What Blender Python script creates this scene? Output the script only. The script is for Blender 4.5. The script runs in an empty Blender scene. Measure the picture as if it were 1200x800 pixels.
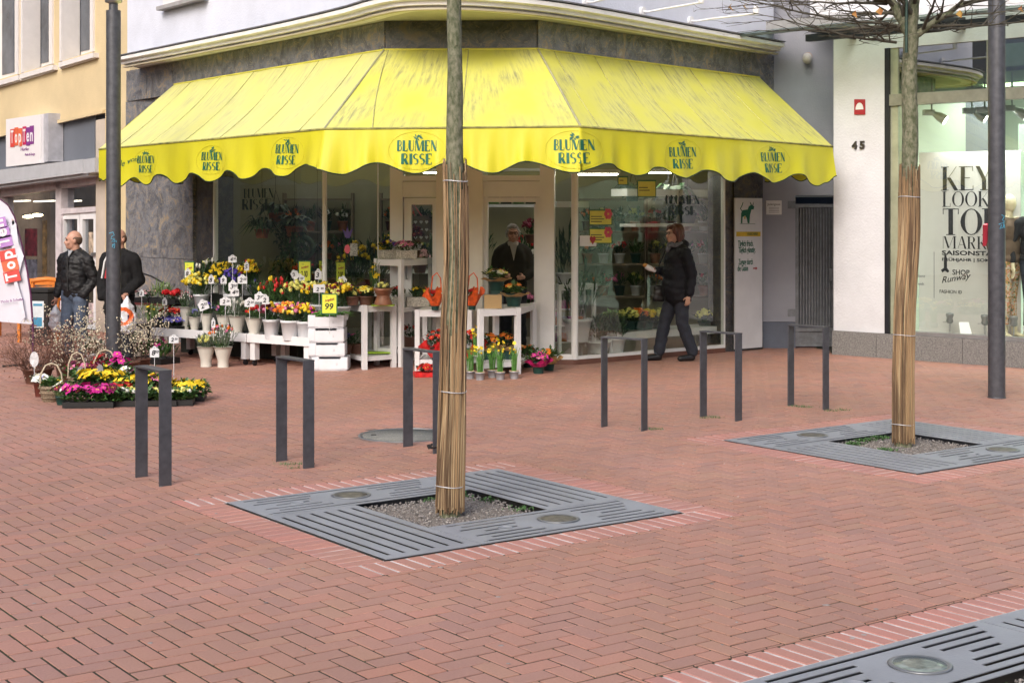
import bpy, math, random
from math import sin, cos, pi, radians, atan2, sqrt, hypot
from mathutils import Vector, Matrix
random.seed(7)
SC = bpy.context.scene
COL = SC.collection
# ---------------------------------------------------------------- camera, sky, sun, exposure
F, HZ, CH = 1737.0, 252.0, 1.76          # focal length in photo pixels, horizon row, eye height
cd = bpy.data.cameras.new("camera")
cam = bpy.data.objects.new("camera", cd); COL.objects.link(cam)
cam.location = (0, 0, CH); cam.rotation_euler = (radians(90), 0, 0)
cd.sensor_width = 36; cd.lens = F/1200*36; cd.shift_y = -(400-HZ)/1200
cd.clip_start = .1; cd.clip_end = 2000
SC.camera = cam
W = bpy.data.worlds.new("World"); SC.world = W; W.use_nodes = True
wt = W.node_tree; bg = wt.nodes['Background']
sky = wt.nodes.new('ShaderNodeTexSky'); sky.sky_type = 'NISHITA'; sky.sun_disc = False
SUN_EL, SUN_AZ = radians(37), radians(200)
sky.sun_elevation = SUN_EL; sky.sun_rotation = SUN_AZ
sky.air_density = 1.0; sky.dust_density = 6.0; sky.ozone_density = .6
wt.links.new(sky.outputs[0], bg.inputs[0]); bg.inputs[1].default_value = .15
sd = bpy.data.lights.new("sun", 'SUN'); sd.energy = 0.9; sd.angle = radians(28); sd.color = (1, .985, .96)
sun = bpy.data.objects.new("sun", sd); COL.objects.link(sun)
_d = Vector((sin(SUN_AZ)*cos(SUN_EL), cos(SUN_AZ)*cos(SUN_EL), sin(SUN_EL)))
sun.rotation_euler = _d.to_track_quat('Z', 'Y').to_euler(); sun.location = (0, -5, 20)
SC.view_settings.view_transform = 'Standard'; SC.view_settings.look = 'None'
SC.view_settings.gamma = 1; SC.view_settings.exposure = 0.42
SC.view_settings.use_white_balance = True; SC.view_settings.white_balance_temperature = 6180
SC.cycles.max_bounces = 7; SC.cycles.transparent_max_bounces = 12
SC.cycles.caustics_reflective = False; SC.cycles.caustics_refractive = False
SC.cycles.sample_clamp_indirect = 4

# ---------------------------------------------------------------- mapping helpers
def G(u, v):                                  # ground point seen at photo pixel (u, v)
    Y = CH*F/(v-HZ); return Vector(((u-600)*Y/F, Y, 0))
def A(u, v, Y):                               # point at distance Y seen at (u, v)
    return Vector(((u-600)*Y/F, Y, CH-(v-HZ)*Y/F))
class Plane:                                  # a vertical wall plane through two ground points, left to right
    def __init__(s, p0, p1):
        s.o = Vector((p0[0], p0[1], 0)); d = Vector((p1[0]-p0[0], p1[1]-p0[1], 0))
        s.len = d.length; s.e = d.normalized(); s.n = Vector((s.e.y, -s.e.x, 0))
    def at(s, u, v, off=0):
        r = Vector(((u-600)/F, 1, (HZ-v)/F)); c = Vector((0, 0, CH)); o = s.o+s.n*off
        t = (o-c).dot(s.n)/r.dot(s.n); return c+r*t
    def pt(s, a, z, off=0): return s.o+s.e*a+Vector((0, 0, z))+s.n*off
    def mat(s, p): return Matrix(((s.e.x, 0, s.n.x, p.x), (s.e.y, 0, s.n.y, p.y), (0, 1, 0, p.z), (0, 0, 0, 1)))

# ---------------------------------------------------------------- mesh builder
class MB:
    def __init__(s): s.v = []; s.f = []; s.uv = None; s.sm = []
    def add(s, vs, fs, smooth=False):
        b = len(s.v); s.v += [tuple(p) for p in vs]
        for f in fs: s.f.append(tuple(i+b for i in f)); s.sm.append(smooth)
    def box(s, c, d, rz=0, tilt=0):
        hx, hy, hz = d[0]/2, d[1]/2, d[2]/2; cz, sz = cos(rz), sin(rz); vs = []
        for x, y, z in ((-hx,-hy,-hz),(hx,-hy,-hz),(hx,hy,-hz),(-hx,hy,-hz),(-hx,-hy,hz),(hx,-hy,hz),(hx,hy,hz),(-hx,hy,hz)):
            if tilt: y, z = y*cos(tilt)-z*sin(tilt), y*sin(tilt)+z*cos(tilt)
            vs.append((c[0]+x*cz-y*sz, c[1]+x*sz+y*cz, c[2]+z))
        s.add(vs, ((0,3,2,1),(4,5,6,7),(0,1,5,4),(1,2,6,5),(2,3,7,6),(3,0,4,7)))
        return s
    def bbox(s, c, d, bev, rz=0):             # box with a chamfered top edge
        hx, hy, hz = d[0]/2, d[1]/2, d[2]/2; cz, sz = cos(rz), sin(rz); vs = []
        for (a, z) in ((0, -hz), (0, hz-bev), (bev, hz)):
            for x, y in ((-hx+a,-hy+a),(hx-a,-hy+a),(hx-a,hy-a),(-hx+a,hy-a)):
                vs.append((c[0]+x*cz-y*sz, c[1]+x*sz+y*cz, c[2]+z))
        fs = [(8,9,10,11)]
        for k in (0, 4):
            for i in range(4): j = (i+1) % 4; fs.append((k+i, k+j, k+4+j, k+4+i))
        s.add(vs, fs); return s
    def prism(s, pts, vec, cap=True):         # polygon swept along vec
        n = len(pts); vec = Vector(vec); P = [Vector(p) for p in pts]; Q = [p+vec for p in P]
        fs = [(i, (i+1) % n, n+(i+1) % n, n+i) for i in range(n)]
        if cap: fs += [tuple(range(n))[::-1], tuple(range(n, 2*n))]
        s.add(P+Q, fs); return s
    def tube(s, pts, r, seg=8, smooth=True, cap=True):
        pts = [Vector(p) for p in pts]; n = len(pts)
        rs = r if isinstance(r, (list, tuple)) else [r]*n
        vs = []; up = None
        for i, p in enumerate(pts):
            d = (pts[min(i+1, n-1)]-pts[max(i-1, 0)])
            if d.length < 1e-9: d = Vector((0, 0, 1))
            d.normalize()
            if up is None: up = d.orthogonal().normalized()
            a = (up-d*up.dot(d))
            if a.length < 1e-6: a = d.orthogonal()
            a.normalize(); b = d.cross(a); up = a
            for k in range(seg):
                t = 2*pi*k/seg; vs.append(p+(a*cos(t)+b*sin(t))*rs[i])
        fs = [(i*seg+k, i*seg+(k+1) % seg, (i+1)*seg+(k+1) % seg, (i+1)*seg+k) for i in range(n-1) for k in range(seg)]
        s.add(vs, fs, smooth)
        if cap: s.add(vs[:seg], [tuple(range(seg))[::-1]]); s.add(vs[-seg:], [tuple(range(seg))])
        return s
    def lathe(s, prof, c=(0, 0, 0), seg=16, smooth=True, sx=1, sy=1):
        vs = []; n = len(prof)
        for r, z in prof:
            for k in range(seg): t = 2*pi*k/seg; vs.append((c[0]+r*cos(t)*sx, c[1]+r*sin(t)*sy, c[2]+z))
        fs = [(i*seg+k, i*seg+(k+1) % seg, (i+1)*seg+(k+1) % seg, (i+1)*seg+k) for i in range(n-1) for k in range(seg)]
        s.add(vs, fs, smooth)
        if prof[0][0] > 1e-6: s.add(vs[:seg], [tuple(range(seg))[::-1]])
        if prof[-1][0] > 1e-6: s.add(vs[-seg:], [tuple(range(seg))])
        return s
    def ball(s, c, r, seg=10, rings=6, M=None):
        r = (r, r, r) if not isinstance(r, (list, tuple)) else r; vs = []
        for i in range(rings+1):
            p = pi*i/rings
            for k in range(seg):
                t = 2*pi*k/seg; q = Vector((r[0]*sin(p)*cos(t), r[1]*sin(p)*sin(t), -r[2]*cos(p)))
                if M: q = M @ q
                vs.append((c[0]+q[0], c[1]+q[1], c[2]+q[2]))
        fs = [(i*seg+k, i*seg+(k+1) % seg, (i+1)*seg+(k+1) % seg, (i+1)*seg+k) for i in range(rings) for k in range(seg)]
        s.add(vs, fs, True); return s
    def frame(s, P, th, d, off=0):             # picture-frame of four bars round a quad given on a plane: P=(plane,u0,v0,u1,v1..) unused
        return s
    def mesh(s, name):
        me = bpy.data.meshes.new(name); me.from_pydata([tuple(v) for v in s.v], [], s.f)
        me.polygons.foreach_set('use_smooth', s.sm)
        if s.uv:
            l = me.uv_layers.new(name='UVMap')
            for lp in me.loops: l.data[lp.index].uv = s.uv[lp.vertex_index]
        me.validate(clean_customdata=False); me.update(); return me
    def build(s, name, m, parent=None, loc=None, rz=0, kind=None):
        me = s.mesh(name)
        for k in (m if isinstance(m, (list, tuple)) else [m]): me.materials.append(k)
        return link(name, me, parent, loc, rz, kind)
def link(name, me, parent=None, loc=None, rz=0, kind=None):
    o = bpy.data.objects.new(name, me); COL.objects.link(o)
    if parent is not None: o.parent = parent
    if loc is not None: o.location = loc
    if rz: o.rotation_euler = (0, 0, rz)
    if kind: o['kind'] = kind
    return o
def tag(o, label=None, cat=None, group=None, kind=None):
    if label: o['label'] = label
    if cat: o['category'] = cat
    if group: o['group'] = group
    if kind: o['kind'] = kind
    return o
def thing(name, label, cat, loc=(0, 0, 0), rz=0, group=None):
    o = bpy.data.objects.new(name, None); COL.objects.link(o); o.empty_display_size = .1
    o.location = loc; o.rotation_euler = (0, 0, rz); return tag(o, label, cat, group)
def copy_tree(o, parent=None):
    c = o.copy(); COL.objects.link(c); c.parent = parent
    if parent is not None: c.matrix_parent_inverse = o.matrix_parent_inverse
    for ch in [x for x in list(COL.objects) if x.parent == o]: copy_tree(ch, c)
    return c
def plate(mb, x0, y0, x1, y1, holes, z0, z1, fn=lambda x, y, z: (x, y, z)):
    """flat plate with rectangular holes, real thickness; fn maps local to world"""
    xs = sorted(set([x0, x1]+[min(max(h[i], x0), x1) for h in holes for i in (0, 2)]))
    ys = sorted(set([y0, y1]+[min(max(h[i], y0), y1) for h in holes for i in (1, 3)]))
    nx, ny = len(xs)-1, len(ys)-1
    solid = [[not any(h[0] < (xs[i]+xs[i+1])/2 < h[2] and h[1] < (ys[j]+ys[j+1])/2 < h[3] for h in holes) for j in range(ny)] for i in range(nx)]
    idx = {}
    vs = []; fs = []
    def V(i, j, k):
        if (i, j, k) not in idx: idx[(i, j, k)] = len(vs); vs.append(fn(xs[i], ys[j], z1 if k else z0))
        return idx[(i, j, k)]
    for i in range(nx):
        for j in range(ny):
            if not solid[i][j]: continue
            fs.append((V(i,j,1), V(i+1,j,1), V(i+1,j+1,1), V(i,j+1,1)))
            fs.append((V(i,j,0), V(i,j+1,0), V(i+1,j+1,0), V(i+1,j,0)))
            if i == 0 or not solid[i-1][j]: fs.append((V(i,j,0), V(i,j,1), V(i,j+1,1), V(i,j+1,0)))
            if i == nx-1 or not solid[i+1][j]: fs.append((V(i+1,j,0), V(i+1,j+1,0), V(i+1,j+1,1), V(i+1,j,1)))
            if j == 0 or not solid[i][j-1]: fs.append((V(i,j,0), V(i+1,j,0), V(i+1,j,1), V(i,j,1)))
            if j == ny-1 or not solid[i][j+1]: fs.append((V(i,j+1,0), V(i,j+1,1), V(i+1,j+1,1), V(i+1,j+1,0)))
    mb.add(vs, fs); return mb
def pq(mb, P, poly, d0, d1):                   # polygon on a wall plane (photo pixels), from depth d0 to d1 outwards
    pts = [P.at(u, v, d1) for u, v in poly]; mb.prism(pts[::-1], P.n*(d0-d1)); return mb
def rect(u0, v0, u1, v1): return [(u0, v1), (u1, v1), (u1, v0), (u0, v0)]

# ---------------------------------------------------------------- materials
_M = {}
def mat(name, c, rough=.6, metal=0, var=.12, sc=6, bump=0, bsc=60, c2=None, emit=0, spec=.5, sx=(1, 1, 1), det=4, coord='Object', coat=0, rng=(.3, .7)):
    if name in _M: return _M[name]
    m = bpy.data.materials.new(name); m.use_nodes = True; nt = m.node_tree; b = nt.nodes['Principled BSDF']
    N, L = nt.nodes.new, nt.links.new
    b.inputs['Roughness'].default_value = rough; b.inputs['Metallic'].default_value = metal
    b.inputs['Specular IOR Level'].default_value = spec; b.inputs['Coat Weight'].default_value = coat
    tc = N('ShaderNodeTexCoord'); mp = N('ShaderNodeMapping'); mp.inputs['Scale'].default_value = sx
    L(tc.outputs[coord], mp.inputs[0])
    nz = N('ShaderNodeTexNoise'); nz.inputs['Scale'].default_value = sc; nz.inputs['Detail'].default_value = det; nz.inputs['Roughness'].default_value = .6
    L(mp.outputs[0], nz.inputs['Vector'])
    rp = N('ShaderNodeValToRGB'); e = rp.color_ramp.elements; e[0].position = rng[0]; e[1].position = rng[1]
    a = c2 if c2 else tuple(x*(1-var*1.6) for x in c); d = c if c2 else tuple(min(1, x*(1+var)) for x in c)
    e[0].color = (*a, 1); e[1].color = (*d, 1)
    L(nz.outputs['Fac'], rp.inputs[0]); L(rp.outputs[0], b.inputs['Base Color'])
    if bump:
        n2 = N('ShaderNodeTexNoise'); n2.inputs['Scale'].default_value = bsc; n2.inputs['Detail'].default_value = 5
        L(mp.outputs[0], n2.inputs['Vector'])
        bp = N('ShaderNodeBump'); bp.inputs['Strength'].default_value = bump; bp.inputs['Distance'].default_value = .01
        L(n2.outputs['Fac'], bp.inputs['Height']); L(bp.outputs[0], b.inputs['Normal'])
        r2 = N('ShaderNodeMapRange'); r2.inputs['To Min'].default_value = max(0, rough-.12); r2.inputs['To Max'].default_value = min(1, rough+.12)
        L(nz.outputs['Fac'], r2.inputs[0]); L(r2.outputs[0], b.inputs['Roughness'])
    if emit:
        b.inputs['Emission Color'].default_value = (*c, 1); b.inputs['Emission Strength'].default_value = emit
    _M[name] = m; return m
def glassmat(name, tint=(.93, .96, .94), refl=1.0, gmin=.04, rough=.0):
    if name in _M: return _M[name]
    m = bpy.data.materials.new(name); m.use_nodes = True; nt = m.node_tree; N, L = nt.nodes.new, nt.links.new
    nt.nodes.remove(nt.nodes['Principled BSDF']); o = nt.nodes['Material Output']
    t = N('ShaderNodeBsdfTransparent'); t.inputs[0].default_value = (*tint, 1)
    g = N('ShaderNodeBsdfGlossy'); g.inputs['Roughness'].default_value = rough; g.inputs[0].default_value = (.95, .97, 1, 1)
    lw = N('ShaderNodeLayerWeight'); lw.inputs[0].default_value = .5; pw = N('ShaderNodeMath'); pw.operation = 'POWER'; pw.inputs[1].default_value = 4.2; L(lw.outputs['Facing'], pw.inputs[0])
    mr = N('ShaderNodeMapRange'); mr.inputs['To Min'].default_value = .10+gmin; mr.inputs['To Max'].default_value = refl; L(pw.outputs[0], mr.inputs[0])
    ge = N('ShaderNodeNewGeometry'); iv = N('ShaderNodeMath'); iv.operation = 'SUBTRACT'; iv.inputs[0].default_value = 1; L(ge.outputs['Backfacing'], iv.inputs[1])
    mm = N('ShaderNodeMath'); mm.operation = 'MULTIPLY'; L(mr.outputs[0], mm.inputs[0]); L(iv.outputs[0], mm.inputs[1])
    mx = N('ShaderNodeMixShader'); L(mm.outputs[0], mx.inputs[0]); L(t.outputs[0], mx.inputs[1]); L(g.outputs[0], mx.inputs[2])
    L(mx.outputs[0], o.inputs[0]); _M[name] = m; return m
def brickmat(name, ca, cb, cc):
    m = bpy.data.materials.new(name); m.use_nodes = True; nt = m.node_tree; b = nt.nodes['Principled BSDF']; N, L = nt.nodes.new, nt.links.new
    at = N('ShaderNodeAttribute'); at.attribute_name = 'tint'
    oi = N('ShaderNodeObjectInfo')
    lt = N('ShaderNodeMath'); lt.operation = 'LESS_THAN'; lt.inputs[1].default_value = -.01; L(at.outputs['Fac'], lt.inputs[0])
    mx = N('ShaderNodeMix'); L(lt.outputs[0], mx.inputs[0]); L(at.outputs['Fac'], mx.inputs[2]); L(oi.outputs['Random'], mx.inputs[3])
    rp = N('ShaderNodeValToRGB'); e = rp.color_ramp.elements; e[0].color = (*ca, 1); e[1].color = (*cc, 1)
    k = e.new(.45); k.color = (*cb, 1); k = e.new(.75); k.color = (cb[0]*1.12, cb[1]*1.02, cb[2]*.98, 1)
    L(mx.outputs[0], rp.inputs[0])
    ge = N('ShaderNodeNewGeometry')
    n1 = N('ShaderNodeTexNoise'); n1.inputs['Scale'].default_value = .55; n1.inputs['Detail'].default_value = 6; L(ge.outputs['Position'], n1.inputs['Vector'])
    r1 = N('ShaderNodeValToRGB'); r1.color_ramp.elements[0].position = .35; r1.color_ramp.elements[1].position = .68
    r1.color_ramp.elements[0].color = (.86, .84, .80, 1); r1.color_ramp.elements[1].color = (1.06, 1.04, 1.05, 1); L(n1.outputs['Fac'], r1.inputs[0])
    m1 = N('ShaderNodeMix'); m1.data_type = 'RGBA'; m1.blend_type = 'MULTIPLY'; m1.inputs[0].default_value = 1
    L(rp.outputs[0], m1.inputs[6]); L(r1.outputs[0], m1.inputs[7])
    n2 = N('ShaderNodeTexNoise'); n2.inputs['Scale'].default_value = 90; n2.inputs['Detail'].default_value = 4; L(ge.outputs['Position'], n2.inputs['Vector'])
    r2 = N('ShaderNodeMapRange'); r2.inputs['To Min'].default_value = .8; r2.inputs['To Max'].default_value = 1.18; L(n2.outputs['Fac'], r2.inputs[0])
    m2 = N('ShaderNodeMix'); m2.data_type = 'RGBA'; m2.blend_type = 'MULTIPLY'; m2.inputs[0].default_value = 1
    L(m1.outputs[2], m2.inputs[6]); L(r2.outputs[0], m2.inputs[7])
    # algae film, patchy
    n3 = N('ShaderNodeTexNoise'); n3.inputs['Scale'].default_value = .9; n3.inputs['Detail'].default_value = 7; n3.inputs['Roughness'].default_value = .7
    L(ge.outputs['Position'], n3.inputs['Vector'])
    r3 = N('ShaderNodeMapRange'); r3.inputs['From Min'].default_value = .42; r3.inputs['From Max'].default_value = .66; r3.inputs['To Max'].default_value = .5; L(n3.outputs['Fac'], r3.inputs[0])
    m3 = N('ShaderNodeMix'); m3.data_type = 'RGBA'; L(r3.outputs[0], m3.inputs[0]); L(m2.outputs[2], m3.inputs[6]); m3.inputs[7].default_value = (.345, .195, .135, 1)
    L(m3.outputs[2], b.inputs['Base Color'])
    bp = N('ShaderNodeBump'); bp.inputs['Strength'].default_value = .35; bp.inputs['Distance'].default_value = .004; L(n2.outputs['Fac'], bp.inputs['Height']); L(bp.outputs[0], b.inputs['Normal'])
    b.inputs['Roughness'].default_value = .62; return m
def marblemat(name, dark=1.0):
    m = bpy.data.materials.new(name); m.use_nodes = True; nt = m.node_tree; b = nt.nodes['Principled BSDF']; N, L = nt.nodes.new, nt.links.new
    ge = N('ShaderNodeNewGeometry'); oi = N('ShaderNodeObjectInfo')
    ad = N('ShaderNodeVectorMath'); ad.operation = 'ADD'; sc = N('ShaderNodeVectorMath'); sc.operation = 'SCALE'; sc.inputs['Scale'].default_value = 37
    cb = N('ShaderNodeCombineXYZ'); L(oi.outputs['Random'], cb.inputs[0]); L(oi.outputs['Random'], cb.inputs[2]); L(cb.outputs[0], sc.inputs[0])
    L(ge.outputs['Position'], ad.inputs[0]); L(sc.outputs[0], ad.inputs[1])
    n1 = N('ShaderNodeTexNoise'); n1.inputs['Scale'].default_value = 4.2; n1.inputs['Detail'].default_value = 8; n1.inputs['Roughness'].default_value = .65; n1.inputs['Distortion'].default_value = 1.4
    L(ad.outputs[0], n1.inputs['Vector'])
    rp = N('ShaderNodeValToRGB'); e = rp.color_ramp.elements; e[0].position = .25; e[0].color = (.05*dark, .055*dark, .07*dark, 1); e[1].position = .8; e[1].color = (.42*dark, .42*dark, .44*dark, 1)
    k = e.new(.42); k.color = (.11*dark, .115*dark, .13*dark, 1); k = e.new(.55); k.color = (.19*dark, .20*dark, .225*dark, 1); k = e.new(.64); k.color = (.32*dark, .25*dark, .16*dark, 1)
    L(n1.outputs['Fac'], rp.inputs[0])
    wv = N('ShaderNodeTexNoise'); wv.inputs['Scale'].default_value = 3.5; wv.inputs['Detail'].default_value = 3; wv.inputs['Distortion'].default_value = 5; L(ad.outputs[0], wv.inputs['Vector'])
    r2 = N('ShaderNodeValToRGB'); q = r2.color_ramp.elements; q[0].position = .485; q[0].color = (0, 0, 0, 1); q[1].position = .53; q[1].color = (0, 0, 0, 1); k = q.new(.505); k.color = (.75, .75, .75, 1)
    L(wv.outputs['Fac'], r2.inputs[0])
    mx = N('ShaderNodeMix'); mx.data_type = 'RGBA'; L(r2.outputs[0], mx.inputs[0]); L(rp.outputs[0], mx.inputs[6]); mx.inputs[7].default_value = (.44*dark, .35*dark, .22*dark, 1)
    L(mx.outputs[2], b.inputs['Base Color']); b.inputs['Roughness'].default_value = .38; return m
def awnmat(name, base, dirt, transl=.3, streak=1.0):
    m = bpy.data.materials.new(name); m.use_nodes = True; nt = m.node_tree; N, L = nt.nodes.new, nt.links.new
    b = nt.nodes['Principled BSDF']; o = nt.nodes['Material Output']
    tc = N('ShaderNodeTexCoord'); mp = N('ShaderNodeMapping'); mp.inputs['Scale'].default_value = (9, 1.1, 1); L(tc.outputs['UV'], mp.inputs[0])
    n1 = N('ShaderNodeTexNoise'); n1.inputs['Scale'].default_value = 2.2; n1.inputs['Detail'].default_value = 9; n1.inputs['Roughness'].default_value = .72; L(mp.outputs[0], n1.inputs['Vector'])
    mp2 = N('ShaderNodeMapping'); mp2.inputs['Scale'].default_value = (1.1, .8, 1); L(tc.outputs['UV'], mp2.inputs[0])
    n2 = N('ShaderNodeTexNoise'); n2.inputs['Scale'].default_value = 1.6; n2.inputs['Detail'].default_value = 3; L(mp2.outputs[0], n2.inputs['Vector'])
    r1 = N('ShaderNodeMapRange'); r1.inputs['From Min'].default_value = .47; r1.inputs['From Max'].default_value = .66; L(n1.outputs['Fac'], r1.inputs[0])
    r2 = N('ShaderNodeMapRange'); r2.inputs['From Min'].default_value = .42; r2.inputs['From Max'].default_value = .62; L(n2.outputs['Fac'], r2.inputs[0])
    mu = N('ShaderNodeMath'); mu.operation = 'MULTIPLY'; L(r1.outputs[0], mu.inputs[0]); L(r2.outputs[0], mu.inputs[1])
    mu2 = N('ShaderNodeMath'); mu2.operation = 'MULTIPLY'; mu2.inputs[1].default_value = streak*.85; L(mu.outputs[0], mu2.inputs[0])
    # bleached film, broad
    r3 = N('ShaderNodeMapRange'); r3.inputs['From Min'].default_value = .35; r3.inputs['From Max'].default_value = .6; r3.inputs['To Max'].default_value = .35*streak; L(n2.outputs['Fac'], r3.inputs[0])
    ma = N('ShaderNodeMix'); ma.data_type = 'RGBA'; L(r3.outputs[0], ma.inputs[0]); ma.inputs[6].default_value = (*base, 1); ma.inputs[7].default_value = (base[0]*1.0, base[1]*1.0, min(1, base[2]+.22), 1)
    mb_ = N('ShaderNodeMix'); mb_.data_type = 'RGBA'; L(mu2.outputs[0], mb_.inputs[0]); L(ma.outputs[2], mb_.inputs[6]); mb_.inputs[7].default_value = (*dirt, 1)
    L(mb_.outputs[2], b.inputs['Base Color']); b.inputs['Roughness'].default_value = .5
    tr = N('ShaderNodeBsdfTranslucent'); L(mb_.outputs[2], tr.inputs[0]); mx = N('ShaderNodeMixShader'); mx.inputs[0].default_value = transl
    L(b.outputs[0], mx.inputs[1]); L(tr.outputs[0], mx.inputs[2]); L(mx.outputs[0], o.inputs[0])
    return m
white = mat('white_paint', (.74, .74, .76), .45, var=.05, sc=3)
offwhite = mat('cream_paint', (.78, .79, .79), .45, var=.05, sc=2)
dark = mat('near_black_grey', (.02, .02, .02), .8)  # plain near-black colour of legs, cords, spikes and lid slots
steel = mat('anthracite_steel', (.085, .088, .102), .42, .3, var=.18, sc=14, bump=.05, bsc=90)
alu = mat('brushed_metal', (.45, .46, .48), .35, .8)
green1 = mat('leaf_green', (.055, .13, .03), .5, var=.35, sc=25)
green2 = mat('leaf_pale_green', (.16, .26, .08), .5, var=.3, sc=25)
green3 = mat('leaf_dark_green', (.032, .078, .03), .5, var=.35, sc=25)
greyleaf = mat('leaf_grey_green', (.17, .22, .16), .5, var=.3, sc=25)
glass = glassmat('window_glass', (.95, .97, .94), .75, .0)
cleang = glassmat('clear_display_glass', (.95, .97, .95), .75, .0)

# ---------------------------------------------------------------- lettering
def text(s, size, m, parent, M, name='lettering', wid=None, bold=0, ext=.001, shear=0, rot=0, center=True):
    cu = bpy.data.curves.new('t', 'FONT'); cu.body = s; cu.size = size; cu.extrude = ext; cu.offset = bold; cu.shear = shear; cu.resolution_u = 3
    cu.align_x = 'CENTER' if center else 'LEFT'; cu.align_y = 'CENTER'
    o = bpy.data.objects.new('t', cu); COL.objects.link(o)
    bpy.context.view_layer.update(); me = bpy.data.meshes.new_from_object(o.evaluated_get(bpy.context.evaluated_depsgraph_get()))
    bpy.data.objects.remove(o)
    if wid:
        xs = [v.co.x for v in me.vertices]; k = wid/(max(xs)-min(xs))
        for v in me.vertices: v.co.x *= k
    me.transform(Matrix.Rotation(rot, 4, 'Z')); me.materials.clear(); me.materials.append(m); me.name = name
    q = link(name, me, parent)
    q.matrix_basis = M if parent is None else (parent_world(parent).inverted() @ M)
    return q
def parent_world(p):
    M = Matrix.LocRotScale(p.location, p.rotation_euler, None)
    return parent_world(p.parent) @ M if p.parent else M
# glyph strokes: ('l',x0,y0,x1,y1,w) line; ('a',cx,cy,rx,ry,a0,a1,mode) arc; w: T thick, t thin
GL = {
 'K': (.85, [('l',.14,0,.14,1,'T'),('l',.2,.38,.72,1,'t'),('l',.34,.54,.72,0,'T')]),
 'E': (.74, [('l',.14,0,.14,1,'T'),('l',.14,.02,.66,.02,'t'),('l',.14,.52,.5,.52,'t'),('l',.14,.98,.64,.98,'t'),('l',.65,0,.65,.2,'t'),('l',.63,.8,.63,1,'t')]),
 'Y': (.8, [('l',.08,1,.4,.45,'T'),('l',.74,1,.42,.45,'t'),('l',.4,0,.4,.47,'T')]),
 'L': (.66, [('l',.14,0,.14,1,'T'),('l',.14,.02,.6,.02,'t'),('l',.59,0,.59,.25,'t')]),
 'O': (.92, [('a',.46,.5,.37,.48,0,360,'v')]),
 'S': (.62, [('a',.31,.74,.2,.23,40,270,'v'),('a',.31,.27,.21,.25,-130,90,'v')]),
 'T': (.76, [('l',.38,0,.38,1,'T'),('l',.04,.98,.72,.98,'t'),('l',.05,.78,.05,1,'t'),('l',.71,.78,.71,1,'t')]),
 'P': (.7, [('l',.14,0,.14,1,'T'),('l',.14,.98,.36,.98,'t'),('l',.14,.46,.36,.46,'t'),('a',.36,.72,.22,.26,-90,90,'v')]),
 'R': (.78, [('l',.14,0,.14,1,'T'),('l',.14,.98,.36,.98,'t'),('l',.14,.5,.36,.5,'t'),('a',.36,.74,.22,.24,-90,90,'v'),('l',.36,.5,.62,0,'T')]),
 'M': (1.26, [('l',.1,0,.1,1,'t'),('l',.24,1,.56,.05,'T'),('l',.60,.05,.98,1,'t'),('l',1.08,0,1.08,1,'T')]),
 'A': (.8, [('l',.06,0,.38,1,'t'),('l',.4,1,.7,0,'T'),('l',.2,.34,.58,.34,'t')]),
 'N': (.84, [('l',.1,0,.1,1,'t'),('l',.12,1,.7,0,'T'),('l',.72,0,.72,1,'t')]),
 'I': (.3, [('l',.15,0,.15,1,'T')]),
 'B': (.7, [('l',.16,0,.16,1,'T'),('l',.16,.98,.36,.98,'t'),('l',.16,.52,.4,.52,'t'),('l',.16,.02,.36,.02,'t'),('a',.36,.75,.2,.23,-90,90,'v'),('a',.36,.27,.24,.25,-90,90,'v')]),
 'U': (.78, [('l',.16,.3,.16,1,'T'),('l',.68,.3,.68,1,'t'),('a',.42,.32,.26,.3,180,360,'v')]),
 ' ': (.4, []),
}
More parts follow.
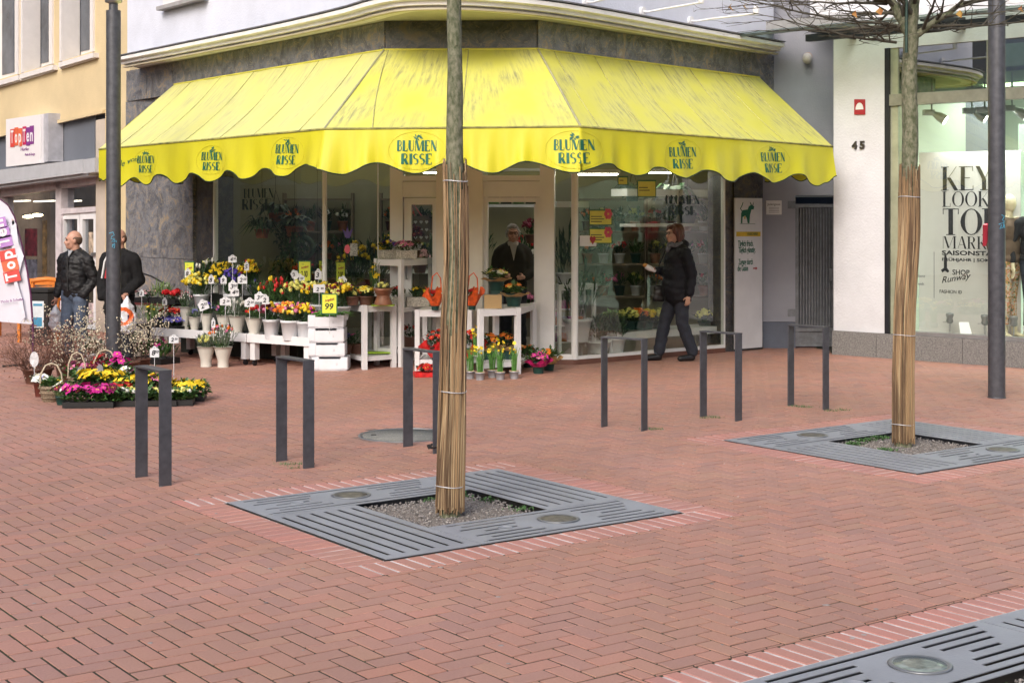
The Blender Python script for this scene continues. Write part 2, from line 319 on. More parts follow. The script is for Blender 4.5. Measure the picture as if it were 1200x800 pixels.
def glyphs(s, h, thick, thin, wid=None, serif=True, sp=.05):
    """flat letter polygons in the xy plane: returns verts, faces, total width"""
    mb = MB(); x = 0
    W_ = {'T': thick, 't': thin}
    def seg(ax, ay, bx, by, w):
        d = Vector((bx-ax, by-ay)); n = Vector((-d.y, d.x)).normalized()*w/2 if abs(bx-ax) < abs(by-ay)*.15 or abs(by-ay) < abs(bx-ax)*.15 else None
        if n is None: n = Vector((w/2, 0))
        mb.add([(ax+n.x, ay+n.y, 0), (bx+n.x, by+n.y, 0), (bx-n.x, by-n.y, 0), (ax-n.x, ay-n.y, 0)], [(0, 1, 2, 3)])
    for ch in s:
        w, st = GL[ch]
        for q in st:
            if q[0] == 'l':
                ww = W_[q[5]]*h; seg(x+q[1]*h, q[2]*h, x+q[3]*h, q[4]*h, ww)
                if serif and q[5] == 'T' and abs(q[1]-q[3]) < .01:
                    for yy in (q[2], q[4]):
                        yv = .015 if yy < .5 else .985
                        seg(x+q[1]*h-ww, yv*h, x+q[1]*h+ww, yv*h, thin*h)
            else:
                _, cx, cy, rx, ry, a0, a1, md = q; n = max(6, int(abs(a1-a0)/18)); vs = []
                for i in range(n+1):
                    a = radians(a0+(a1-a0)*i/n); k = abs(cos(a))
                    if not serif and md == 'v': k = max(0, -cos(a)) if a1-a0 >= 360 or (a0 == 180) else k*.25
                    wd = (thin+(thick-thin)*k)*h*(1 if ch != 'S' else .8)
                    if ch == 'S': wd = (thin+(thick-thin)*(1-abs(cy-.5+ry*sin(a))*2)**1)*h if abs(cy+ry*sin(a)-.5) < .5 else thin*h
                    vs.append((x+(cx+(rx)*cos(a))*h+wd/2*cos(a), (cy+ry*sin(a))*h+thin/2*sin(a)*h, 0))
                    vs.append((x+(cx+(rx)*cos(a))*h-wd/2*cos(a), (cy+ry*sin(a))*h-thin/2*sin(a)*h-(0), 0))
                mb.add(vs, [(2*i, 2*i+2, 2*i+3, 2*i+1) for i in range(n)])
        x += (w+sp)*h
    x -= sp*h
    k = wid/x if wid else 1
    mb.v = [(v[0]*k-(wid or x)/2, v[1], v[2]) for v in mb.v]
    return mb
def flat_letters(s, h, m, parent, M, wid=None, thick=.2, thin=.035, serif=True, name='lettering', t=.002):
    g = glyphs(s, h, thick, thin, wid, serif)
    g.v = [(a, b-h/2, t+i*2e-6) for i, (a, b, c) in enumerate(g.v)]
    o = g.build(name, m, parent); o.matrix_basis = M if parent is None else parent_world(parent).inverted() @ M
    return o
# ================================================================ GROUND AND PAVEMENT
AN = radians(36.3); EA = Vector((cos(AN), sin(AN), 0)); EB = Vector((sin(AN), -cos(AN), 0))
def ab(p): return (p[0]*EA.x+p[1]*EA.y, p[0]*EB.x+p[1]*EB.y)
def AB(a, b, z=0): return Vector((a*EA.x+b*EB.x, a*EA.y+b*EB.y, z))
GA, GB = 2.05, 1.87                                     # tree grate size along the two paving directions
gc = [ab((-.371, 8.925)), ab((3.034, 11.45))]
_l3 = ab(G(1200, 713.7)); _L3 = ab((.85, 5.57)); gc.append((_L3[0]+GA/2, (_l3[1]+_L3[1])/2+GB/2))
BW = .245                                               # width of the soldier-course edging
blocks = [(a-GA/2-BW-.012, b-GB/2-BW-.012, a+GA/2+BW+.012, b+GB/2+BW+.012) for a, b in gc]
MH = G(476, 509.5); MHR = .37
brick_m = brickmat('clay_brick', (.345, .195, .165), (.385, .212, .170), (.395, .228, .172))
edge_m = brickmat('edging_brick', (.42, .20, .175), (.45, .22, .19), (.43, .225, .20))
joint_m = mat('sandy_joint', (.026, .018, .016), .95, c2=(.035, .042, .014), sc=2.2, bump=.4, bsc=120)
mortar_m = mat('pale_mortar', (.66, .63, .62), .9, c2=(.40, .32, .29), sc=5, bump=.3, bsc=120)
soil_m = mat('dark_pit_soil', (.03, .025, .02), .95)
tag(MB().box((0, 30, -.32), (400, 400, .02)).build('ground', mat('ground_earth', (.12, .09, .07), .95)), kind='structure')
bed = MB(); hl = [(a-GA/2, b-GB/2, a+GA/2, b+GB/2) for a, b in gc]
cab = ab((0, 14)); plate(bed, cab[0]-26, cab[1]-26, cab[0]+26, cab[1]+26, hl, -.05, -.0045, lambda x, y, z: AB(x, y, z))
tag(bed.build('paving_bed', joint_m), kind='structure')
pavement = tag(thing('pavement', None, None), kind='structure')
U = .101; J = .0118
shared = None
def brick_mesh(lx, ly, tint, name='brick'):
    b = MB(); b.bbox((0, 0, -.02), (lx-J, ly-J, .04), .002); me = b.mesh(name); me.materials.append(brick_m)
    at = me.attributes.new('tint', 'FLOAT', 'FACE'); at.data.foreach_set('value', [tint]*len(me.polygons)); return me
def clip(r, blk):                                       # rectangle minus rectangle
    x0, y0, x1, y1 = r; a0, b0, a1, b1 = blk
    if x1 <= a0 or x0 >= a1 or y1 <= b0 or y0 >= b1: return [r]
    out = []
    if x0 < a0: out.append((x0, y0, a0, y1))
    if x1 > a1: out.append((a1, y0, x1, y1))
    xa, xb = max(x0, a0), min(x1, a1)
    if y0 < b0: out.append((xa, y0, xb, b0))
    if y1 > b1: out.append((xa, b1, xb, y1))
    return [q for q in out if q[2]-q[0] > .018 and q[3]-q[1] > .018]
# building footprints as front line: keep the paving in front of them
front = [(-12, 29), (-7.9, 24.3), (-5.66, 21.6), (-2.25, 17.9), (.739, 17.6), (3.27, 19.65), (3.6, 26), (4.02, 26), (4.07, 18.9), (8.5, 14.8), (20, 4)]
def infront(x, y):
    for (x0, y0), (x1, y1) in zip(front, front[1:]):
        if x0 <= x <= x1: return y < y0+(y1-y0)*(x-x0)/(x1-x0)+.15
    return False
cand = []
i0 = int((cab[0]-20)/U); i1 = int((cab[0]+22)/U); j0 = int((cab[1]-22)/U); j1 = int((cab[1]+22)/U)
oa, ob = gc[0][0]-GA/2-BW-.012, gc[0][1]-GB/2-BW-.012
R = random.Random(3)
for i in range(-190, 260):
    for j in range(-260, 190):
        k = (i+j) % 4
        if k == 0: r = (i, j, i+2, j+1)
        elif k == 2: r = (i, j, i+1, j+2)
        else: continue
        c = AB(oa+(r[0]+r[2])/2*U, ob+(r[1]+r[3])/2*U)
        if c.y < 4.6 or c.y > 27 or abs(c.x) > .40*c.y+1.6 or not infront(c.x, c.y): continue
        if (c-MH).length < MHR+.02: continue
        rr = [(oa+r[0]*U, ob+r[1]*U, oa+r[2]*U, ob+r[3]*U)]
        for b_ in blocks: rr = [q for z in rr for q in clip(z, b_)]
        for q in rr: cand.append((c.y*c.y+ (0 if abs(c.x) < .345*c.y+.1 and c.y > 5.55 else 900), q, R.random(), c))
cand.sort(key=lambda t: t[0])
big = MB(); tints = []
hsh = None; vsh = None
for n, (d, q, t, c) in enumerate(cand):
    lx, ly = q[2]-q[0], q[3]-q[1]; cc = AB((q[0]+q[2])/2, (q[1]+q[3])/2)
    dz = R.uniform(-.0016, .0012)
    if n < 300:
        if abs(lx-2*U) < .001 and abs(ly-U) < .001:
            if hsh is None: hsh = brick_mesh(2*U, U, -1)
            me, rz = hsh, AN
        elif abs(ly-2*U) < .001 and abs(lx-U) < .001:
            if hsh is None: hsh = brick_mesh(2*U, U, -1)
            me, rz = hsh, AN+pi/2
        else: me, rz = brick_mesh(lx, ly, t), AN
        o = link('brick', me, pavement, (cc.x, cc.y, dz)); o.rotation_euler = (R.uniform(-.006, .006), R.uniform(-.006, .006), rz+R.uniform(-.006, .006))
    else:
        k0 = len(big.f)
        if c.y < 15: big.bbox((cc.x, cc.y, -.02+dz), (lx-J+R.uniform(-.001, .001), ly-J, .04), .002, AN+R.uniform(-.008, .008))
        else: big.bbox((cc.x, cc.y, -.015+dz), (lx-J, ly-J, .03), .002, AN)
        tints += [t]*(len(big.f)-k0)
bo = big.build('brick', brick_m, pavement, kind='stuff')
at = bo.data.attributes.new('tint', 'FLOAT', 'FACE')
at.data.foreach_set('value', tints if len(tints) == len(bo.data.polygons) else [.5]*len(bo.data.polygons))
# ---- soldier-course edging in pale mortar round each tree pit
edging = tag(thing('brick_edging', None, None), kind='structure')
P_ = .0885; eb = {}
def edge_brick(lx, ly):
    k = (round(lx, 3), round(ly, 3))
    if k not in eb:
        b = MB(); b.bbox((0, 0, -.02), (lx, ly, .04), .003); me = b.mesh('brick'); me.materials.append(edge_m)
        a_ = me.attributes.new('tint', 'FLOAT', 'FACE'); a_.data.foreach_set('value', [-1.0]*len(me.polygons)); eb[k] = me
    return eb[k]
pitbed = MB(); ninv = 0
for gi, (ca, cb_) in enumerate(gc):
    ha, hb = GA/2+.012, GB/2+.012
    plate(pitbed, ca-ha-BW+.016, cb_-hb-BW+.016, ca+ha+BW-.016, cb_+hb+BW-.016, [(ca-ha, cb_-hb, ca+ha, cb_+hb)], -.008, -.0035, lambda x, y, z: AB(x, y, z))
    for sgn in (-1, 1):
        n = int((2*ha+2*BW)/P_); st = (2*ha+2*BW)/n                          # the two long sides run corner to corner
        for k in range(n):
            a = ca-ha-BW+(k+.5)*st; b_ = cb_+sgn*(hb+BW/2); p = AB(a, b_)
            if abs(p.x) > .37*p.y+.4 or p.y < 5.2: continue
            link('brick', edge_brick(st-.019, BW-.012), edging, (p.x, p.y, R.uniform(-.001, .001)), AN+R.uniform(-.015, .015)); ninv += 1
        n = int((2*hb)/P_); st = 2*hb/n
        for k in range(n):
            b_ = cb_-hb+(k+.5)*st; a = ca+sgn*(ha+BW/2); p = AB(a, b_)
            if abs(p.x) > .37*p.y+.4 or p.y < 5.2: continue
            link('brick', edge_brick(BW-.012, st-.016), edging, (p.x, p.y, R.uniform(-.001, .001)), AN+R.uniform(-.015, .015)); ninv += 1
pitbed.build('mortar_bed', mortar_m, edging)
# ---- tree grates
grate_m = mat('grey_cast_iron_grate', (.31, .33, .365), .5, .15, var=.16, sc=3, bump=.2, bsc=70, c2=(.235, .25, .28))
lid_m = mat('weathered_bronze_lid', (.17, .16, .13), .45, .4, var=.3, sc=30)
ring_m = mat('steel_ring', (.24, .25, .26), .4, .6)
clear_m = mat('frosted_lamp_lid', (.20, .24, .22), .12, 0, var=.3, sc=18)
gravel_m = mat('pit_gravel', (.19, .165, .145), .9, var=.4, sc=90, bump=.8, bsc=140)
WA, WB = .60, .53; OT = .027
def strip(len_, wid, short):                            # slot rectangles in a strip of given length/width (x along strip)
    H_ = []
    if short:
        ys = [wid*.09, wid*.22, wid*.35, wid*.5, wid*.65, wid*.78, wid*.91]
        L_ = len_
        spans = [[(.05, .94)], [(.1, .36), (.64, .93)], [(.06, .33), (.66, .9)], [(.14, .30), (.72, .86)], [(.06, .33), (.66, .9)], [(.1, .36), (.64, .93)], [(.06, .95)]]
        for y, sp in zip(ys, spans):
            for a, b in sp: H_.append((a*L_, y-OT/2, b*L_, y+OT/2))
    else:
        n = 6
        for k in range(n):
            y = wid*(k+.7)/(n+.4)
            H_.append((.055*len_, y-OT/2, .945*len_, y+OT/2))
    return H_
def grate(ca, cb_, label):
    p = AB(ca, cb_); r = thing('tree_grate', label, 'tree grate', (p.x, p.y, 0), AN, 'cast iron grates around the street trees')
    # local: x along EA, y along -EB (so +y is away from the camera)
    ha, hb = GA/2, GB/2; z0, z1 = .0005, .0045; g = .004
    # T: along x (far side, from L corner), B: near side to R corner; Lp/Rp long-slot strips across
    specs = [(-ha, hb-WB, ha-WA, hb, True, 'x'), (-ha+WA, -hb, ha, -hb+WB, True, 'x'), (-ha, -hb, -ha+WA, hb-WB, False, 'y'), (ha-WA, -hb+WB, ha, hb, False, 'y')]
    for x0, y0, x1, y1, short, ax in specs:
        x0 += g; y0 += g; x1 -= g; y1 -= g; m = MB()
        if ax == 'x': hs = [(x0+a, y0+b, x0+c, y0+d) for a, b, c, d in strip(x1-x0, y1-y0, short)]
        else: hs = [(x0+b, y0+a, x0+d, y0+c) for a, b, c, d in strip(y1-y0, x1-x0, short)]
        if not short:                                   # long slots: every other one stops early, as cast
            pass
        plate(m, x0, y0, x1, y1, hs, z0, z1); pn = m.build('grate_panel', grate_m, r)
        if short:
            cx, cy = (x0+x1)/2, (y0+y1)/2
            MB().lathe([(.118, .0), (.125, .006), (.118, .010), (.108, .010), (.104, .007)], (cx, cy, z1-.002), 32).build('lid_ring', ring_m, pn)
            MB().lathe([(.0, .0085), (.06, .0082), (.104, .0075), (.104, .002)][::-1], (cx, cy, z1-.002), 32).build('lid', clear_m if ca == gc[2][0] else lid_m, pn)
            for q in (x0+.3, ):
                MB().lathe([(.045, 0), (.045, .0022), (.038, .0022), (.038, .0012), (.0, .0012)], (q+.04, cy, z1-.0005), 20).build('round_boss', grate_m, pn)
            for sx in (.045, (x1-x0)-.045):
                MB().lathe([(.012, 0), (.012, .003), (0, .003)], (x0+sx, y0+.03, z1-.001), 10).build('bolt', ring_m, pn)
    bx = MB(); plate(bx, -ha+.004, -hb+.004, ha-.004, hb-.004, [(-ha+.02, -hb+.02, ha-.02, hb-.02)], -.16, -.009); bx.build('pit_frame', steel, r)
    MB().box((0, 0, -.17), (GA-.02, GB-.02, .02)).build('pit_floor', soil_m, r)
    w, h = GA-2*WA-.02, GB-2*WB-.02; gm = MB(); n = 34; vs = []
    for i in range(n+1):
        for j in range(n+1):
            x, y = -w/2+w*i/n, -h/2+h*j/n; e = min(1, min(i, n-i, j, n-j)/4)
            vs.append((x, y, -.045+.028*e+R.uniform(-.005, .006)*e))
    gm.add(vs, [(i*(n+1)+j, (i+1)*(n+1)+j, (i+1)*(n+1)+j+1, i*(n+1)+j+1) for i in range(n) for j in range(n)])
    gm.build('soil', gravel_m, r, kind='stuff')
    st = MB()
    for _ in range(1500):
        x, y = R.uniform(-w/2+.01, w/2-.01), R.uniform(-h/2+.01, h/2-.01); s_ = R.uniform(.004, .011)
        st.ball((x, y, -.018+R.uniform(-.006, .006)), (s_, s_*R.uniform(.6, 1), s_*.6), 5, 3)
    st.build('gravel', mat('pale_gravel_stones', (.27, .25, .235), .85, var=.5, sc=60), r, kind='stuff')
    ms = MB()
    for cxm, cym in ((-.3, .25), (.28, .3), (.34, .1), (-.36, -.1), (.1, .33), (-.1, .32), (.36, -.24)):
        if R.random() < .25: continue
        for _ in range(60 if ca != gc[1][0] else 130):
            x, y = cxm+R.gauss(0, .05), cym+R.gauss(0, .035)
            if abs(x) > w/2-.01 or abs(y) > h/2-.01: continue
            a = R.uniform(0, 6.28); l = R.uniform(.01, .025); z = -.015
            ms.add([(x, y, z), (x+l*cos(a)*.6-l*.3*sin(a), y+l*sin(a)*.6+l*.3*cos(a), z+l*.7), (x+l*cos(a), y+l*sin(a), z+l*.9), (x+l*cos(a)*.6+l*.3*sin(a), y+l*sin(a)*.6-l*.3*cos(a), z+l*.6)], [(0, 1, 2, 3)])
    ms.build('weeds', green1, r, kind='stuff')
    return r
grate(*gc[0], 'grey slotted iron grate framing the tree in front of the awning')
grate(*gc[1], 'grey slotted iron grate under the tree before the fashion window')
grate(*gc[2], 'grey slotted iron grate cut off by the bottom right corner')
# ---- manhole
mh = thing('manhole_cover', 'round concrete filled manhole cover in the brick paving behind the third bike stand', 'manhole cover', MH)
MB().lathe([(MHR+.15, -.02), (MHR+.15, -.0018), (MHR+.016, -.0015)], seg=48).build('mortar_collar', mat('brownish_mortar', (.20, .13, .105), .9, var=.3, sc=20), mh)
MB().lathe([(MHR+.015, -.03), (MHR+.015, .001), (MHR+.006, .004), (MHR-.012, .004), (MHR-.012, -.004)], seg=48).build('steel_ring', ring_m, mh)
MB().lathe([(MHR-.013, -.006), (MHR-.013, -.001), (.0, .0015)], seg=48).build('concrete_fill', mat('exposed_aggregate', (.22, .22, .20), .85, var=.35, sc=70, bump=.6, bsc=120), mh)
for k in range(2): MB().box((cos(pi*k)*.26, 0, .0015), (.04, .02, .006)).build('lifting_slot', dark, mh)
# ---- moss/grass tufts in the joints
tf = MB(); R2 = random.Random(11)
spots = [G(330+i*8, 541+R2.uniform(-2, 8)) for i in range(5)]+[G(826+i*7, 488+R2.uniform(0, 3)) for i in range(3)]+[G(930+i*6, 476+i*.5) for i in range(4)]+[G(970+i*7, 481+R2.uniform(-1, 1)) for i in range(4)]+[G(760+i*6, 503) for i in range(3)]
for p in spots:
    for _ in range(26):
        x, y = p.x+R2.gauss(0, .03), p.y+R2.gauss(0, .02); a = R2.uniform(0, 6.28); h_ = R2.uniform(.006, .028)
        tf.add([(x-.002, y, -.002), (x+.002, y, -.002), (x+cos(a)*h_*.6, y+sin(a)*h_*.6, h_)], [(0, 1, 2)])
tag(tf.build('joint_grass', green1), 'small grass and moss tufts growing in the paving joints', 'grass', kind='stuff')
lt = MB()
for _ in range(46):
    y = R2.uniform(6.5, 17); x = R2.uniform(-.33, .33)*y; s_ = R2.uniform(.006, .014)
    if not infront(x, y+1): continue
    lt.add([(x, y, .004), (x+s_, y+s_*.3, .005), (x+s_*.8, y+s_, .008), (x-.2*s_, y+s_*.7, .004)], [(0, 1, 2, 3)])
gm_ = MB()
for _ in range(150):
    y = R2.uniform(5.8, 19)**1.0; x = R2.uniform(-.36, .36)*y; r_ = R2.uniform(.007, .016)
    if not infront(x, y+.6): continue
    gm_.lathe([(r_, .0006), (r_*.8, .0022), (0, .0026)], (x, y, 0), 8, sx=R2.uniform(.7, 1.3))
tag(gm_.build('gum_spots', mat('old_chewing_gum', (.15, .12, .11), .8, c2=(.34, .30, .28), sc=1.2)), 'flattened chewing gum spots on the brick paving', 'gum', kind='stuff')
tag(lt.build('litter', mat('paper_scraps', (.6, .58, .55), .7, c2=(.3, .16, .1), sc=3)), 'tiny scraps of paper and leaf scattered over the paving', 'litter', kind='stuff')

# ================================================================ BIKE STANDS
HP = [((165, 558.5), (194.5, 569), 'leftmost of the six steel bike stands, beside the flower trays'),
      ((329.5, 539.5), (362, 548.3), 'second steel bike stand from the left, in front of the white crates'),
      ((479, 523.4), (512, 530.5), 'steel bike stand half hidden behind the reed wrapped tree, in front of the shop door'),
      ((711.5, 500), (751.5, 504), 'steel bike stand left of the walking woman, leftmost of the right-hand three'),
      ((824.5, 487.8), (865, 493), 'steel bike stand right of the walking woman, middle of the right-hand three'),
      ((926.5, 475), (968, 479.8), 'rightmost steel bike stand, in front of the iron gate')]
def hoop(pr, pf, label):
    a, b = G(*pr), G(*pf); c = (a+b)/2; d = (b-a); rz = atan2(d.y, d.x); L_ = .40; t = .012; w = .085; h = .75
    o = thing('bike_stand', label, 'bike stand', c, rz, 'flat steel bike stands')
    for sx in (-1, 1): MB().box((sx*(L_/2-t/2), 0, h/2-.02), (t, w, h+.02-.001)).build('leg', steel, o)
    MB().box((0, 0, h-.005), (L_+.004, w+.003, t)).build('top_bar', steel, o)
    return o
for a, b, l in HP: hoop(a, b, l)
lk = thing('bike_lock', 'black cable lock wrapped round the foot of the third bike stand', 'lock', G(512, 530.5)); lk.scale = (.72, .72, .72)
tb = MB(); tb.tube([Vector((.075*cos(t)+.01, .065*sin(t), .07+.015*sin(3*t))) for t in [i*2*pi/16 for i in range(17)]], .012, 6); tb.build('cable', mat('black_rubber', (.012, .012, .013), .6), lk)
MB().tube([(-.07, -.03, .05), (-.09, -.03, .09)], .018, 8).build('lock_body', mat('black_rubber', (0, 0, 0)), lk)

# ================================================================ LAMP POSTS
def lamppost(u, v, r, h, label, head):
    p = G(u, v); o = thing('lamp_post', label, 'lamp post', p, 0, 'round anthracite lamp posts')
    MB().lathe([(r, -.05), (r, h)], seg=28).build('pole', steel, o)
    MB().lathe([(r+.004, .0), (r+.006, .004), (r+.001, .012)], seg=28).build('foot_ring', steel, o)
    if head:
        MB().lathe([(r*.62, h), (r*.62, h+.07)], seg=20).build('neck', steel, o)
        MB().lathe([(r*.5, h+.07), (r*1.15, h+.09), (r*1.2, h+.12)], seg=24).build('lamp_base', alu, o)
        gh = MB().lathe([(r*1.15, h+.12), (r*1.15, h+.55)], seg=24).build('lamp_glass', glassmat('lamp_glass', (.8, .8, .8), 1, .1), o)
        MB().lathe([(r*.7, h+.15), (r*.3, h+.3), (r*.7, h+.5)], seg=16).build('reflector', alu, o)
        MB().lathe([(r*1.25, h+.55), (r*1.25, h+.6), (.01, h+.66)], seg=24).build('lamp_cap', steel, o)
    return o, p
blue = mat('blue_marker', (.10, .42, .62), .5)
def scrawl(o, p, r, u, v, scale, pts, ang):
    m = MB(); c = A(u, v, p.y)
    for run in pts:
        q = []
        for x, z in run:
            th = ang+x*scale/r; q.append(Vector((sin(th)*(r+.0015), -cos(th)*(r+.0015), c.z+z*scale)))
        m.tube(q, .0042, 5)
    m.build('marker_scrawl', blue, o)
lp, pp = lamppost(133, 440, .079, 4.0, 'dark lamp post with a glass head beside the flower trays', True)
scrawl(lp, pp, .079, 135, 283, .07, [[(-.5, 1.3), (.1, 1.5), (.3, 1.0), (-.1, .8), (-.2, .4), (.3, .5)], [(.2, .3), (-.1, 0), (.3, -.1), (.35, .4)], [(0, -.5), (.4, -.4), (.3, -1.0), (0, -.8), (.3, -.3)], [(.55, .2), (.6, -.1)]], .1)
lp2, pp2 = lamppost(1168, 466, .081, 4.6, 'dark lamp post standing in front of the fashion shop window', True)
scrawl(lp2, pp2, .081, 1177, 262, .07, [[(-.2, 1.2), (.3, 1.0), (-.1, .5), (.3, .3)], [(-.6, -.1), (.2, .2), (.1, -.5), (-.5, -.7), (-.2, -.2)], [(.2, -.1), (.4, -.6)]], .45)
MB().box((.0, -.0815, .72), (.045, .006, .09)).build('service_hatch', steel, lp2)

# ================================================================ TREES
bark_m = mat('lime_bark', (.215, .21, .145), .85, c2=(.065, .08, .035), sc=42, det=9, rng=(.36, .62), bump=.9, bsc=28, sx=(1, 1, .5))
twig_m = mat('twig_bark', (.075, .068, .05), .85)
reed_m = mat('dry_reed', (.33, .215, .11), .8, c2=(.11, .065, .035), sc=18, rng=(.42, .58), sx=(1, 1, .06), var=.4)
reed2_m = mat('dry_reed_pale', (.44, .33, .19), .8, c2=(.15, .10, .055), sc=22, rng=(.42, .58), sx=(1, 1, .06))
wire_m = mat('pale_wire', (.6, .6, .62), .4, .3)
def bend(p, q, n, jit, rr):
    out = []
    for i in range(n+1):
        t = i/n; k = sin(pi*t)*jit; out.append(p.lerp(q, t)+Vector((rr.uniform(-k, k), rr.uniform(-k, k), rr.uniform(-k, k)*.6)))
    return out
def spray(mb, p, d, L_, r0, depth, rr, flat=.35):       # one branch with its twigs
    n = 6; pts = [p]; dd = d.normalized()
    for i in range(n):
        dd = (dd+Vector((rr.gauss(0, .16), rr.gauss(0, .16), rr.gauss(0, .11)))).normalized(); dd.z = max(dd.z, -.06); pts.append(pts[-1]+dd*L_/n)
    mb.tube(pts, [r0*(1-.75*i/n) for i in range(n+1)], 6 if depth > 1 else 4, cap=False)
    if depth <= 0: return
    for i in range(1, n+1):
        for _ in range(1 if depth > 1 else (rr.random() < .75)):
            a = (pts[min(i, n)]-pts[i-1]).normalized(); s_ = Vector((rr.gauss(0, 1), rr.gauss(0, 1), rr.gauss(0, flat)))
            s_ = (s_-a*s_.dot(a)).normalized(); q = (a*.55+s_*.85).normalized()
            spray(mb, pts[i], q, L_*rr.uniform(.3, .55), r0*(1-.75*i/n)*.5+.0014, depth-1, rr, flat)
def tree(base, top, r0, r1, wr, wh, wtop, ties, label, limbs, seed, gap=False):
    rr = random.Random(seed); o = thing('street_tree', label, 'tree', base, 0, 'young street trees with reed wrapped trunks')
    t = MB(); n = 26; pts = []; rs = []
    b0 = Vector((0, 0, -.04)); tp = top-base
    ctr = lambda k: b0.lerp(tp, k)+Vector((sin(k*9+seed)*.011+sin(k*23+seed)*.005, 0, 0))
    for i in range(n+1):
        k = i/n; q = ctr(k); pts.append(q); rs.append((r0+(r1-r0)*k)*(1+rr.uniform(-.05, .05)))
    t.tube(pts, rs, 18)
    for _ in range(9):                                  # knots and pruned branch collars
        k = rr.uniform(wtop/tp.z+.03, .99); a = rr.uniform(pi*1.05, pi*1.95); rk = r0+(r1-r0)*k; c = ctr(k)+Vector((cos(a)*rk*.80, sin(a)*rk*.80, 0))
        t.ball(c, (rk*.30, rk*.30, rk*.24), 8, 5)
    t.build('trunk', bark_m, o)
    for nm, mt, cnt in (('reed_wrap', reed_m, 100), ('reed_wrap', reed2_m, 70)):
        w = MB()
        for i in range(cnt):
            a = 2*pi*(i+rr.random()*.8)/cnt; z0 = rr.uniform(.0, .05); z1 = wtop+rr.uniform(-.28, .03); a2 = a+rr.uniform(-.09, .09)
            if rr.random() < .1: z0 = rr.uniform(.3, 1.2)
            if gap:
                da = abs((a-1.5*pi+pi) % (2*pi)-pi)
                if da < 1.0 and rr.random() < .86: z1 = rr.uniform(.5, 1.25)
            ra, rb = wr*rr.uniform(.9, 1.06), wh*rr.uniform(.9, 1.05); q = []
            for k in range(5):
                s_ = k/4; c = ctr((z0+(z1-z0)*s_)/tp.z); an = a+(a2-a)*s_; r_ = ra+(rb-ra)*s_+rr.uniform(-.003, .003)
                q.append(Vector((c.x+cos(an)*r_, c.y+sin(an)*r_, z0+(z1-z0)*s_)))
            w.tube(q, rr.uniform(.0022, .0048), 5)
        w.build(nm, mt, o, kind='stuff')
    for z in ties:
        c = ctr(z/tp.z); r_ = (wr+(wh-wr)*z/wtop)*1.07
        MB().tube([(c.x+cos(a)*r_, c.y+sin(a)*r_, z+.004*sin(a*2)) for a in [i*2*pi/24 for i in range(25)]], .0032, 5).build('wire_tie', wire_m, o)
    cr = MB(); big_ = MB()
    for (pa, pb, ra, rb, dep) in limbs:
        a, b = pa-base, pb-base; ps = bend(a, b, 7, .02*(b-a).length, rr)
        (big_ if ra > .018 else cr).tube(ps, [ra+(rb-ra)*i/7 for i in range(8)], 9, cap=True)
        for i in range(1, 8):
            for _ in range(1):
                d = (ps[i]-ps[i-1]).normalized(); s_ = Vector((rr.gauss(0, 1), rr.gauss(0, 1), rr.gauss(0, .35)))
                s_ = (s_-d*s_.dot(d)).normalized(); spray(cr, ps[i], (d*.6+s_*.8), rr.uniform(.3, .7), (ra+(rb-ra)*i/7)*.45+.003, min(dep, 1), rr)
    big_.build('limb', bark_m, o)
    cr.build('crown', twig_m, o, kind='stuff')
    return o
b1 = G(529.5, 601); tp1 = A(536, -12, b1.y)+Vector((0, 0, .55))
lim1 = []
rr1 = random.Random(5)
for k in range(9):
    a = k*2*pi/9+.3; s_ = tp1+Vector((0, 0, -.25+.05*k)); lim1.append((s_, s_+Vector((cos(a)*1.7, sin(a)*1.7, rr1.uniform(.3, .9))), .028, .008, 1))
tree(b1, tp1, .066, .037, .080, .068, 2.07, (.165, .72, 2.0-.04), 'reed wrapped young tree in the middle of the nearest grate, before the awning', lim1, 4, True)
b2 = G(1057.5, 520); Y2 = b2.y; tp2 = A(1069, 40, Y2)
L2 = lambda u, v, dy=0: A(u, v, Y2+dy)
lim2 = [(L2(1069, 44), L2(1042, -4, .1), .05, .03, 1), (L2(1068, 42), L2(1076, -40), .045, .03, 1), (L2(1073, 42), L2(1128, 4, -.1), .03, .018, 2),
        (L2(1128, 4, -.1), L2(1210, -8, -.3), .016, .006, 2), (L2(1045, 2, .1), L2(985, -12, .2), .03, .015, 2), (L2(1050, 30), L2(975, 22, -.3), .014, .005, 2),
        (L2(975, 22, -.3), L2(862, -2, -.6), .009, .003, 1), (L2(1000, 44, -.2), L2(905, 20, -.5), .008, .003, 1), (L2(1050, 50), L2(1000, 44, -.2), .012, .008, 1), (L2(1078, 38), L2(1160, 30, .3), .013, .005, 2),
        (L2(1160, 30, .3), L2(1230, 22, .5), .007, .003, 1), (L2(1076, -10), L2(1180, -60, .4), .02, .008, 2), (L2(1042, -4), L2(960, -50, -.3), .02, .007, 2), (L2(1046, 10, .1), L2(1010, 46, .7), .012, .004, 1), (L2(1040, 5, .1), L2(900, 2, .4), .012, .003, 1),
        (L2(1070, -20), L2(1060, -90, .9), .03, .01, 1), (L2(1070, -20), L2(1080, -90, -.9), .03, .01, 1)]
t2 = tree(b2, tp2, .068, .057, .080, .076, 2.13, (.155, .84, 1.90), 'reed wrapped bare tree with spreading twigs before the fashion window', lim2, 9)
lv = MB()
for (u, v) in ((858, 4), (876, 3), (1031, 9), (1003, 12), (1125, 12), (1198, 6)):
    c = L2(u, v, -.4)-b2; a = rr1.uniform(0, 3)
    lv.add([c, c+Vector((.03*cos(a), .01, -.02)), c+Vector((.01, 0, -.06)), c+Vector((-.03, .01, -.03))], [(0, 1, 2, 3)])
lv.build('dead_leaf', mat('rusty_leaf', (.35, .10, .04), .7, c2=(.4, .28, .05), sc=9), t2, kind='stuff')
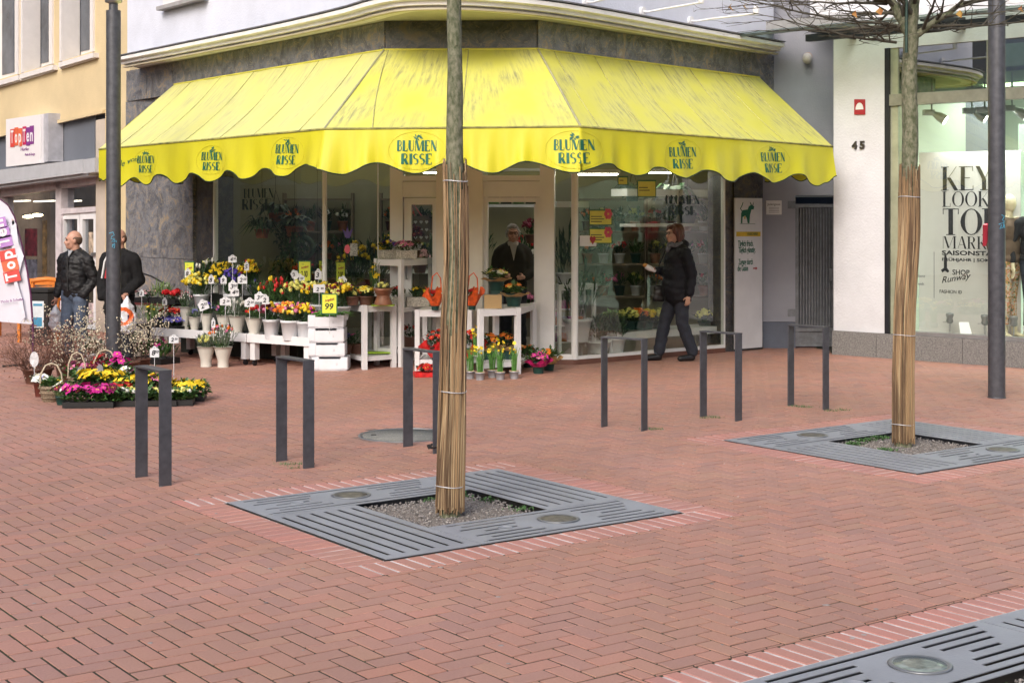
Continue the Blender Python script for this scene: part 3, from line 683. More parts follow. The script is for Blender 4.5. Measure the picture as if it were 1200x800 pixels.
st2 = MB().tube([A(1062.5, -30, Y2-.1)-b2, A(1062, 62, Y2-.1)-b2], .011, 6).build('stake', mat('dark_green_stake', (.03, .07, .055), .5), t2)
# ================================================================ FLOWER SHOP BUILDING
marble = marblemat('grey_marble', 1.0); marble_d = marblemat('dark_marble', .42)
plaster = mat('pale_blue_grey_plaster', (.66, .69, .79), .85, var=.05, sc=2, bump=.5, bsc=45)
greywall = mat('grey_passage_plaster', (.30, .31, .36), .85, var=.06, sc=2, bump=.35, bsc=50)
bluebase = mat('blue_grey_base_paint', (.10, .115, .155), .6, var=.1, sc=4, bump=.3, bsc=60)
moulding = mat('weathered_white_moulding', (.84, .84, .86), .7, c2=(.72, .70, .68), sc=4, sx=(1, 1, 3))
FR = [Vector((-5.647, 21.7, 0)), Vector((-1.375, 16.1, 0)), Vector((.268, 16.03, 0)), Vector((3.464, 19.6, 0))]
PL, PC, PR = Plane(FR[0], FR[1]), Plane(FR[1], FR[2]), Plane(FR[2], FR[3])
GL_ = [Vector((-5.66, 21.72, 0)), Vector((-2.25, 17.8, 0)), Vector((.739, 17.47, 0)), Vector((3.30, 19.5, 0))]
QL, QC, QR = Plane(GL_[0], GL_[1]), Plane(GL_[1], GL_[2]), Plane(GL_[2], GL_[3])
shop = thing('flower_shop_building', 'pale blue corner building with grey marble band and flower shop on the ground floor', 'building')
# frieze: slabs of marble, each a piece
ZF0, ZF1 = 3.42, 3.862
def slabs(P, a0, a1, z0, z1, n, mt, rnd, d=.06, base=0):
    cuts = [a0+(a1-a0)*i/n for i in range(n+1)]
    for i in range(1, n): cuts[i] += rnd.uniform(-.08, .08)
    for i in range(n):
        x0, x1 = cuts[i]+.003, cuts[i+1]-.003; m = MB()
        m.prism([P.pt(x0, z0, base), P.pt(x1, z0, base), P.pt(x1, z1, base), P.pt(x0, z1, base)], P.n*(d+rnd.uniform(0, .003)))
        m.build('stone_panel', mt, shop)
rs = random.Random(21)
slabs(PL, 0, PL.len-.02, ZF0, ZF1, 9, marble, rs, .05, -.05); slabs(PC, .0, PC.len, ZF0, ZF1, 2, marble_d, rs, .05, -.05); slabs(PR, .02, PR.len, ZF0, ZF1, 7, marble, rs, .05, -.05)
# structure behind frieze: slab over the shop (soffit) 
soff = [p for p in FR]; m = MB()
inn = [Vector((4.2, 24, 0)), Vector((-4.6, 26, 0))]
poly = [p+Vector((0, 0, 3.42)) for p in [FR[0]-PL.n*.06, FR[1]-(PL.n+PC.n).normalized()*.07, FR[2]-(PR.n+PC.n).normalized()*.07, FR[3]-PR.n*.06]+inn]
m.prism(poly, (0, 0, .42)); m.build('floor_slab', offwhite, shop)
# cornice along a rounded corner
def spl(pts, n):
    out = []; P = [pts[0]*2-pts[1]]+pts+[pts[-1]*2-pts[-2]]
    for i in range(1, len(P)-2):
        for k in range(n):
            t = k/n; a, b, c, d = P[i-1], P[i], P[i+1], P[i+2]
            out.append(.5*((2*b)+(c-a)*t+(2*a-5*b+4*c-d)*t*t+(3*b-a-3*c+d)*t**3))
    return out+[pts[-1]]
cp = []
for u, v in ((139, 77.5), (230, 60), (320, 42.5), (400, 25), (435, 15.5), (475, 9), (550, 8.5), (630, 14.5), (697, 24), (800, 42), (917, 62)):
    Y = (3.866-CH)*F/(HZ-v); cp.append(Vector(((u-600)*Y/F, Y, 0)))
cp[0] = cp[0]; CP = spl(cp, 6); nC = []
for i in range(len(CP)):
    d = (CP[min(i+1, len(CP)-1)]-CP[max(i-1, 0)]).normalized(); nC.append(Vector((d.y, -d.x, 0)))
def sweep(mb, prof, close=True):
    n = len(prof); vs = []
    for p, q in zip(CP, nC):
        for o_, z in prof: vs.append(p+q*o_+Vector((0, 0, z)))
    fs = [(i*n+k, (i+1)*n+k, (i+1)*n+(k+1) % n, i*n+(k+1) % n) for i in range(len(CP)-1) for k in range(n)]
    fs += [tuple(range(n)), tuple(range((len(CP)-1)*n, len(CP)*n))[::-1]]; mb.add(vs, fs); return mb
sf_ = [p-q*.2+Vector((0, 0, 3.868)) for p, q in zip(CP, nC)]+[Vector((4.2, 24, 3.868)), Vector((-4.6, 26, 3.868))]
MB().prism(sf_, (0, 0, .05)).build('soffit', mat('cream_soffit', (.50, .49, .45), .8, var=.1, sc=2), shop)
sweep(MB(), [(-.3, 3.866), (-.10, 3.866), (-.10, 3.885), (-.03, 3.89), (-.03, 3.93), (.03, 3.94), (.03, 3.985), (-.02, 3.995), (-.3, 3.995)]).build('cornice', moulding, shop)
sweep(MB(), [(-.125, 3.845), (-.06, 3.845), (-.06, 3.864), (-.125, 3.864)]).build('cornice_lip', mat('beige_soffit', (.52, .47, .36), .8, var=.1, sc=3), shop)
sweep(MB(), [(-.12, 3.997), (.045, 3.997), (.045, 4.012), (-.12, 4.045)]).build('lead_flashing', mat('lead_grey', (.16, .16, .18), .6, .2, var=.25, sc=6), shop)
sweep(MB(), [(-.45, 4.0), (-.13, 4.0), (-.13, 9.5), (-.45, 9.5)]).build('upper_wall', plaster, shop)
# window in the upper left wall (only its sill reaches the picture)
PU = Plane(CP[6]-nC[6]*.13, CP[12]-nC[12]*.13)
PUL = Plane(cp[0]-nC[0]*.13, cp[3]-nC[18]*.13)
def upwin(P, u0, u1, v0, dz=0):
    a = P.at(u0, v0, .0); b = P.at(u1, v0, .0); s0 = (a-P.o).dot(P.e); s1 = (b-P.o).dot(P.e); z = a.z
    w = MB(); w.prism([P.pt(s0, z-.05, 0), P.pt(s1, z-.05, 0), P.pt(s1, z, 0), P.pt(s0, z, 0)], P.n*.10); sl = w.build('window_sill', mat('grey_stone_sill', (.36, .35, .36), .7), shop)
    fr = MB()
    for x0, x1, z0, z1 in ((s0+.06, s0+.16, z, z+1.7), (s1-.16, s1-.06, z, z+1.7), (s0+.16, s1-.16, z, z+.09), (s0+.16, s1-.16, z+1.6, z+1.7), ((s0+s1)/2-.04, (s0+s1)/2+.04, z+.09, z+1.6)):
        fr.prism([P.pt(x0, z0, .0), P.pt(x1, z0, .0), P.pt(x1, z1, .0), P.pt(x0, z1, .0)], P.n*.03)
    f_ = fr.build('window_frame', white, shop)
    MB().prism([P.pt(s0+.16, z+.09, .004), P.pt(s1-.16, z+.09, .004), P.pt(s1-.16, z+1.6, .004), P.pt(s0+.16, z+1.6, .004)], P.n*.006).build('pane', mat('dark_pane', (.03, .035, .04), .08), f_)
upwin(PUL, 191, 242, 9)
# walls: left marble pillar, dark returns
def wallpanel(P, a0, a1, z0, z1, mt, d0=-.28, d1=0, nm='stone_panel', par=None):
    m = MB(); m.prism([P.pt(a0, z0, d0), P.pt(a1, z0, d0), P.pt(a1, z1, d0), P.pt(a0, z1, d0)], P.n*(d1-d0)); return m.build(nm, mt, par or shop)
sL = lambda u: (QL.at(u, 300)-QL.o).dot(QL.e)
sC = lambda u: (QC.at(u, 300)-QC.o).dot(QC.e)
sR = lambda u: (QR.at(u, 300)-QR.o).dot(QR.e)
x0, x1, x2 = 0, sL(226), sL(252)
for z0, z1 in ((0, 1.15), (1.156, 2.3), (2.306, 3.415)):
    for a, b in ((x0, (x0+x1)/2-.003), ((x0+x1)/2+.003, x1)): wallpanel(QL, a, b, z0, z1, marble)
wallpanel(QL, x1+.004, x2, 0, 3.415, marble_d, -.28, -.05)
y0, y1, y2 = sR(848), sR(860), sR(892)
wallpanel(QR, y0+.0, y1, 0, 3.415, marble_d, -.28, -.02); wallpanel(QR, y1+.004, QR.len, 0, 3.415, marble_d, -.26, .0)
# inner back walls and side walls, floor, ceiling of the shop
cream = mat('shop_interior_wall', (.40, .385, .26), .8, var=.06, sc=1)
inn_ = MB()
B1, B2 = Vector((-4.4, 23.2, 0)), Vector((3.2, 23.4, 0))
def wseg(mb, p, q, z0, z1, t=.12):
    d = (q-p).normalized(); n = Vector((d.y, -d.x, 0)); mb.prism([p+Vector((0, 0, z0)), q+Vector((0, 0, z0)), q+Vector((0, 0, z1)), p+Vector((0, 0, z1))], n*-t)
BL = QL.pt(x2-.1, 0, -.3); BR = QR.pt(y0+.1, 0, -.3)
wseg(inn_, BL, B1, 0, 3.4); wseg(inn_, B1, B2, 0, 3.4); wseg(inn_, B2, BR, 0, 3.4)
inn_.build('interior_wall', cream, shop)
fl = MB(); fl.prism([GL_[1]+Vector((.1, .12, .004)), GL_[2]+Vector((-.05, .12, .004)), QR.pt(y0, .004, -.1), B2+Vector((0, 0, .004)), B1+Vector((0, 0, .004)), QL.pt(x2, .004, -.1)], (0, 0, .03)); fl.build('shop_floor', mat('shop_floor_tile', (.22, .20, .17), .4), shop)
# glazing: windows with slim posts
def bar(mb, P, a0, a1, z0, z1, d0, d1): mb.prism([P.pt(a0, z0, d0), P.pt(a1, z0, d0), P.pt(a1, z1, d0), P.pt(a0, z1, d0)], P.n*(d1-d0)); return mb
def pane(P, a0, a1, z0, z1, d=0, par=None, m=glass, nm='pane'):
    mb = MB(); bar(mb, P, a0, a1, z0, z1, d, d+.010); return mb.build(nm, m, par or shop)
wl = MB(); bar(wl, QL, x2, QL.len-.0, .06, .11, -.03, .03); bar(wl, QL, x2, QL.len, 3.3, 3.415, -.03, .03); bar(wl, QL, x2, x2+.03, .11, 3.3, -.03, .03); wlo = wl.build('display_window', offwhite, shop)
pane(QL, x2+.03, QL.len-.02, .11, 3.3, 0, wlo)
MB().lathe([(.03, 0.05), (.03, 3.42)], (GL_[1].x, GL_[1].y, 0), 12).build('corner_post', offwhite, shop)
bq = MB(); bar(bq, QL, x2, QL.len, .0, .058, -.05, .02); bq.build('plinth', mat('brown_plinth_tile', (.16, .07, .05), .5), shop)
# chamfer: side light, entrance frame, doors
c0, c1 = sC(458), sC(650); d0_, d1_ = sC(473), sC(633); k0, k1 = sC(513), sC(567)
wc = MB(); bar(wc, QC, .02, c0, .06, .11, -.03, .03); bar(wc, QC, .02, c0, 3.3, 3.415, -.03, .03); sc443 = sC(443); bar(wc, QC, sc443-.006, sc443+.006, .11, 3.3, -.01, .01); wco = wc.build('side_window', offwhite, shop)
pane(QC, .03, sc443-.006, .11, 3.3, 0, wco); pane(QC, sc443+.006, c0, .11, 3.3, 0, wco)
ent = MB()
bar(ent, QC, c0, d0_, 0, 3.415, -.10, .06); bar(ent, QC, d1_, c1, 0, 3.415, -.10, .06)
zt = CH+(HZ-231)*17.6/F; zt2 = CH+(HZ-206)*17.6/F
for a, b in ((d0_, k0), (k1, d1_)):
    bar(ent, QC, a, b, zt, zt2-.07, -.08, .05); bar(ent, QC, a, b, zt2-.062, zt2, -.08, .065); bar(ent, QC, a, b, 3.30, 3.415, -.08, .05)
ent_o = ent.build('entrance_frame', offwhite, shop)
pane(QC, d0_, k0, zt2, 3.3, 0, ent_o); pane(QC, k1, d1_, zt2, 3.3, 0, ent_o)
bar(MB(), QC, k0, k1, 0, 3.415, -.35, .12).build('entrance_pillar', mat('ochre_pillar_paint', (.76, .73, .66), .6, var=.06, sc=2), shop)
# left door, closed glass with frame
dl = MB(); bar(dl, QC, d0_+.01, d0_+.10, .02, zt-.01, -.03, .03); bar(dl, QC, k0-.06, k0-.01, .02, zt-.01, -.03, .03); bar(dl, QC, d0_+.10, k0-.06, .02, .14, -.03, .03); bar(dl, QC, d0_+.10, k0-.06, zt-.09, zt-.01, -.03, .03)
dlo = dl.build('door', offwhite, shop); pane(QC, d0_+.10, k0-.06, .14, zt-.09, 0, dlo)
hb = MB(); hb.tube([QC.pt(d0_+.05, 1.0, .04), QC.pt(d0_+.05, 1.0, .09), QC.pt(d0_+.05, 1.16, .09), QC.pt(d0_+.05, 1.16, .04)], .010, 6); hb.build('handle', alu, dlo)
# right doorway stands open: frame only, open leaf swung inwards
dr = MB(); bar(dr, QC, k1, k1+.05, .0, zt-.005, -.06, .03); bar(dr, QC, d1_-.05, d1_, 0, zt-.005, -.06, .03); bar(dr, QC, k1+.05, d1_-.05, zt-.06, zt-.005, -.06, .03); dr.build('door_frame', offwhite, shop)
lv_ = MB(); hp = QC.pt(d1_-.06, 0, -.07); LP = Plane(hp, hp+Vector((.12, .85, 0)))
bar(lv_, LP, 0, .08, .02, zt-.08, -.02, .02); bar(lv_, LP, .72, .80, .02, zt-.08, -.02, .02); bar(lv_, LP, .08, .72, .02, .12, -.02, .02); bar(lv_, LP, .08, .72, zt-.16, zt-.08, -.02, .02); lo = lv_.build('door', offwhite, shop); pane(LP, .08, .72, .12, zt-.16, 0, lo)
# right: side light + corner post + big display window
wr = MB(); bar(wr, QC, c1, QC.len-.02, .06, .12, -.03, .03); bar(wr, QC, c1, QC.len-.02, 3.3, 3.415, -.03, .03); wro = wr.build('side_window', offwhite, shop); pane(QC, c1, QC.len-.02, .12, 3.3, 0, wro)
MB().lathe([(.042, 0.06), (.042, 3.42)], (GL_[2].x, GL_[2].y, 0), 14).build('corner_post', offwhite, shop)
wr2 = MB(); bar(wr2, QR, .02, y0, .06, .10, -.03, .03); bar(wr2, QR, .02, y0, 3.3, 3.415, -.03, .03); bar(wr2, QR, y0-.02, y0, .1, 3.3, -.03, .03); wr2o = wr2.build('display_window', offwhite, shop); pane(QR, .02, y0-.02, .10, 3.3, 0, wr2o)
for P_q, qa, qb in ((QR, -.03, y0), (QC, c1, QC.len+.02), (QC, .02, c0)): bar(MB(), P_q, qa, qb, 0, .058, -.05, .03).build('plinth', mat('brown_plinth_tile', (0, 0, 0)), shop)
bar(MB(), QC, d0_, d1_, 0, .03, -.2, .12).build('door_step', mat('step_stone', (.28, .22, .18), .7), shop)
# ---- lettering and stickers on the glass
tealtxt = mat('dark_teal_letters', (.008, .035, .04), .5)
def decal(P, u, v, off): return P.mat(P.at(u, v, off))
dg = thing('window_lettering', 'dark shop name letters on the left display window', 'lettering')
flat_letters('BLUMEN', .12, tealtxt, dg, decal(QL, 303, 226.5, .012), wid=.72, thick=.26, thin=.035, serif=False)
flat_letters('RISSE', .14, tealtxt, dg, decal(QL, 301, 239.5, .012), wid=.72, thick=.26, thin=.035, serif=False)
dg2 = thing('window_lettering', 'dark shop name letters on the right display window above the woman', 'lettering')
flat_letters('BLUMEN', .11, tealtxt, dg2, decal(QR, 800, 234, .012), wid=.60, thick=.26, thin=.035, serif=False)
flat_letters('RISSE', .11, tealtxt, dg2, decal(QR, 800, 247, .012), wid=.5, thick=.26, thin=.035, serif=False)
def board(P, u0, v0, u1, v1, m, d0=.014, d1=.022, name='panel', parent=None, poly=None):
    mb = MB(); pq(mb, P, poly or rect(u0, v0, u1, v1), d0, d1); return mb.build(name, m, parent)
yel = mat('yellow_card', (.72, .66, .10), .5, var=.05); pinkc = mat('pink_print', (.65, .10, .16), .5); redc = mat('red_print', (.36, .02, .03), .5); blk = mat('black_print', (.02, .02, .02), .5); wcard = mat('white_card', (.75, .75, .76), .5, var=.03); grn = mat('dark_green_frame', (.03, .14, .06), .5)
def notice(P, u0, v0, u1, v1, label, lines=3, blob=True):
    o = thing('window_notice', label, 'notice'); board(P, u0, v0, u1, v1, grn, .012, .014, 'frame', o); board(P, u0+1, v0+1.6, u1-1, v1-1, yel, .0145, .017, 'card', o)
    w, h = u1-u0, v1-v0; m = MB()
    for k in range(lines): pq(m, P, rect(u0+2, v0+h*(.42+.16*k), u0+w*(.55+.1*(k % 2)), v0+h*(.42+.16*k)+1), .0172, .0178)
    m.build('print', blk, o)
    if blob:
        q = MB(); c = P.at(u0+w*.8, v0+h*.28, .0175)
        for k in range(6):
            a = k*pi/3; q.ball(c+P.e*cos(a)*.04+Vector((0, 0, sin(a)*.04)), (.03, .012, .03), 6, 4)
        q.build('flower_print', pinkc, o)
notice(QR, 690.5, 245.5, 717.5, 264, 'upper yellow notice card stuck on the shop window'); notice(QR, 690.5, 267, 717.5, 285.5, 'lower yellow notice card stuck on the shop window')
notice(QR, 724, 206.5, 736, 217, 'small yellow card hanging high in the right display window', 1, False); notice(QR, 747, 211, 769, 231, 'wide yellow card hanging high in the right display window', 2, False)
hs = thing('heart_sticker', 'white sticker with a red heart low on the corner of the right window', 'sticker'); board(QR, 679.5, 276, 699, 288.5, wcard, .012, .015, 'card', hs)
q = MB(); c = QR.at(694.5, 281, .016)
q.prism([c+QR.e*x+Vector((0, 0, z)) for x, z in ((0, -.055), (.045, 0), (.045, .03), (.022, .045), (0, .03), (-.022, .045), (-.045, .03), (-.045, 0))], QR.n*.003); q.build('heart', redc, hs)
ts = thing('tulip_sticker', 'purple tulip and red rose stickers on the glass left of the door', 'sticker')
q = MB(); c = QC.at(407, 274, .02)
q.prism([c+QC.e*x+Vector((0, 0, z)) for x, z in ((-.02, -.05), (.03, -.05), (.07, .07), (.02, .02), (.0, .09), (-.02, .02), (-.06, .06))], QC.n*.003); q.build('tulip', mat('violet_print', (.10, .06, .30), .5), ts)
q = MB(); c = QC.at(407, 292, .02); q.prism([c+QC.e*.035*cos(a)+Vector((0, 0, .055*sin(a))) for a in [i*pi/6 for i in range(12)]], QC.n*.003); q.build('rose', pinkc, ts)
board(QC, 410, 285, 419, 300, mat('grey_sticker_print', (.35, .36, .34), .5, var=.5, sc=60), .02, .022, 'print', ts)
# ---- shelves, lights and pots inside
lampm = mat('lit_lamp_panel', (1, .93, .75), .5, emit=26)
for qx, qy in ((-3.1, 20.4), (-1.6, 19.6), (0, 20.0), (1.5, 19.4), (2.2, 20.8), (-2.6, 22.2), (0.6, 22.3)):
    MB().box((qx, qy, 3.36), (1.3, .16, .05)).build('added_lamp_housing', white, shop); MB().box((qx, qy, 3.33), (1.24, .10, .012)).build('added_lamp_tube', mat('added_ceiling_glow', (1, .95, .82), .5, emit=7.5), shop)  # added strips, out of view behind the valance, brightening the shop interior
il = thing('ceiling_lamp', 'lit strip lamp under the shop ceiling behind the right window', 'lamp'); c = A(697, 207, 18.3)
MB().box((0, 0, .06), (.62, .14, .05)).build('housing', white, il)
for k in range(3): MB().box((0, -.05+.05*k, .03), (.56, .022, .02)).build('tube', lampm, il)
il.location = c; il2 = copy_tree(il); il2.location = A(776, 205, 19.4); il2['label'] = 'lit strip lamp behind the right window above the yellow cards'
il3 = copy_tree(il); il3.location = A(520, 205, 20.5); il3['label'] = 'lit strip lamp behind the left shop door'
def inshelf(P, u0, u1, v, off, z_off, label, legs=True, dep=.35, th=.04):
    a, b = P.at(u0, v, off), P.at(u1, v, off); o = thing('shelf', label, 'shelf', (a+b)/2, atan2((b-a).y, (b-a).x)); L_ = (b-a).length
    MB().box((0, dep/2, -th/2), (L_, dep, th)).build('board', white, o)
    if legs:
        z = ((a+b)/2).z
        for sx in (-1, 1):
            for sy in (.03, dep-.03): MB().box((sx*(L_/2-.03), sy, -z/2-.02+.02), (.04, .04, z-.06)).build('leg', white, o)
    return o
inshelf(QR, 652, 690, 236, -.25, 0, 'long white shelf high behind the corner post of the shop', False, .3, .07); inshelf(QR, 655, 700, 333, -.25, 0, 'white shelf at table height behind the corner post', True, .3, .07)
inshelf(QR, 735, 836, 222, -.5, 0, 'upper white shelf with pots in the right display window', False, .3, .09); inshelf(QR, 745, 835, 262, -.55, 0, 'middle white shelf in the right display window', False, .3)
inshelf(QR, 716, 846, 386, -.12, 0, 'low white bench of cabbage heads inside the right display window', True, .45, .09)
o_ = thing('shelf_unit', 'tall white shelf with green boxes deep inside the doorway', 'shelf', (.0, 22.7, 0))
for z in (.9, 1.9, 2.45): MB().box((-.25, 0, z), (1.5, .3, .04)).build('shelf', white, o_)
for k in range(7): MB().box((-.85+k*.19, -.02, 2.07), (.16, .22, .28)).build('box', mat('green_box%d' % (k % 2), ((.05, .12, .03) if k % 2 else (.015, .03, .02)), .6), o_)
for sx in (-1.0, .5): MB().box((sx, 0, 1.3), (.04, .3, 2.6)).build('upright', white, o_)
hd = thing('heart_ornament', 'grey wooden board of white hearts hanging behind the left shop door', 'ornament'); PD = Plane((-2, 18.4), (1, 18.1))
board(PD, 484, 253, 503, 284, mat('grey_wood', (.16, .14, .12), .7, sx=(1, 1, .1)), 0, .02, 'board', hd)
for k in range(3):
    for j in range(3):
        c = PD.at(487+6.5*k, 260+9*j, .021); MB().prism([c+PD.e*x+Vector((0, 0, z)) for x, z in ((0, -.025), (.022, 0), (.012, .018), (0, .01), (-.012, .018), (-.022, 0))], PD.n*.005).build('heart', wcard, hd)
MB().tube([PD.at(486, 253, .01), PD.at(482, 236, .01), PD.at(494, 253, .01)], .008, 5).build('ribbon', pinkc, hd)

# ================================================================ AWNING
ayel = awnmat('yellow_awning_cloth', (.68, .67, .105), (.20, .20, .14), .13, 1.0)
ayel2 = awnmat('skylit_awning_cloth', (.74, .73, .23), (.24, .24, .18), .13, .55)  # left slope: paler yellow, sky reflection put into the cloth colour
vyel = awnmat('yellow_valance_cloth', (.67, .63, .012), (.40, .36, .05), .15, .2)
seam_m = mat('grey_seam', (.52, .50, .20), .8, c2=(.30, .29, .14), sc=20)
aw = thing('awning', 'yellow shop awning with scalloped valance around the corner', 'awning', (0, 0, 0))
ZT = 3.545
def on_line(P, u, off):                                # intersection with the plane, at fixed height z -> returns x,y
    p = P.at(u, 250, off); return Vector((p.x, p.y, 0))
T0 = PL.at(204, 99, .02); T1 = PL.pt(PL.len, ZT, .02); T1 = A(450, 60, 16.06); T2 = A(630.5, 59, 15.99); T3 = PR.at(890, 94, .02)
for t_ in (T0, T1, T2, T3): t_.z = ZT
B0 = A(116, 175, 18.95); B1_ = A(380, 151.3, 14.49); B2_ = A(680.5, 148.3, 14.3); B3 = A(975.7, 171.7, 18.17)
for b_ in (B0, B1_, B2_, B3): pass
def sagquad(Ta, Tb, Ba, Bb, nu, nv, name, m, sag=.05):
    mb = MB(); vs = []; uv = []
    L_ = (Bb-Ba).length; n = (Tb-Ta).cross(Ba-Ta).normalized()
    if n.z < 0: n = -n
    for j in range(nv+1):
        for i in range(nu+1):
            s_, t = i/nu, j/nv; p = Ta.lerp(Tb, s_).lerp(Ba.lerp(Bb, s_), t)
            vs.append(p-n*sag*sin(pi*t)*sin(pi*max(.0001, min(.9999, s_)))**.4+n*.004*sin(s_*L_*9+j)); uv.append(((Ta.x+L_*s_), t*1.7))
    top = vs; bot = [p-n*.004 for p in vs]; N_ = len(vs)
    fs = [(j*(nu+1)+i, (j+1)*(nu+1)+i, (j+1)*(nu+1)+i+1, j*(nu+1)+i+1) for j in range(nv) for i in range(nu)]
    mb.add(top, fs, True); mb.uv = uv; return mb.build(name, m, aw)
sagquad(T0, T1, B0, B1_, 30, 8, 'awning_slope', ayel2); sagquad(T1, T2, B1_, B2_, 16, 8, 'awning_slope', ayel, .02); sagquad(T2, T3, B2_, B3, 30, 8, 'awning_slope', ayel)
nrmL = (T1-T0).cross(B0-T0).normalized(); nrmR = (T3-T2).cross(B2_-T2).normalized(); nrmC = (T2-T1).cross(B1_-T1).normalized()
def seamline(Ta, Tb, Ba, Bb, s0, s1, w=.006, sag=.05, nm='seam', m=seam_m):
    n = (Tb-Ta).cross(Ba-Ta).normalized(); n = -n if n.z < 0 else n; q = []
    for k in range(9):
        t = k/8; s_ = s0+(s1-s0)*t; q.append(Ta.lerp(Tb, s_).lerp(Ba.lerp(Bb, s_), t)-n*(sag*sin(pi*t)*sin(pi*max(.0001, min(.9999, s_)))**.4-.004))
    MB().tube(q, w, 5).build(nm, m, aw)
for s_ in (.10, .27, .44, .60, .74, .92): seamline(T0, T1, B0, B1_, s_, s_+(.0 if s_ < .9 else -.01), .004)
for a, b in ((.03, .19), (.55, .53)): seamline(T1, T2, B1_, B2_, a, b, .006, .02)
for s_ in (.06, .22, .36, .50, .64, .78, .9): seamline(T2, T3, B2_, B3, s_, s_, .0045)
hipm = mat('awning_hip_piping', (.34, .33, .20), .7)
for a, b in ((T1, B1_), (T2, B2_)): MB().tube([a, b], .013, 6).build('hip_seam', hipm, aw)
for a, b in ((T0, T1), (T1, T2), (T2, T3)): MB().tube([a+Vector((0, 0, .005)), b+Vector((0, 0, .005))], .012, 6).build('head_rail', mat('yellow_rail', (.65, .60, .08), .6), aw)
MB().tube([B0, B1_, B2_, B3], .012, 6).build('front_seam', mat('dirty_front_seam', (.13, .13, .05), .8, c2=(.40, .38, .10), sc=9), aw)
MB().tube([B0+Vector((0, .05, -.03)), B1_+Vector((.03, .06, -.03)), B2_+Vector((-.03, .06, -.03)), B3+Vector((0, .05, -.03))], .02, 8).build('front_bar', alu, aw)
# valance; knots (u, v) are the successive highs and lows of the scalloped hem
knots = [(116, 209), (122, 212), (131, 208.5), (146, 219), (158, 208), (172.5, 216.5), (192, 204.5), (209, 215), (229, 203), (249, 213), (270, 200), (290, 210), (312.5, 197.5), (335, 207), (360, 193), (401, 204.5), (441.5, 191), (487, 203.5), (530, 190), (577, 203), (617, 189.5), (671, 202.5), (709, 192), (744, 206), (770.6, 196), (799, 209), (827, 199.5), (855, 213), (879, 202.5), (905.6, 214.5), (932, 204), (956, 218), (968, 214), (975.7, 206)]
SEG = [(B0, B1_), (B1_, B2_), (B2_, B3)]
def front_at(u):
    for a, b in SEG:
        ua, ub = 600+a.x/a.y*F, 600+b.x/b.y*F
        if ua-.5 <= u <= ub+.5:
            k = (u-600)/F; t = (k*a.y-a.x)/((b.x-a.x)-k*(b.y-a.y)); t = min(1, max(0, t)); p = a.lerp(b, t); d = (b-a).normalized(); nn = Vector((d.y, -d.x, 0)).normalized()
            for q0, q1, uc in ((SEG[0], SEG[1], 379.9), (SEG[1], SEG[2], 679.1)):
                w = max(0, 1-abs(u-uc)/34)*.5
                if w > 0:
                    e0, e1 = (q0[1]-q0[0]).normalized(), (q1[1]-q1[0]).normalized(); oth = e1 if u < uc else e0
                    nn = (nn*(1-w)+Vector((oth.y, -oth.x, 0)).normalized()*w).normalized()
            return p, nn
    return None
def hem(u):
    for (ua, va), (ub, vb) in zip(knots, knots[1:]):
        if ua <= u <= ub: t = (u-ua)/(ub-ua); t = (1-cos(pi*t))/2; return va+(vb-va)*t
    return knots[-1][1]
def valpos(u, k, extra=0):                             # k: 0 at the fold, 1 at the hem
    p, n = front_at(u); zh = CH+(HZ-hem(u))*p.y/F; n2 = n
    cu = min(abs(u-380), abs(u-680.5)); bl = max(0, 1-cu/26)
    off = .03*k+.022*sin(u*.135+1)*k*k+.012*sin(u*.31)*k+bl*.05*k+extra
    return Vector((p.x, p.y, p.z+(zh-p.z)*k))+n*off
us = [116+i*(975.7-116)/430 for i in range(431)]; NV = 7; vm = MB(); uv = []
vs = [];
for j in range(NV+1):
    for u in us: vs.append(valpos(u, j/NV)); uv.append((u*.012, j*.05))
n_ = len(us); vm.add(vs, [(j*n_+i, (j+1)*n_+i, (j+1)*n_+i+1, j*n_+i+1) for j in range(NV) for i in range(n_-1)], True); vm.uv = uv; vm.build('valance', vyel, aw)
MB().tube([valpos(u, 1, .001) for u in us], .0065, 5).build('hem_piping', mat('dark_green_piping', (.01, .035, .02), .6), aw)
# valance returns along both ends, back to the wall
def ret(a, b, nl):
    mb = MB(); vs = []; uv = []; n = 40; hp_ = []
    for j in range(5):
        for i in range(n+1):
            t = i/n; p = a.lerp(b, t); h_ = .36+.055*cos(2*pi*t*nl+.6)
            vs.append(Vector((p.x, p.y, p.z-h_*j/4)));  uv.append((t*2, j*.1))
            if j == 4: hp_.append(vs[-1])
    mb.add(vs, [(j*(n+1)+i, (j+1)*(n+1)+i, (j+1)*(n+1)+i+1, j*(n+1)+i+1) for j in range(4) for i in range(n)], True); mb.uv = uv; mb.build('valance_return', vyel, aw)
    MB().tube(hp_, .0065, 5).build('hem_piping', _M['dark_green_piping'], aw)
WL = QL.pt(.62, 0, .03); WL.z = B0.z; WR = QR.pt(QR.len-.05, 0, .05); WR.z = B3.z
WL = Vector((T0.x+.15, T0.y-.1, B0.z)); WR = Vector((T3.x+.05, T3.y-.12, B3.z))
ret(B0, WL, 2); ret(B3, WR, 2)
for a, b, c in ((T0, B0, WL), (T3, B3, WR)):            # end gussets
    g = MB(); g.add([a, b, c, a+Vector((0, 0, -.004))], [(0, 1, 2)]); g.uv = [(0, 0), (1, 1), (0, 1), (0, 0)]; g.build('end_gusset', vyel, aw)
for a, b in ((T1, B1_), (T2, B2_), (T0, B0), (T3, B3)): MB().tube([a+Vector((0, .05, -.9)), b+Vector((0, .1, -.05))], .016, 6).build('folding_arm', alu, aw)
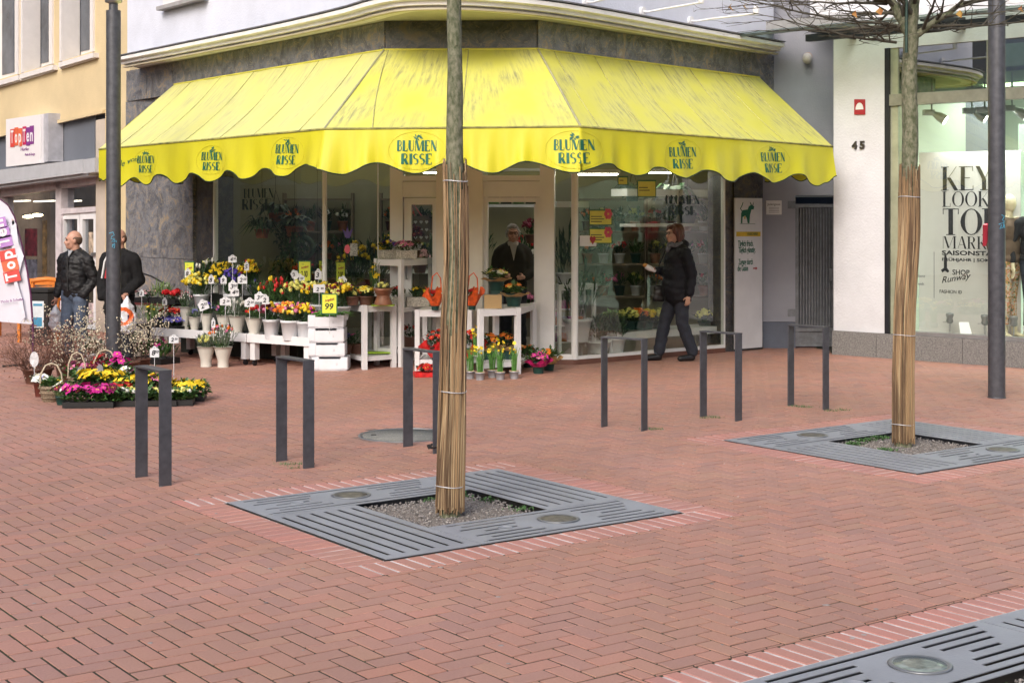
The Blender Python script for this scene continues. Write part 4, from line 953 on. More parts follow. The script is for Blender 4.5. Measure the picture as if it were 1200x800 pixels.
# logos on the valance
teal = mat('teal_logo_print', (.008, .12, .07), .6); ringm = mat('thin_logo_outline', (.62, .58, .02), .6)
def logo(u, v, wpx, hpx, small=''):
    p, n = front_at(u); k = (v-(HZ-(p.z-CH)*F/p.y))/(hem(u)-(HZ-(p.z-CH)*F/p.y))
    def wrap(x, y):                                    # x,y in logo units (px), bend on to the cloth
        uu = u+x; pp = valpos(uu, 0); vtop = HZ-(pp.z-CH)*F/pp.y; kk = (v-y-vtop)/(hem(uu)-vtop); return valpos(uu, kk, .005)
    def put(mb, m, nm):
        mb.v = [tuple(wrap(a, b)+n*(c)) for a, b, c in mb.v]; mb.build(nm, m, aw)
    hb_, hr = hpx*.34, hpx*.34
    g = glyphs('BLUMEN', hb_, .30, .07, wpx*.78, False, .07); g.v = [(a, b+hpx*.02, i*2e-6) for i, (a, b, c) in enumerate(g.v)]; put(g, teal, 'logo_lettering')
    g = glyphs('RISSE', hr, .30, .07, wpx*.60, False, .07); g.v = [(a, b-hpx*.40, i*2e-6) for i, (a, b, c) in enumerate(g.v)]; put(g, teal, 'logo_lettering')
    fm = MB(); rr = random.Random(int(u))
    for i in range(16):
        a = rr.uniform(-.2, pi+.2); r0 = rr.uniform(0, .6)*hpx*.12; cx, cy = cos(a)*r0*1.4, hpx*.43+sin(a)*r0; l = hpx*.065; b = rr.uniform(0, 6.3)
        fm.add([(cx, cy, i*1e-5), (cx+l*cos(b)-l*.3*sin(b), cy+l*sin(b)+l*.3*cos(b), i*1e-5), (cx+2*l*cos(b), cy+2*l*sin(b), i*1e-5), (cx+l*cos(b)+l*.3*sin(b), cy+l*sin(b)-l*.3*cos(b), i*1e-5)], [(0, 1, 2, 3)])
    put(fm, teal, 'logo_flower')
    e = MB(); pts = [wrap(cos(a)*wpx*.56, sin(a)*hpx*.60+hpx*.04) for a in [i*2*pi/40 for i in range(41)]]; e.tube(pts, .0016, 4); e.build('logo_outline', ringm, aw)
for u, v, w, h in ((172.5, 192, 26, 26), (249.5, 188.5, 30, 28), (338.5, 180.5, 34, 31), (489, 178, 60, 37), (671.5, 177, 58, 37), (798.5, 184.5, 40, 33), (904, 190, 36, 31)): logo(u, v, w, h)
tx = glyphs('I I I', 4, .2, .2, 16, False)
cu_ = None
# small script words at the far left end of the valance
def valtext(s, size, u, v):
    cu = bpy.data.curves.new('t', 'FONT'); cu.body = s; cu.size = size; cu.align_x = 'CENTER'; cu.align_y = 'CENTER'; cu.shear = .2; cu.resolution_u = 2
    o = bpy.data.objects.new('t', cu); COL.objects.link(o); bpy.context.view_layer.update(); me = bpy.data.meshes.new_from_object(o.evaluated_get(bpy.context.evaluated_depsgraph_get())); bpy.data.objects.remove(o)
    p, n = front_at(u)
    for vt in me.vertices: vt.co = valpos(min(974, max(117, u+vt.co.x)), .42+0*u-(vt.co.y)/36, .006)
    me.materials.clear(); me.materials.append(teal); link('lettering', me, aw)
valtext('Grüße von', 8, 145, 196)
# ---- swan-neck sign lamps on the upper wall
def signlamp(u, v, u2, v2, label):
    best = min(range(len(CP)), key=lambda i: abs(600+(CP[i].x-nC[i].x*.13)/(CP[i].y-nC[i].y*.13)*F-u))
    q = CP[best]-nC[best]*.13; z = CH+(HZ-v)*q.y/F; p = Vector((q.x, q.y, z)); n = nC[best]
    o = thing('sign_lamp', label, 'lamp', p, 0, 'white arm lamps on the pale upper wall')
    e = A(u2, v2, q.y-.55)-p
    MB().tube([n*-.01, n*.03], .055, 14).build('wall_plate', white, o)
    MB().tube([n*.03, n*.10+Vector((0, 0, -.01)), n*.16+e*.12, e], .013, 8).build('arm', white, o)
    MB().tube([e+Vector((0, 0, -.01)), e+Vector((0, 0, .05)), e+Vector((0, 0, .09))], [.028, .04, .02], 12).build('lamp_head', white, o)
signlamp(684, 3, 735, -9, 'leftmost white arm lamp on the upper wall, cut by the top edge')
signlamp(752, 14, 822, 3, 'middle white arm lamp on the upper wall above the cornice'); signlamp(817, 25, 886, 16, 'rightmost white arm lamp on the upper wall, near the tree twigs')

# ================================================================ PASSAGE: grey wall, gate, signs
pas = thing('passage_building', 'grey rendered passage wall beside the flower shop', 'building')
PW = Plane((3.28, 19.62), (5.6, 19.62))
g0 = (PW.at(932, 300)-PW.o).dot(PW.e); g1 = (PW.at(990, 300)-PW.o).dot(PW.e)
def wp(P, a0, a1, z0, z1, d0, d1, nm, mt, par): m = MB(); bar(m, P, a0, a1, z0, z1, d0, d1); return m.build(nm, mt, par)
wp(PW, 0, g0, .35, 9.5, -.3, 0, 'wall', greywall, pas); wp(PW, 0, g0, 0, .346, -.3, .012, 'wall_base', bluebase, pas)
wp(PW, g0, 3.2, 2.02, 9.5, -.3, -.003, 'wall', greywall, pas)
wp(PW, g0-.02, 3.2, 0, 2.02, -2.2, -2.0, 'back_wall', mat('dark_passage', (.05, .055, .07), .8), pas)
gt = thing('iron_gate', 'dark grey iron gate of narrow vertical bars closing the passage', 'gate', PW.pt(g0, 0, -.06))
gw = g1-g0; gz = lambda v: CH+(HZ-v)*19.68/F
gi = mat('gate_iron', (.19, .20, .22), .5, .4, var=.2, sc=12)
for a, b, z0, z1 in ((.0, .05, .02, gz(239)), (gw-.05, gw, .02, gz(239)), (.05, gw-.05, gz(239)-.05, gz(239)), (.05, gw-.05, gz(388), gz(384)), (.05, gw-.05, .02, .07)): MB().box(((a+b)/2, 0, (z0+z1)/2), (b-a, .05, z1-z0)).build('gate_frame', gi, gt)
for k in range(14): MB().box((.08+k*(gw-.16)/13, .0, (gz(384)+gz(239))/2-.02), (.018, .03, gz(239)-gz(384)-.07)).build('bar', gi, gt)
MB().box((gw/2, .01, .15), (gw-.1, .012, .18)).build('kick_plate', gi, gt); MB().box((gw/2, .04, 1.0), (gw-.1, .004, 1.7)).build('backing_sheet', mat('gate_sheet', (.10, .11, .13), .6), gt)
for v in (240, 366): MB().box((-.05, -.02, gz(v)), (.10, .09, .10)).build('hinge', gi, gt)
MB().box((gw-.18, -.03, gz(322)), (.06, .05, .16)).build('lock_box', gi, gt)
ss = thing('street_sign', 'small white street name plate on the grey passage wall', 'sign'); ob = board(PW, 898, 235, 916, 251.5, wcard, .004, .012, 'plate', ss)
text('Judengasse', .042, blk, ss, decal(PW, 907, 239.5, .013), 'lettering', .17)
mm = MB()
for k in range(4): pq(mm, PW, rect(901, 243+k*1.9, 913, 243.5+k*1.9), .0125, .0132)
mm.build('print', mat('grey_print', (.2, .2, .22), .6), ss)
wlp = thing('wall_lamp', 'round white bulkhead lamp high on the grey passage wall', 'lamp', PW.at(946, 67, 0))
MB().tube([(0, 0, 0), (0, -.05, 0)], .06, 14).build('base', mat('rusty_white', (.4, .3, .25), .6), wlp); MB().ball((-.02, -.1, -.03), (.065, .07, .075), 14, 9).build('globe', mat('milky_globe', (.6, .58, .55), .2), wlp)
# tall white advertising board on the pillar
sb = thing('butcher_sign', 'tall white board with a green cow and green German text beside the window', 'sign')
a, b = QR.at(860, 232, .02), QR.at(892, 232, .02)
PS = Plane(a, b); zb, zt_ = .03, CH+(HZ-232)*19.1/F
bar(MB(), PS, 0, PS.len, zb, zt_, 0, .02).build('board', mat('white_sign_board', (.66, .67, .70), .4, var=.05, sc=3), sb)
SG = mat('sign_green', (.01, .12, .07), .5); SGy = mat('sign_ochre', (.62, .42, .03), .5)
def st_(s, u, v, w, sz=.105, m=SG, b=.0022): text(s, sz, m, sb, PS.mat(PS.at(u, v, .022)), 'lettering', w, b)
st_('Täglich frisch.', 874, 285.5, .29); st_('Täglich günstig.', 875.5, 293, .32); st_('Zugang durch', 874, 307, .27); st_('die Gasse', 870.5, 314.5, .20)
def shape(P, c, pts, m, par, nm, t=.003, k=1):
    mb = MB(); mb.prism([c+P.e*x*k+Vector((0, 0, z*k)) for x, z in pts], P.n*t); return mb.build(nm, m, par)
shape(PS, PS.at(882.5, 314.6, .021), [(0, -.006), (.05, -.006), (.05, -.02), (.08, .002), (.05, .022), (.05, .01), (0, .01)], redc, sb, 'arrow')
board(PS, 863, 271.5, 891.3, 277, SGy, .021, .024, 'name_band', sb); text('FLEISCHEREI', .05, SG, sb, PS.mat(PS.at(882, 274.3, .026)), 'lettering', .19)
cc = PS.at(875, 250, .021)
shape(PS, cc, [(-.11, -.13), (-.085, -.13), (-.08, -.05), (-.03, -.03), (.0, -.06), (.02, -.13), (.05, -.13), (.06, -.02), (.09, .05), (.13, .05), (.14, .09), (.09, .115), (.04, .09), (.02, .05), (-.08, .04), (-.105, .0)], SG, sb, 'cow')
shape(PS, cc, [(.075, .11), (.06, .15), (.09, .125)], SG, sb, 'cow_horn'); shape(PS, cc, [(.11, .11), (.13, .15), (.125, .105)], SG, sb, 'cow_horn')
MB().tube([cc+PS.e*x+PS.n*.002+Vector((0, 0, z)) for x, z in ((-.09, .03), (-.12, .06), (-.09, .1), (-.07, .14))], .005, 5).build('cow_tail', SG, sb)
shape(PS, cc, [(-.05, -.04), (-.02, -.04), (-.03, -.075), (-.045, -.075)], SGy, sb, 'cow_udder', .005)
MB().prism([cc+PS.e*x+Vector((0, 0, -.134)) for x in (-.13, .16)]+[cc+PS.e*x+Vector((0, 0, -.139)) for x in (.16, -.13)], PS.n*.003).build('ground_line', SG, sb)

# ================================================================ FASHION SHOP (right)
fs_ = thing('fashion_shop_building', 'white rendered building with a large lit fashion display window', 'building')
FP = Plane((4.07, 18.76), (5.90, 17.08))
wplast = mat('white_textured_plaster', (.66, .67, .71), .85, var=.06, sc=2, bump=.6, bsc=38)
granite = mat('speckled_granite', (.27, .26, .25), .7, c2=(.10, .10, .10), sc=65, bump=.3, bsc=90)
darkal = mat('dark_window_frame', (.03, .032, .04), .4, .5); oliveal = mat('bronze_window_frame', (.32, .32, .27), .4, .5); beige_al = mat('greenish_frame', (.40, .42, .30), .4, .3)
ax = lambda u, v=300: (FP.at(u, v)-FP.o).dot(FP.e)
p0_, p1_ = 0, ax(1037.5)
wp(FP, p0_, p1_, .302, 3.81, -.6, 0, 'pillar', wplast, fs_)
L_end = 7.0; xs_ = [0, .62, 1.75, 3.1, 4.4, 5.7, L_end]
for a, b in zip(xs_, xs_[1:]): wp(FP, a+.003, b-.003, .0, .30, -.5, .04+rs.uniform(0, .003), 'granite_block', granite, fs_)
wp(FP, -.4, L_end, 4.28, 9.5, -.5, -.10, 'upper_wall', wplast, fs_)
wp(FP, -.0, L_end, 3.81, 4.28, -.5, .0, 'lintel', wplast, fs_)
fa, fb = p1_, p1_+.06
wp(FP, fa, fb, .302, 3.81, -.15, .02, 'window_frame', darkal, fs_); wp(FP, fb, fb+.10, .302, 3.81, -.15, -.02, 'window_frame', beige_al, fs_)
wp(FP, fb, L_end, 3.10, 3.24, -.12, .015, 'transom_bar', oliveal, fs_); wp(FP, fb+.1, L_end, .302, .345, -.15, .0, 'window_sill', alu, fs_)
up_a = ax(1156, 60); wp(FP, up_a, up_a+.06, 3.24, 3.81, -.1, .0, 'window_mullion', oliveal, fs_); wp(FP, up_a+2.2, up_a+2.26, 3.24, 3.81, -.1, .0, 'window_mullion', oliveal, fs_)
upglass = glassmat('tinted_upper_glass', (.35, .42, .30), 1.0, .22)
pane(FP, fb+.1, up_a, 3.24, 3.81, -.05, fs_, upglass); pane(FP, up_a+.06, L_end, 3.24, 3.81, -.05, fs_, upglass)
pane(FP, fb+.1, L_end, .345, 3.10, -.05, fs_, cleang)
# display room
lite = mat('display_room_wall', (.70, .76, .66), .8, var=.02, sc=1)
wp(FP, fb+.05, L_end, .28, 3.6, -3.2, -3.1, 'display_back_wall', lite, fs_); wp(FP, fb+.0, fb+.06, .28, 3.6, -3.1, -.16, 'display_side_wall', lite, fs_); wp(FP, L_end-.06, L_end, .28, 3.6, -3.1, -.16, 'display_side_wall', lite, fs_)
wp(FP, fb, L_end, .24, .296, -3.1, -.5, 'display_floor', mat('display_floor_white', (.62, .64, .62), .4), fs_); wp(FP, fb+.06, L_end-.06, 3.45, 3.5, -3.1, -.16, 'display_ceiling', mat('display_ceiling_white', (.62, .68, .55), .7), fs_)
wp(FP, ax(1100), L_end-.1, .3, 2.95, -2.3, -2.25, 'light_partition', mat('pale_partition', (.66, .80, .68), .7), fs_)
# canopy of glass on steel
cg = glassmat('canopy_glass', (.72, .80, .75), 1, .12)
cz = 4.0; c_a = -1.15
cn = thing('glass_canopy', 'green glass canopy on dark steel above the fashion window', 'canopy')
m = MB(); m.prism([FP.pt(c_a-.25, cz+.18, .02), FP.pt(c_a+.1, cz, 1.15), FP.pt(L_end, cz, 1.15), FP.pt(L_end, cz+.18, .02)], (0, 0, .014)); m.build('glass_sheet', cg, cn)
m = MB(); bar(m, FP, -.02, L_end, 3.90, 3.985, .56, .64); m.build('steel_beam', darkal, cn)
m = MB(); bar(m, FP, c_a, L_end, 3.97, 3.995, 1.09, 1.13); m.build('edge_rail', mat('canopy_edge_steel', (.10, .12, .11), .4, .5), cn)
for k in range(5):
    a_ = .3+k*1.45; MB().prism([FP.pt(a_, cz-.05, .02), FP.pt(a_, cz+.1, .02), FP.pt(a_, cz-.01, 1.1), FP.pt(a_, cz-.05, 1.1)], FP.e*.03).build('support_fin', darkal, cn)
m = MB(); bar(m, FP, -1.5, .5, 4.14, 4.26, .1, .22); m.build('gutter', mat('canopy_gutter', (.36, .36, .36), .5, .4), cn)
# house number and red plaque on the pillar
hn = thing('house_number', 'dark metal house number 45 on the white pillar', 'house number')
num = mat('dark_bronze_number', (.09, .08, .07), .4, .6)
text('4', .135, num, hn, decal(FP, 1001.5, 171, .012), 'digit', .07, .004, .012); text('5', .135, num, hn, decal(FP, 1010.5, 170.5, .012), 'digit', .068, .004, .012)
rp_ = thing('red_plaque', 'small red plaque with a white half circle on the white pillar', 'plaque'); board(FP, 1001, 116.5, 1013.5, 134.5, redc, .003, .015, 'plate', rp_)
c = FP.at(1007.2, 128.5, .016); shape(FP, c, [(-.055, -.0)]+[(.055*cos(a), .085*sin(a)) for a in [pi-i*pi/10 for i in range(11)]][::-1][0:11], wcard, rp_, 'half_circle')
# poster
po = thing('fashion_poster', 'large pale poster with black serif words hanging in the fashion window', 'poster')
DP = Plane(FP.pt(0, 0, -.55), FP.pt(1, 0, -.55))
board(DP, 0, 0, 0, 0, mat('poster_paper', (.45, .43, .40), .6, c2=(.50, .51, .51), sc=.6, var=.02), 0, .012, 'sheet', po, [(1077, 398), (1196, 406), (1196, 176), (1077, 179)])
pb = mat('poster_black', (.02, .02, .025), .5)
def ptxt(s, u0, u1, v0, v1, th=.2):
    a_, b_ = DP.at(u0, (v0+v1)/2, .016), DP.at(u1, (v0+v1)/2, .016); h_ = (DP.at(u0, v0, .016)-DP.at(u0, v1, .016)).z*1.03
    flat_letters(s, h_, pb, po, DP.mat((a_+b_)/2+Vector((0, 0, -0))), (b_-a_).length, th, .03, True)
ptxt('KEY', 1104, 1163, 195.5, 222.5); ptxt('LOOKS', 1104.5, 1171, 224.5, 242, .16); ptxt('TOP', 1104, 1172, 245, 275); ptxt('MARKEN', 1104, 1181, 277.5, 291.5, .15)
def pt2(s, u, v, px, size=None, b=0, sh=0, rot=0, m=pb):
    p = DP.at(u, v, .016); w = (DP.at(u+px/2, v, .016)-DP.at(u-px/2, v, .016)).length
    text(s, size or .06, m, po, DP.mat(p), 'lettering', w, b, .001, sh, rot)
pt2('SAISONSTART', 1140, 297, 74, .075, .002); pt2('FRÜHJAHR | SOMMER 2014', 1147, 305, 88, .052, .001); pt2('SHOP', 1126, 319.5, 20, .09, .001); pt2('Runway', 1119, 326, 35, .11, 0, .45, .18); pt2('FASHION ID', 1114, 342, 26, .06, .0); pt2('Benz', 1079.5, 323.5, 9, .05, m=mat('grey_print', (0, 0, 0))); pt2('eek', 1079.5, 332.5, 7, .05, m=mat('grey_print', (0, 0, 0)))
board(DP, 1094.2, 295, 1094.9, 349, mat('grey_print', (0, 0, 0)), .013, .015, 'rule', po)
f_ = MB(); c = DP.at(1108, 308, .016)
f_.prism([c+DP.e*x+Vector((0, 0, z)) for x, z in ((-.01, -.10), (.0, -.1), (.03, -.12), (.05, -.1), (.02, -.06), (.02, .04), (.01, .1), (-.01, .1), (-.02, .03), (-.02, -.06), (-.06, -.09), (-.04, -.12))], DP.n*.003); f_.build('runway_figure', pb, po)
# spotlights
sp_m = mat('grey_spot_housing', (.35, .38, .38), .4, .6); bulb = mat('lit_spot_bulb', (1, .97, .85), .4, emit=14)
spots_ = [(1092, 135, .35, 'leftmost ceiling spotlight in the fashion window'), (1139, 133, .38, 'second ceiling spotlight in the fashion window from the left'), (1154, 132, .30, 'ceiling spotlight in the fashion window just left of the dark post'), (1186, 130, .4, 'ceiling spotlight in the fashion window right of the dark post')]
for i, (u, v, dep, lb) in enumerate(spots_):
    p = FP.at(u, v, -dep); top = 3.45-p.z
    o = thing('spotlight', lb, 'spotlight', p, 0, 'spotlights in the fashion window')
    MB().tube([(0, 0, .05), (0, 0, top)], .012, 6).build('stem', sp_m, o); MB().box((-.04, 0, .03), (.13, .08, .07)).build('ballast_box', sp_m, o)
    MB().tube([(.02, 0, .02), (.08, -.03, -.02), (.15, -.07, -.07)], [.03, .055, .065], 14, cap=False).build('reflector', sp_m, o)
    MB().tube([(.135, -.062, -.06), (.143, -.067, -.066)], .056, 14).build('bulb', bulb, o)
    ld = bpy.data.lights.new('spot_light', 'SPOT'); ld.energy = 48; ld.spot_size = radians(120); ld.spot_blend = .8; ld.shadow_soft_size = .1; ld.color = (1, .98, .90)
    l = bpy.data.objects.new('spot_light', ld); COL.objects.link(l); l.parent = o; l.location = (.17, -.08, -.09); l.rotation_euler = Vector((-.25, -.1, 1)).to_track_quat('Z', 'Y').to_euler()
# strip lamps in the ceiling of the display room (lit)
for k in range(3):
    a_ = 1.2+k*1.7; q = MB(); bar(q, FP, a_, a_+1.2, 3.42, 3.445, -1.9, -1.7); t_ = q.build('light_strip', mat('lit_strip', (.95, 1, .88), .5, emit=22), fs_)
# product stands on the sill
for i, (u, lb) in enumerate(((1113, 'leftmost chrome stand with a grey bust on the fashion window sill'), (1154, 'chrome stand with a grey bust hard left of the dark post'), (1188, 'chrome stand with a grey bust right of the dark post'))):
    p = FP.at(u, 393, -.32); p.z = .296
    o = thing('display_stand', lb, 'display stand', p, 0, 'small stands on the fashion window sill')
    MB().box((0.04, 0, .012), (.22, .14, .02)).build('base', mat('glass_block', (.45, .55, .55), .2), o); MB().tube([(0, 0, .02), (0, 0, .16)], .008, 6).build('stem', alu, o)
    MB().lathe([(.03, .15), (.045, .17), (.035, .21), (.05, .25), (.045, .27), (0, .28)], seg=12).build('bust', mat('grey_bust', (.18, .2, .2), .3), o); MB().box((-.04, 0, .165), (.1, .03, .01)).build('tray', alu, o)
    q = MB(); q.add([(.12, -.03, .02), (.26, -.03, .02), (.24, .03, .16), (.12, .03, .16)], [(0, 1, 2, 3)]); q.build('price_card', wcard, o)

# ================================================================ YELLOW BUILDING WITH SHOE SHOP (left)
yb = thing('yellow_building', 'cream yellow building with a shoe shop, at the left edge', 'building')
YP = Plane(Vector((-5.65, 21.75, 0))+Vector((-2.0, 2.35, 0)).normalized()*9, Vector((-5.65, 21.75, 0)))
ycol = mat('cream_yellow_plaster', (.62, .50, .30), .85, var=.05, sc=2, bump=.3, bsc=50); wtrim = mat('white_window_trim', (.70, .67, .66), .6, var=.04)
beige = mat('beige_stone', (.50, .43, .36), .7, var=.08, sc=3)
def YQ(poly, d0, d1, m, nm, par=None): mb = MB(); pq(mb, YP, poly, d0, d1); return mb.build(nm, m, par or yb)
YQ([(-60, 172), (120, 130.5), (152, 122.5), (152, 45), (109, 60), (61, 75.5), (21, 86.5), (-60, 112)], -.3, 0, ycol, 'wall')
YQ([(109, 60), (152, 45), (152, -120), (109, -120)], -.3, -.002, ycol, 'wall'); YQ([(61.5, 75), (69.5, 72.5), (69.5, -120), (61.5, -120)], -.3, -.002, ycol, 'wall'); YQ([(21.5, 86), (24, 85), (24, -130), (21.5, -130)], -.3, -.002, ycol, 'wall'); YQ([(-60, 112), (-30, 102), (-30, -130), (-60, -130)], -.3, -.002, ycol, 'wall')
YQ([(-60, 174), (120, 132.5), (120, 128.5), (-60, 170)], 0, .05, ycol, 'string_course')
slope = lambda u: 93-(u)*.30
curt = mat('white_curtain', (.78, .76, .78), .8, var=.04, sx=(8, 8, .3)); dpane = mat('dark_upper_pane', (.10, .11, .13), .08, var=.3, sc=2)
for u0, u1, rev in ((-28, 21, 0), (24, 61, 1), (69.5, 109, 2)):
    vb0, vb1 = slope(u0), slope(u1)
    w_ = YQ([(u0, vb0), (u0+2.2, vb0-.6), (u0+2.2, -130), (u0, -130)], -.28, .03, wtrim, 'window_frame')
    YQ([(u1-2, vb1+.6), (u1, vb1), (u1, -130), (u1-2, -130)], -.28, .03, wtrim, 'trim', w_)
    YQ([(u0-1, vb0+7), (u1+.5, vb1+7), (u1+.5, vb1+1.5), (u0-1, vb0+1.5)], -.28, .09, wtrim, 'sill', w_); YQ([(u0, vb0+9), (u1-.5, vb1+9), (u1-.5, vb1+7), (u0, vb0+7)], 0, .05, wtrim, 'sill', w_)
    k_ = (u1-u0); g0_ = u0+k_*.12
    YQ([(g0_, vb0), (u1-1, vb1), (u1-1, -130), (g0_, -130)], -.32, -.30, wtrim, 'sash', w_)
    YQ([(u0+k_*.62, slope(u0+k_*.62)-4), (u1-4.5, vb1-2), (u1-4.5, -120), (u0+k_*.62, -120)], -.298, -.29, dpane, 'pane', w_); YQ([(u0+k_*.16, slope(u0+k_*.2)-4), (u0+k_*.54, slope(u0+k_*.54)-3), (u0+k_*.54, -120), (u0+k_*.16, -120)], -.298, -.29, curt, 'curtain', w_)
greyp = mat('grey_fascia_panel', (.165, .18, .215), .5, .2, var=.05, sc=2)
YQ([(-60, 208), (112, 187), (112, 132), (-60, 171)], -.25, -.06, greyp, 'fascia_panel')
YQ([(111.2, 190), (112.2, 190), (112.2, 134), (111.2, 134)], -.06, -.05, alu, 'joint')
sgn = thing('shop_sign', 'white square light box sign with red and purple lettering above the awning box', 'sign')
ycl = mat('sign_face', (.78, .76, .78), .35, var=.02); YQ([(7, 195.5), (48, 191), (48, 134), (7, 140)], 0.02, .24, ycl, 'light_box', sgn)
YQ([(48.6, 191), (56.5, 189), (56.5, 132.5), (48.6, 134)], -.05, .2, mat('sign_side_grey', (.42, .42, .46), .4), 'side', sgn)
colr = [mat('sign_red', (.62, .06, .05), .5), mat('sign_orange', (.70, .14, .06), .5), mat('sign_magenta', (.50, .02, .10), .5), mat('sign_violet', (.22, .04, .25), .5)]
def wordmark(P, u, v, k, off, par, ang=0, mirror=False, size=1.0):
    base = P.at(u, v, off); M0 = P.mat(base) @ Matrix.Rotation(ang, 4, 'Z')
    if mirror: M0 = M0 @ Matrix.Scale(-1, 4, Vector((1, 0, 0)))
    for i, (ch, x, w, c) in enumerate((('T', -.43, .17, 0), ('o', -.26, .15, 1), ('p', -.10, .15, 1), ('T', .08, .15, 2), ('e', .23, .14, 3), ('n', .38, .16, 3))):
        bx = MB(); bx.box((0, 0, 0), (w*k, .30*k, .006)); o = bx.build('letter_block', colr[c], par); o.matrix_basis = parent_world(par).inverted() @ M0 @ Matrix.Translation((x*k, (.01 if i % 2 else -.01)*k, .002))
        text(ch, .30*k, wcard, par, M0 @ Matrix.Translation((x*k, 0, .007)), 'letter', .11*k if ch != 'o' else .10*k, .006*k)
wordmark(YP, 26.5, 160, .98, .245, sgn)
text('Hürfer', .075, mat('sign_violet', (0, 0, 0)), sgn, YP.mat(YP.at(29, 175, .246)), 'lettering', .34); text('Mode & Design', .06, mat('sign_violet', (0, 0, 0)), sgn, YP.mat(YP.at(35, 181, .246)), 'lettering', .40)
# awning cassette, pillar, shop front
silver = mat('silver_painted_metal', (.48, .49, .52), .45, .1, var=.06)
cas = thing('awning_cassette', 'closed silver awning box over the shoe shop front', 'awning box'); YQ([(-60, 224), (97, 203), (97, 186.5), (-60, 207)], -.05, .26, silver, 'box', cas); YQ([(97.5, 203.5), (111, 201.5), (111, 185), (97.5, 187)], -.05, .28, silver, 'end_cap', cas); YQ([(-60, 228), (105, 206), (105, 203), (-60, 223.5)], .0, .2, silver, 'lower_rail', cas)
YQ([(112.3, 397), (123, 397), (123, 139), (112.3, 141)], -.35, -.0, beige, 'pillar'); YQ([(123.3, 397), (152, 395), (152, 122), (123.3, 130)], -.35, .0, ycol, 'wall')
pinkf = mat('greyish_white_shop_frame', (.60, .55, .58), .5)
YQ([(-60, 240), (112, 215), (112, 204), (-60, 224)], -.3, -.08, pinkf, 'shop_header'); YQ([(65, 392), (71.5, 391.5), (71.5, 211), (65, 212)], -.3, -.08, pinkf, 'shop_frame')
YQ([(-2, 393), (1.5, 393), (1.5, 222), (-2, 222)], -.3, -.08, pinkf, 'shop_frame'); YQ([(-60, 394), (65, 391), (65, 384), (-60, 387)], -.3, -.08, pinkf, 'shop_frame')
YQ([(71.5, 251), (112, 248), (112, 242), (71.5, 244.5)], -.28, -.09, pinkf, 'shop_frame')
dpn = glassmat('shoe_shop_glass', (.75, .78, .80), 1, .06)
YQ([(1.5, 385), (65, 384), (65, 216), (1.5, 223)], -.2, -.19, dpn, 'pane'); YQ([(72, 243), (112, 241), (112, 214), (72, 218)], -.2, -.19, dpn, 'pane')
YQ([(-60, 388), (-2, 387), (-2, 223), (-60, 230)], -.2, -.19, dpn, 'pane')
for a_, b_ in ((71.5, 93), (93.5, 112)):
    d_ = YQ([(a_, 390), (a_+3, 390), (a_+3, 249), (a_, 249)], -.22, -.12, white, 'door'); YQ([(b_-2.5, 390), (b_, 390), (b_, 248), (b_-2.5, 248)], -.22, -.12, white, 'stile', d_); YQ([(a_+3, 390), (b_-2.5, 390), (b_-2.5, 380), (a_+3, 380)], -.22, -.12, white, 'bottom_rail', d_); YQ([(a_+3, 257), (b_-2.5, 256.5), (b_-2.5, 249), (a_+3, 249.5)], -.22, -.12, white, 'top_rail', d_)
    YQ([(a_+3, 380), (b_-2.5, 380), (b_-2.5, 256.5), (a_+3, 257)], -.18, -.17, dpn, 'pane', d_)
YQ([(106, 300), (108, 300), (108, 296), (106, 296)], -.12, -.06, alu, 'door_handle')
YQ([(-60, 392), (112, 389), (112, 200), (-60, 215)], -3.0, -2.9, mat('shoe_shop_back_wall', (.35, .25, .18), .7, var=.3, sc=1.5), 'interior_wall')
ypf = MB(); ypf.prism([YP.pt(0, .0, -.3), YP.pt(9, .0, -.3), YP.pt(9, .0, -3), YP.pt(0, .0, -3)], (0, 0, .02)); ypf.build('interior_floor', mat('shoe_shop_floor', (.25, .2, .16), .5), yb)
ypf = MB(); ypf.prism([YP.pt(0, 3.0, -.3), YP.pt(9, 3.0, -.3), YP.pt(9, 3.0, -3), YP.pt(0, 3.0, -3)], (0, 0, .1)); ypf.build('interior_ceiling', offwhite, yb)
for u, v0, v1, w, c, lb in ((36, 268, 300, 14, (.45, .04, .06), 'upper red poster inside the shoe shop window'), (36, 304, 340, 14, (.40, .35, .42), 'pale poster under the red one inside the shoe shop window'), (52, 258, 330, 5, (.55, .30, .10), 'lit amber panel inside the shoe shop window'), (106.5, 272, 300, 5, (.5, .4, .3), 'small upper poster on the shoe shop door'), (107, 355, 378, 6, (.62, .5, .5), 'white and red poster low on the shoe shop door')):
    o = thing('shop_poster', lb, 'poster'); dd = -.6 if u < 60 else -.165
    YQ([(u-w/2, v1), (u+w/2, v1), (u+w/2, v0), (u-w/2, v0)], dd, dd+.01, mat('poster_%d' % int(u+v0), c, .5, var=.5, sc=9), 'sheet', o)
for k, (u, v) in enumerate(((33, 254), (44, 252))):
    p = YP.at(u, v, -1.0); o = thing('ceiling_spot', ('left', 'right')[k]+' warm ceiling spot shining inside the shoe shop', 'lamp', p); MB().ball((0, 0, 0), (.10, .10, .025), 10, 5).build('bulb', mat('warm_bulb', (1, .75, .4), .4, emit=60), o); MB().lathe([(.11, .03), (.11, .05)], seg=12).build('ring', alu, o)
for k in range(3): YQ([(4+k*35, 237), (30+k*30, 236), (30+k*30, 234.5), (4+k*35, 235.5)], -1.5-.2*k, -1.4-.2*k, mat('added_warm_glow', (1, .82, .6), .5, emit=5), 'added_glow_tube')  # glowing tubes added under the ceiling to brighten the dark shoe shop
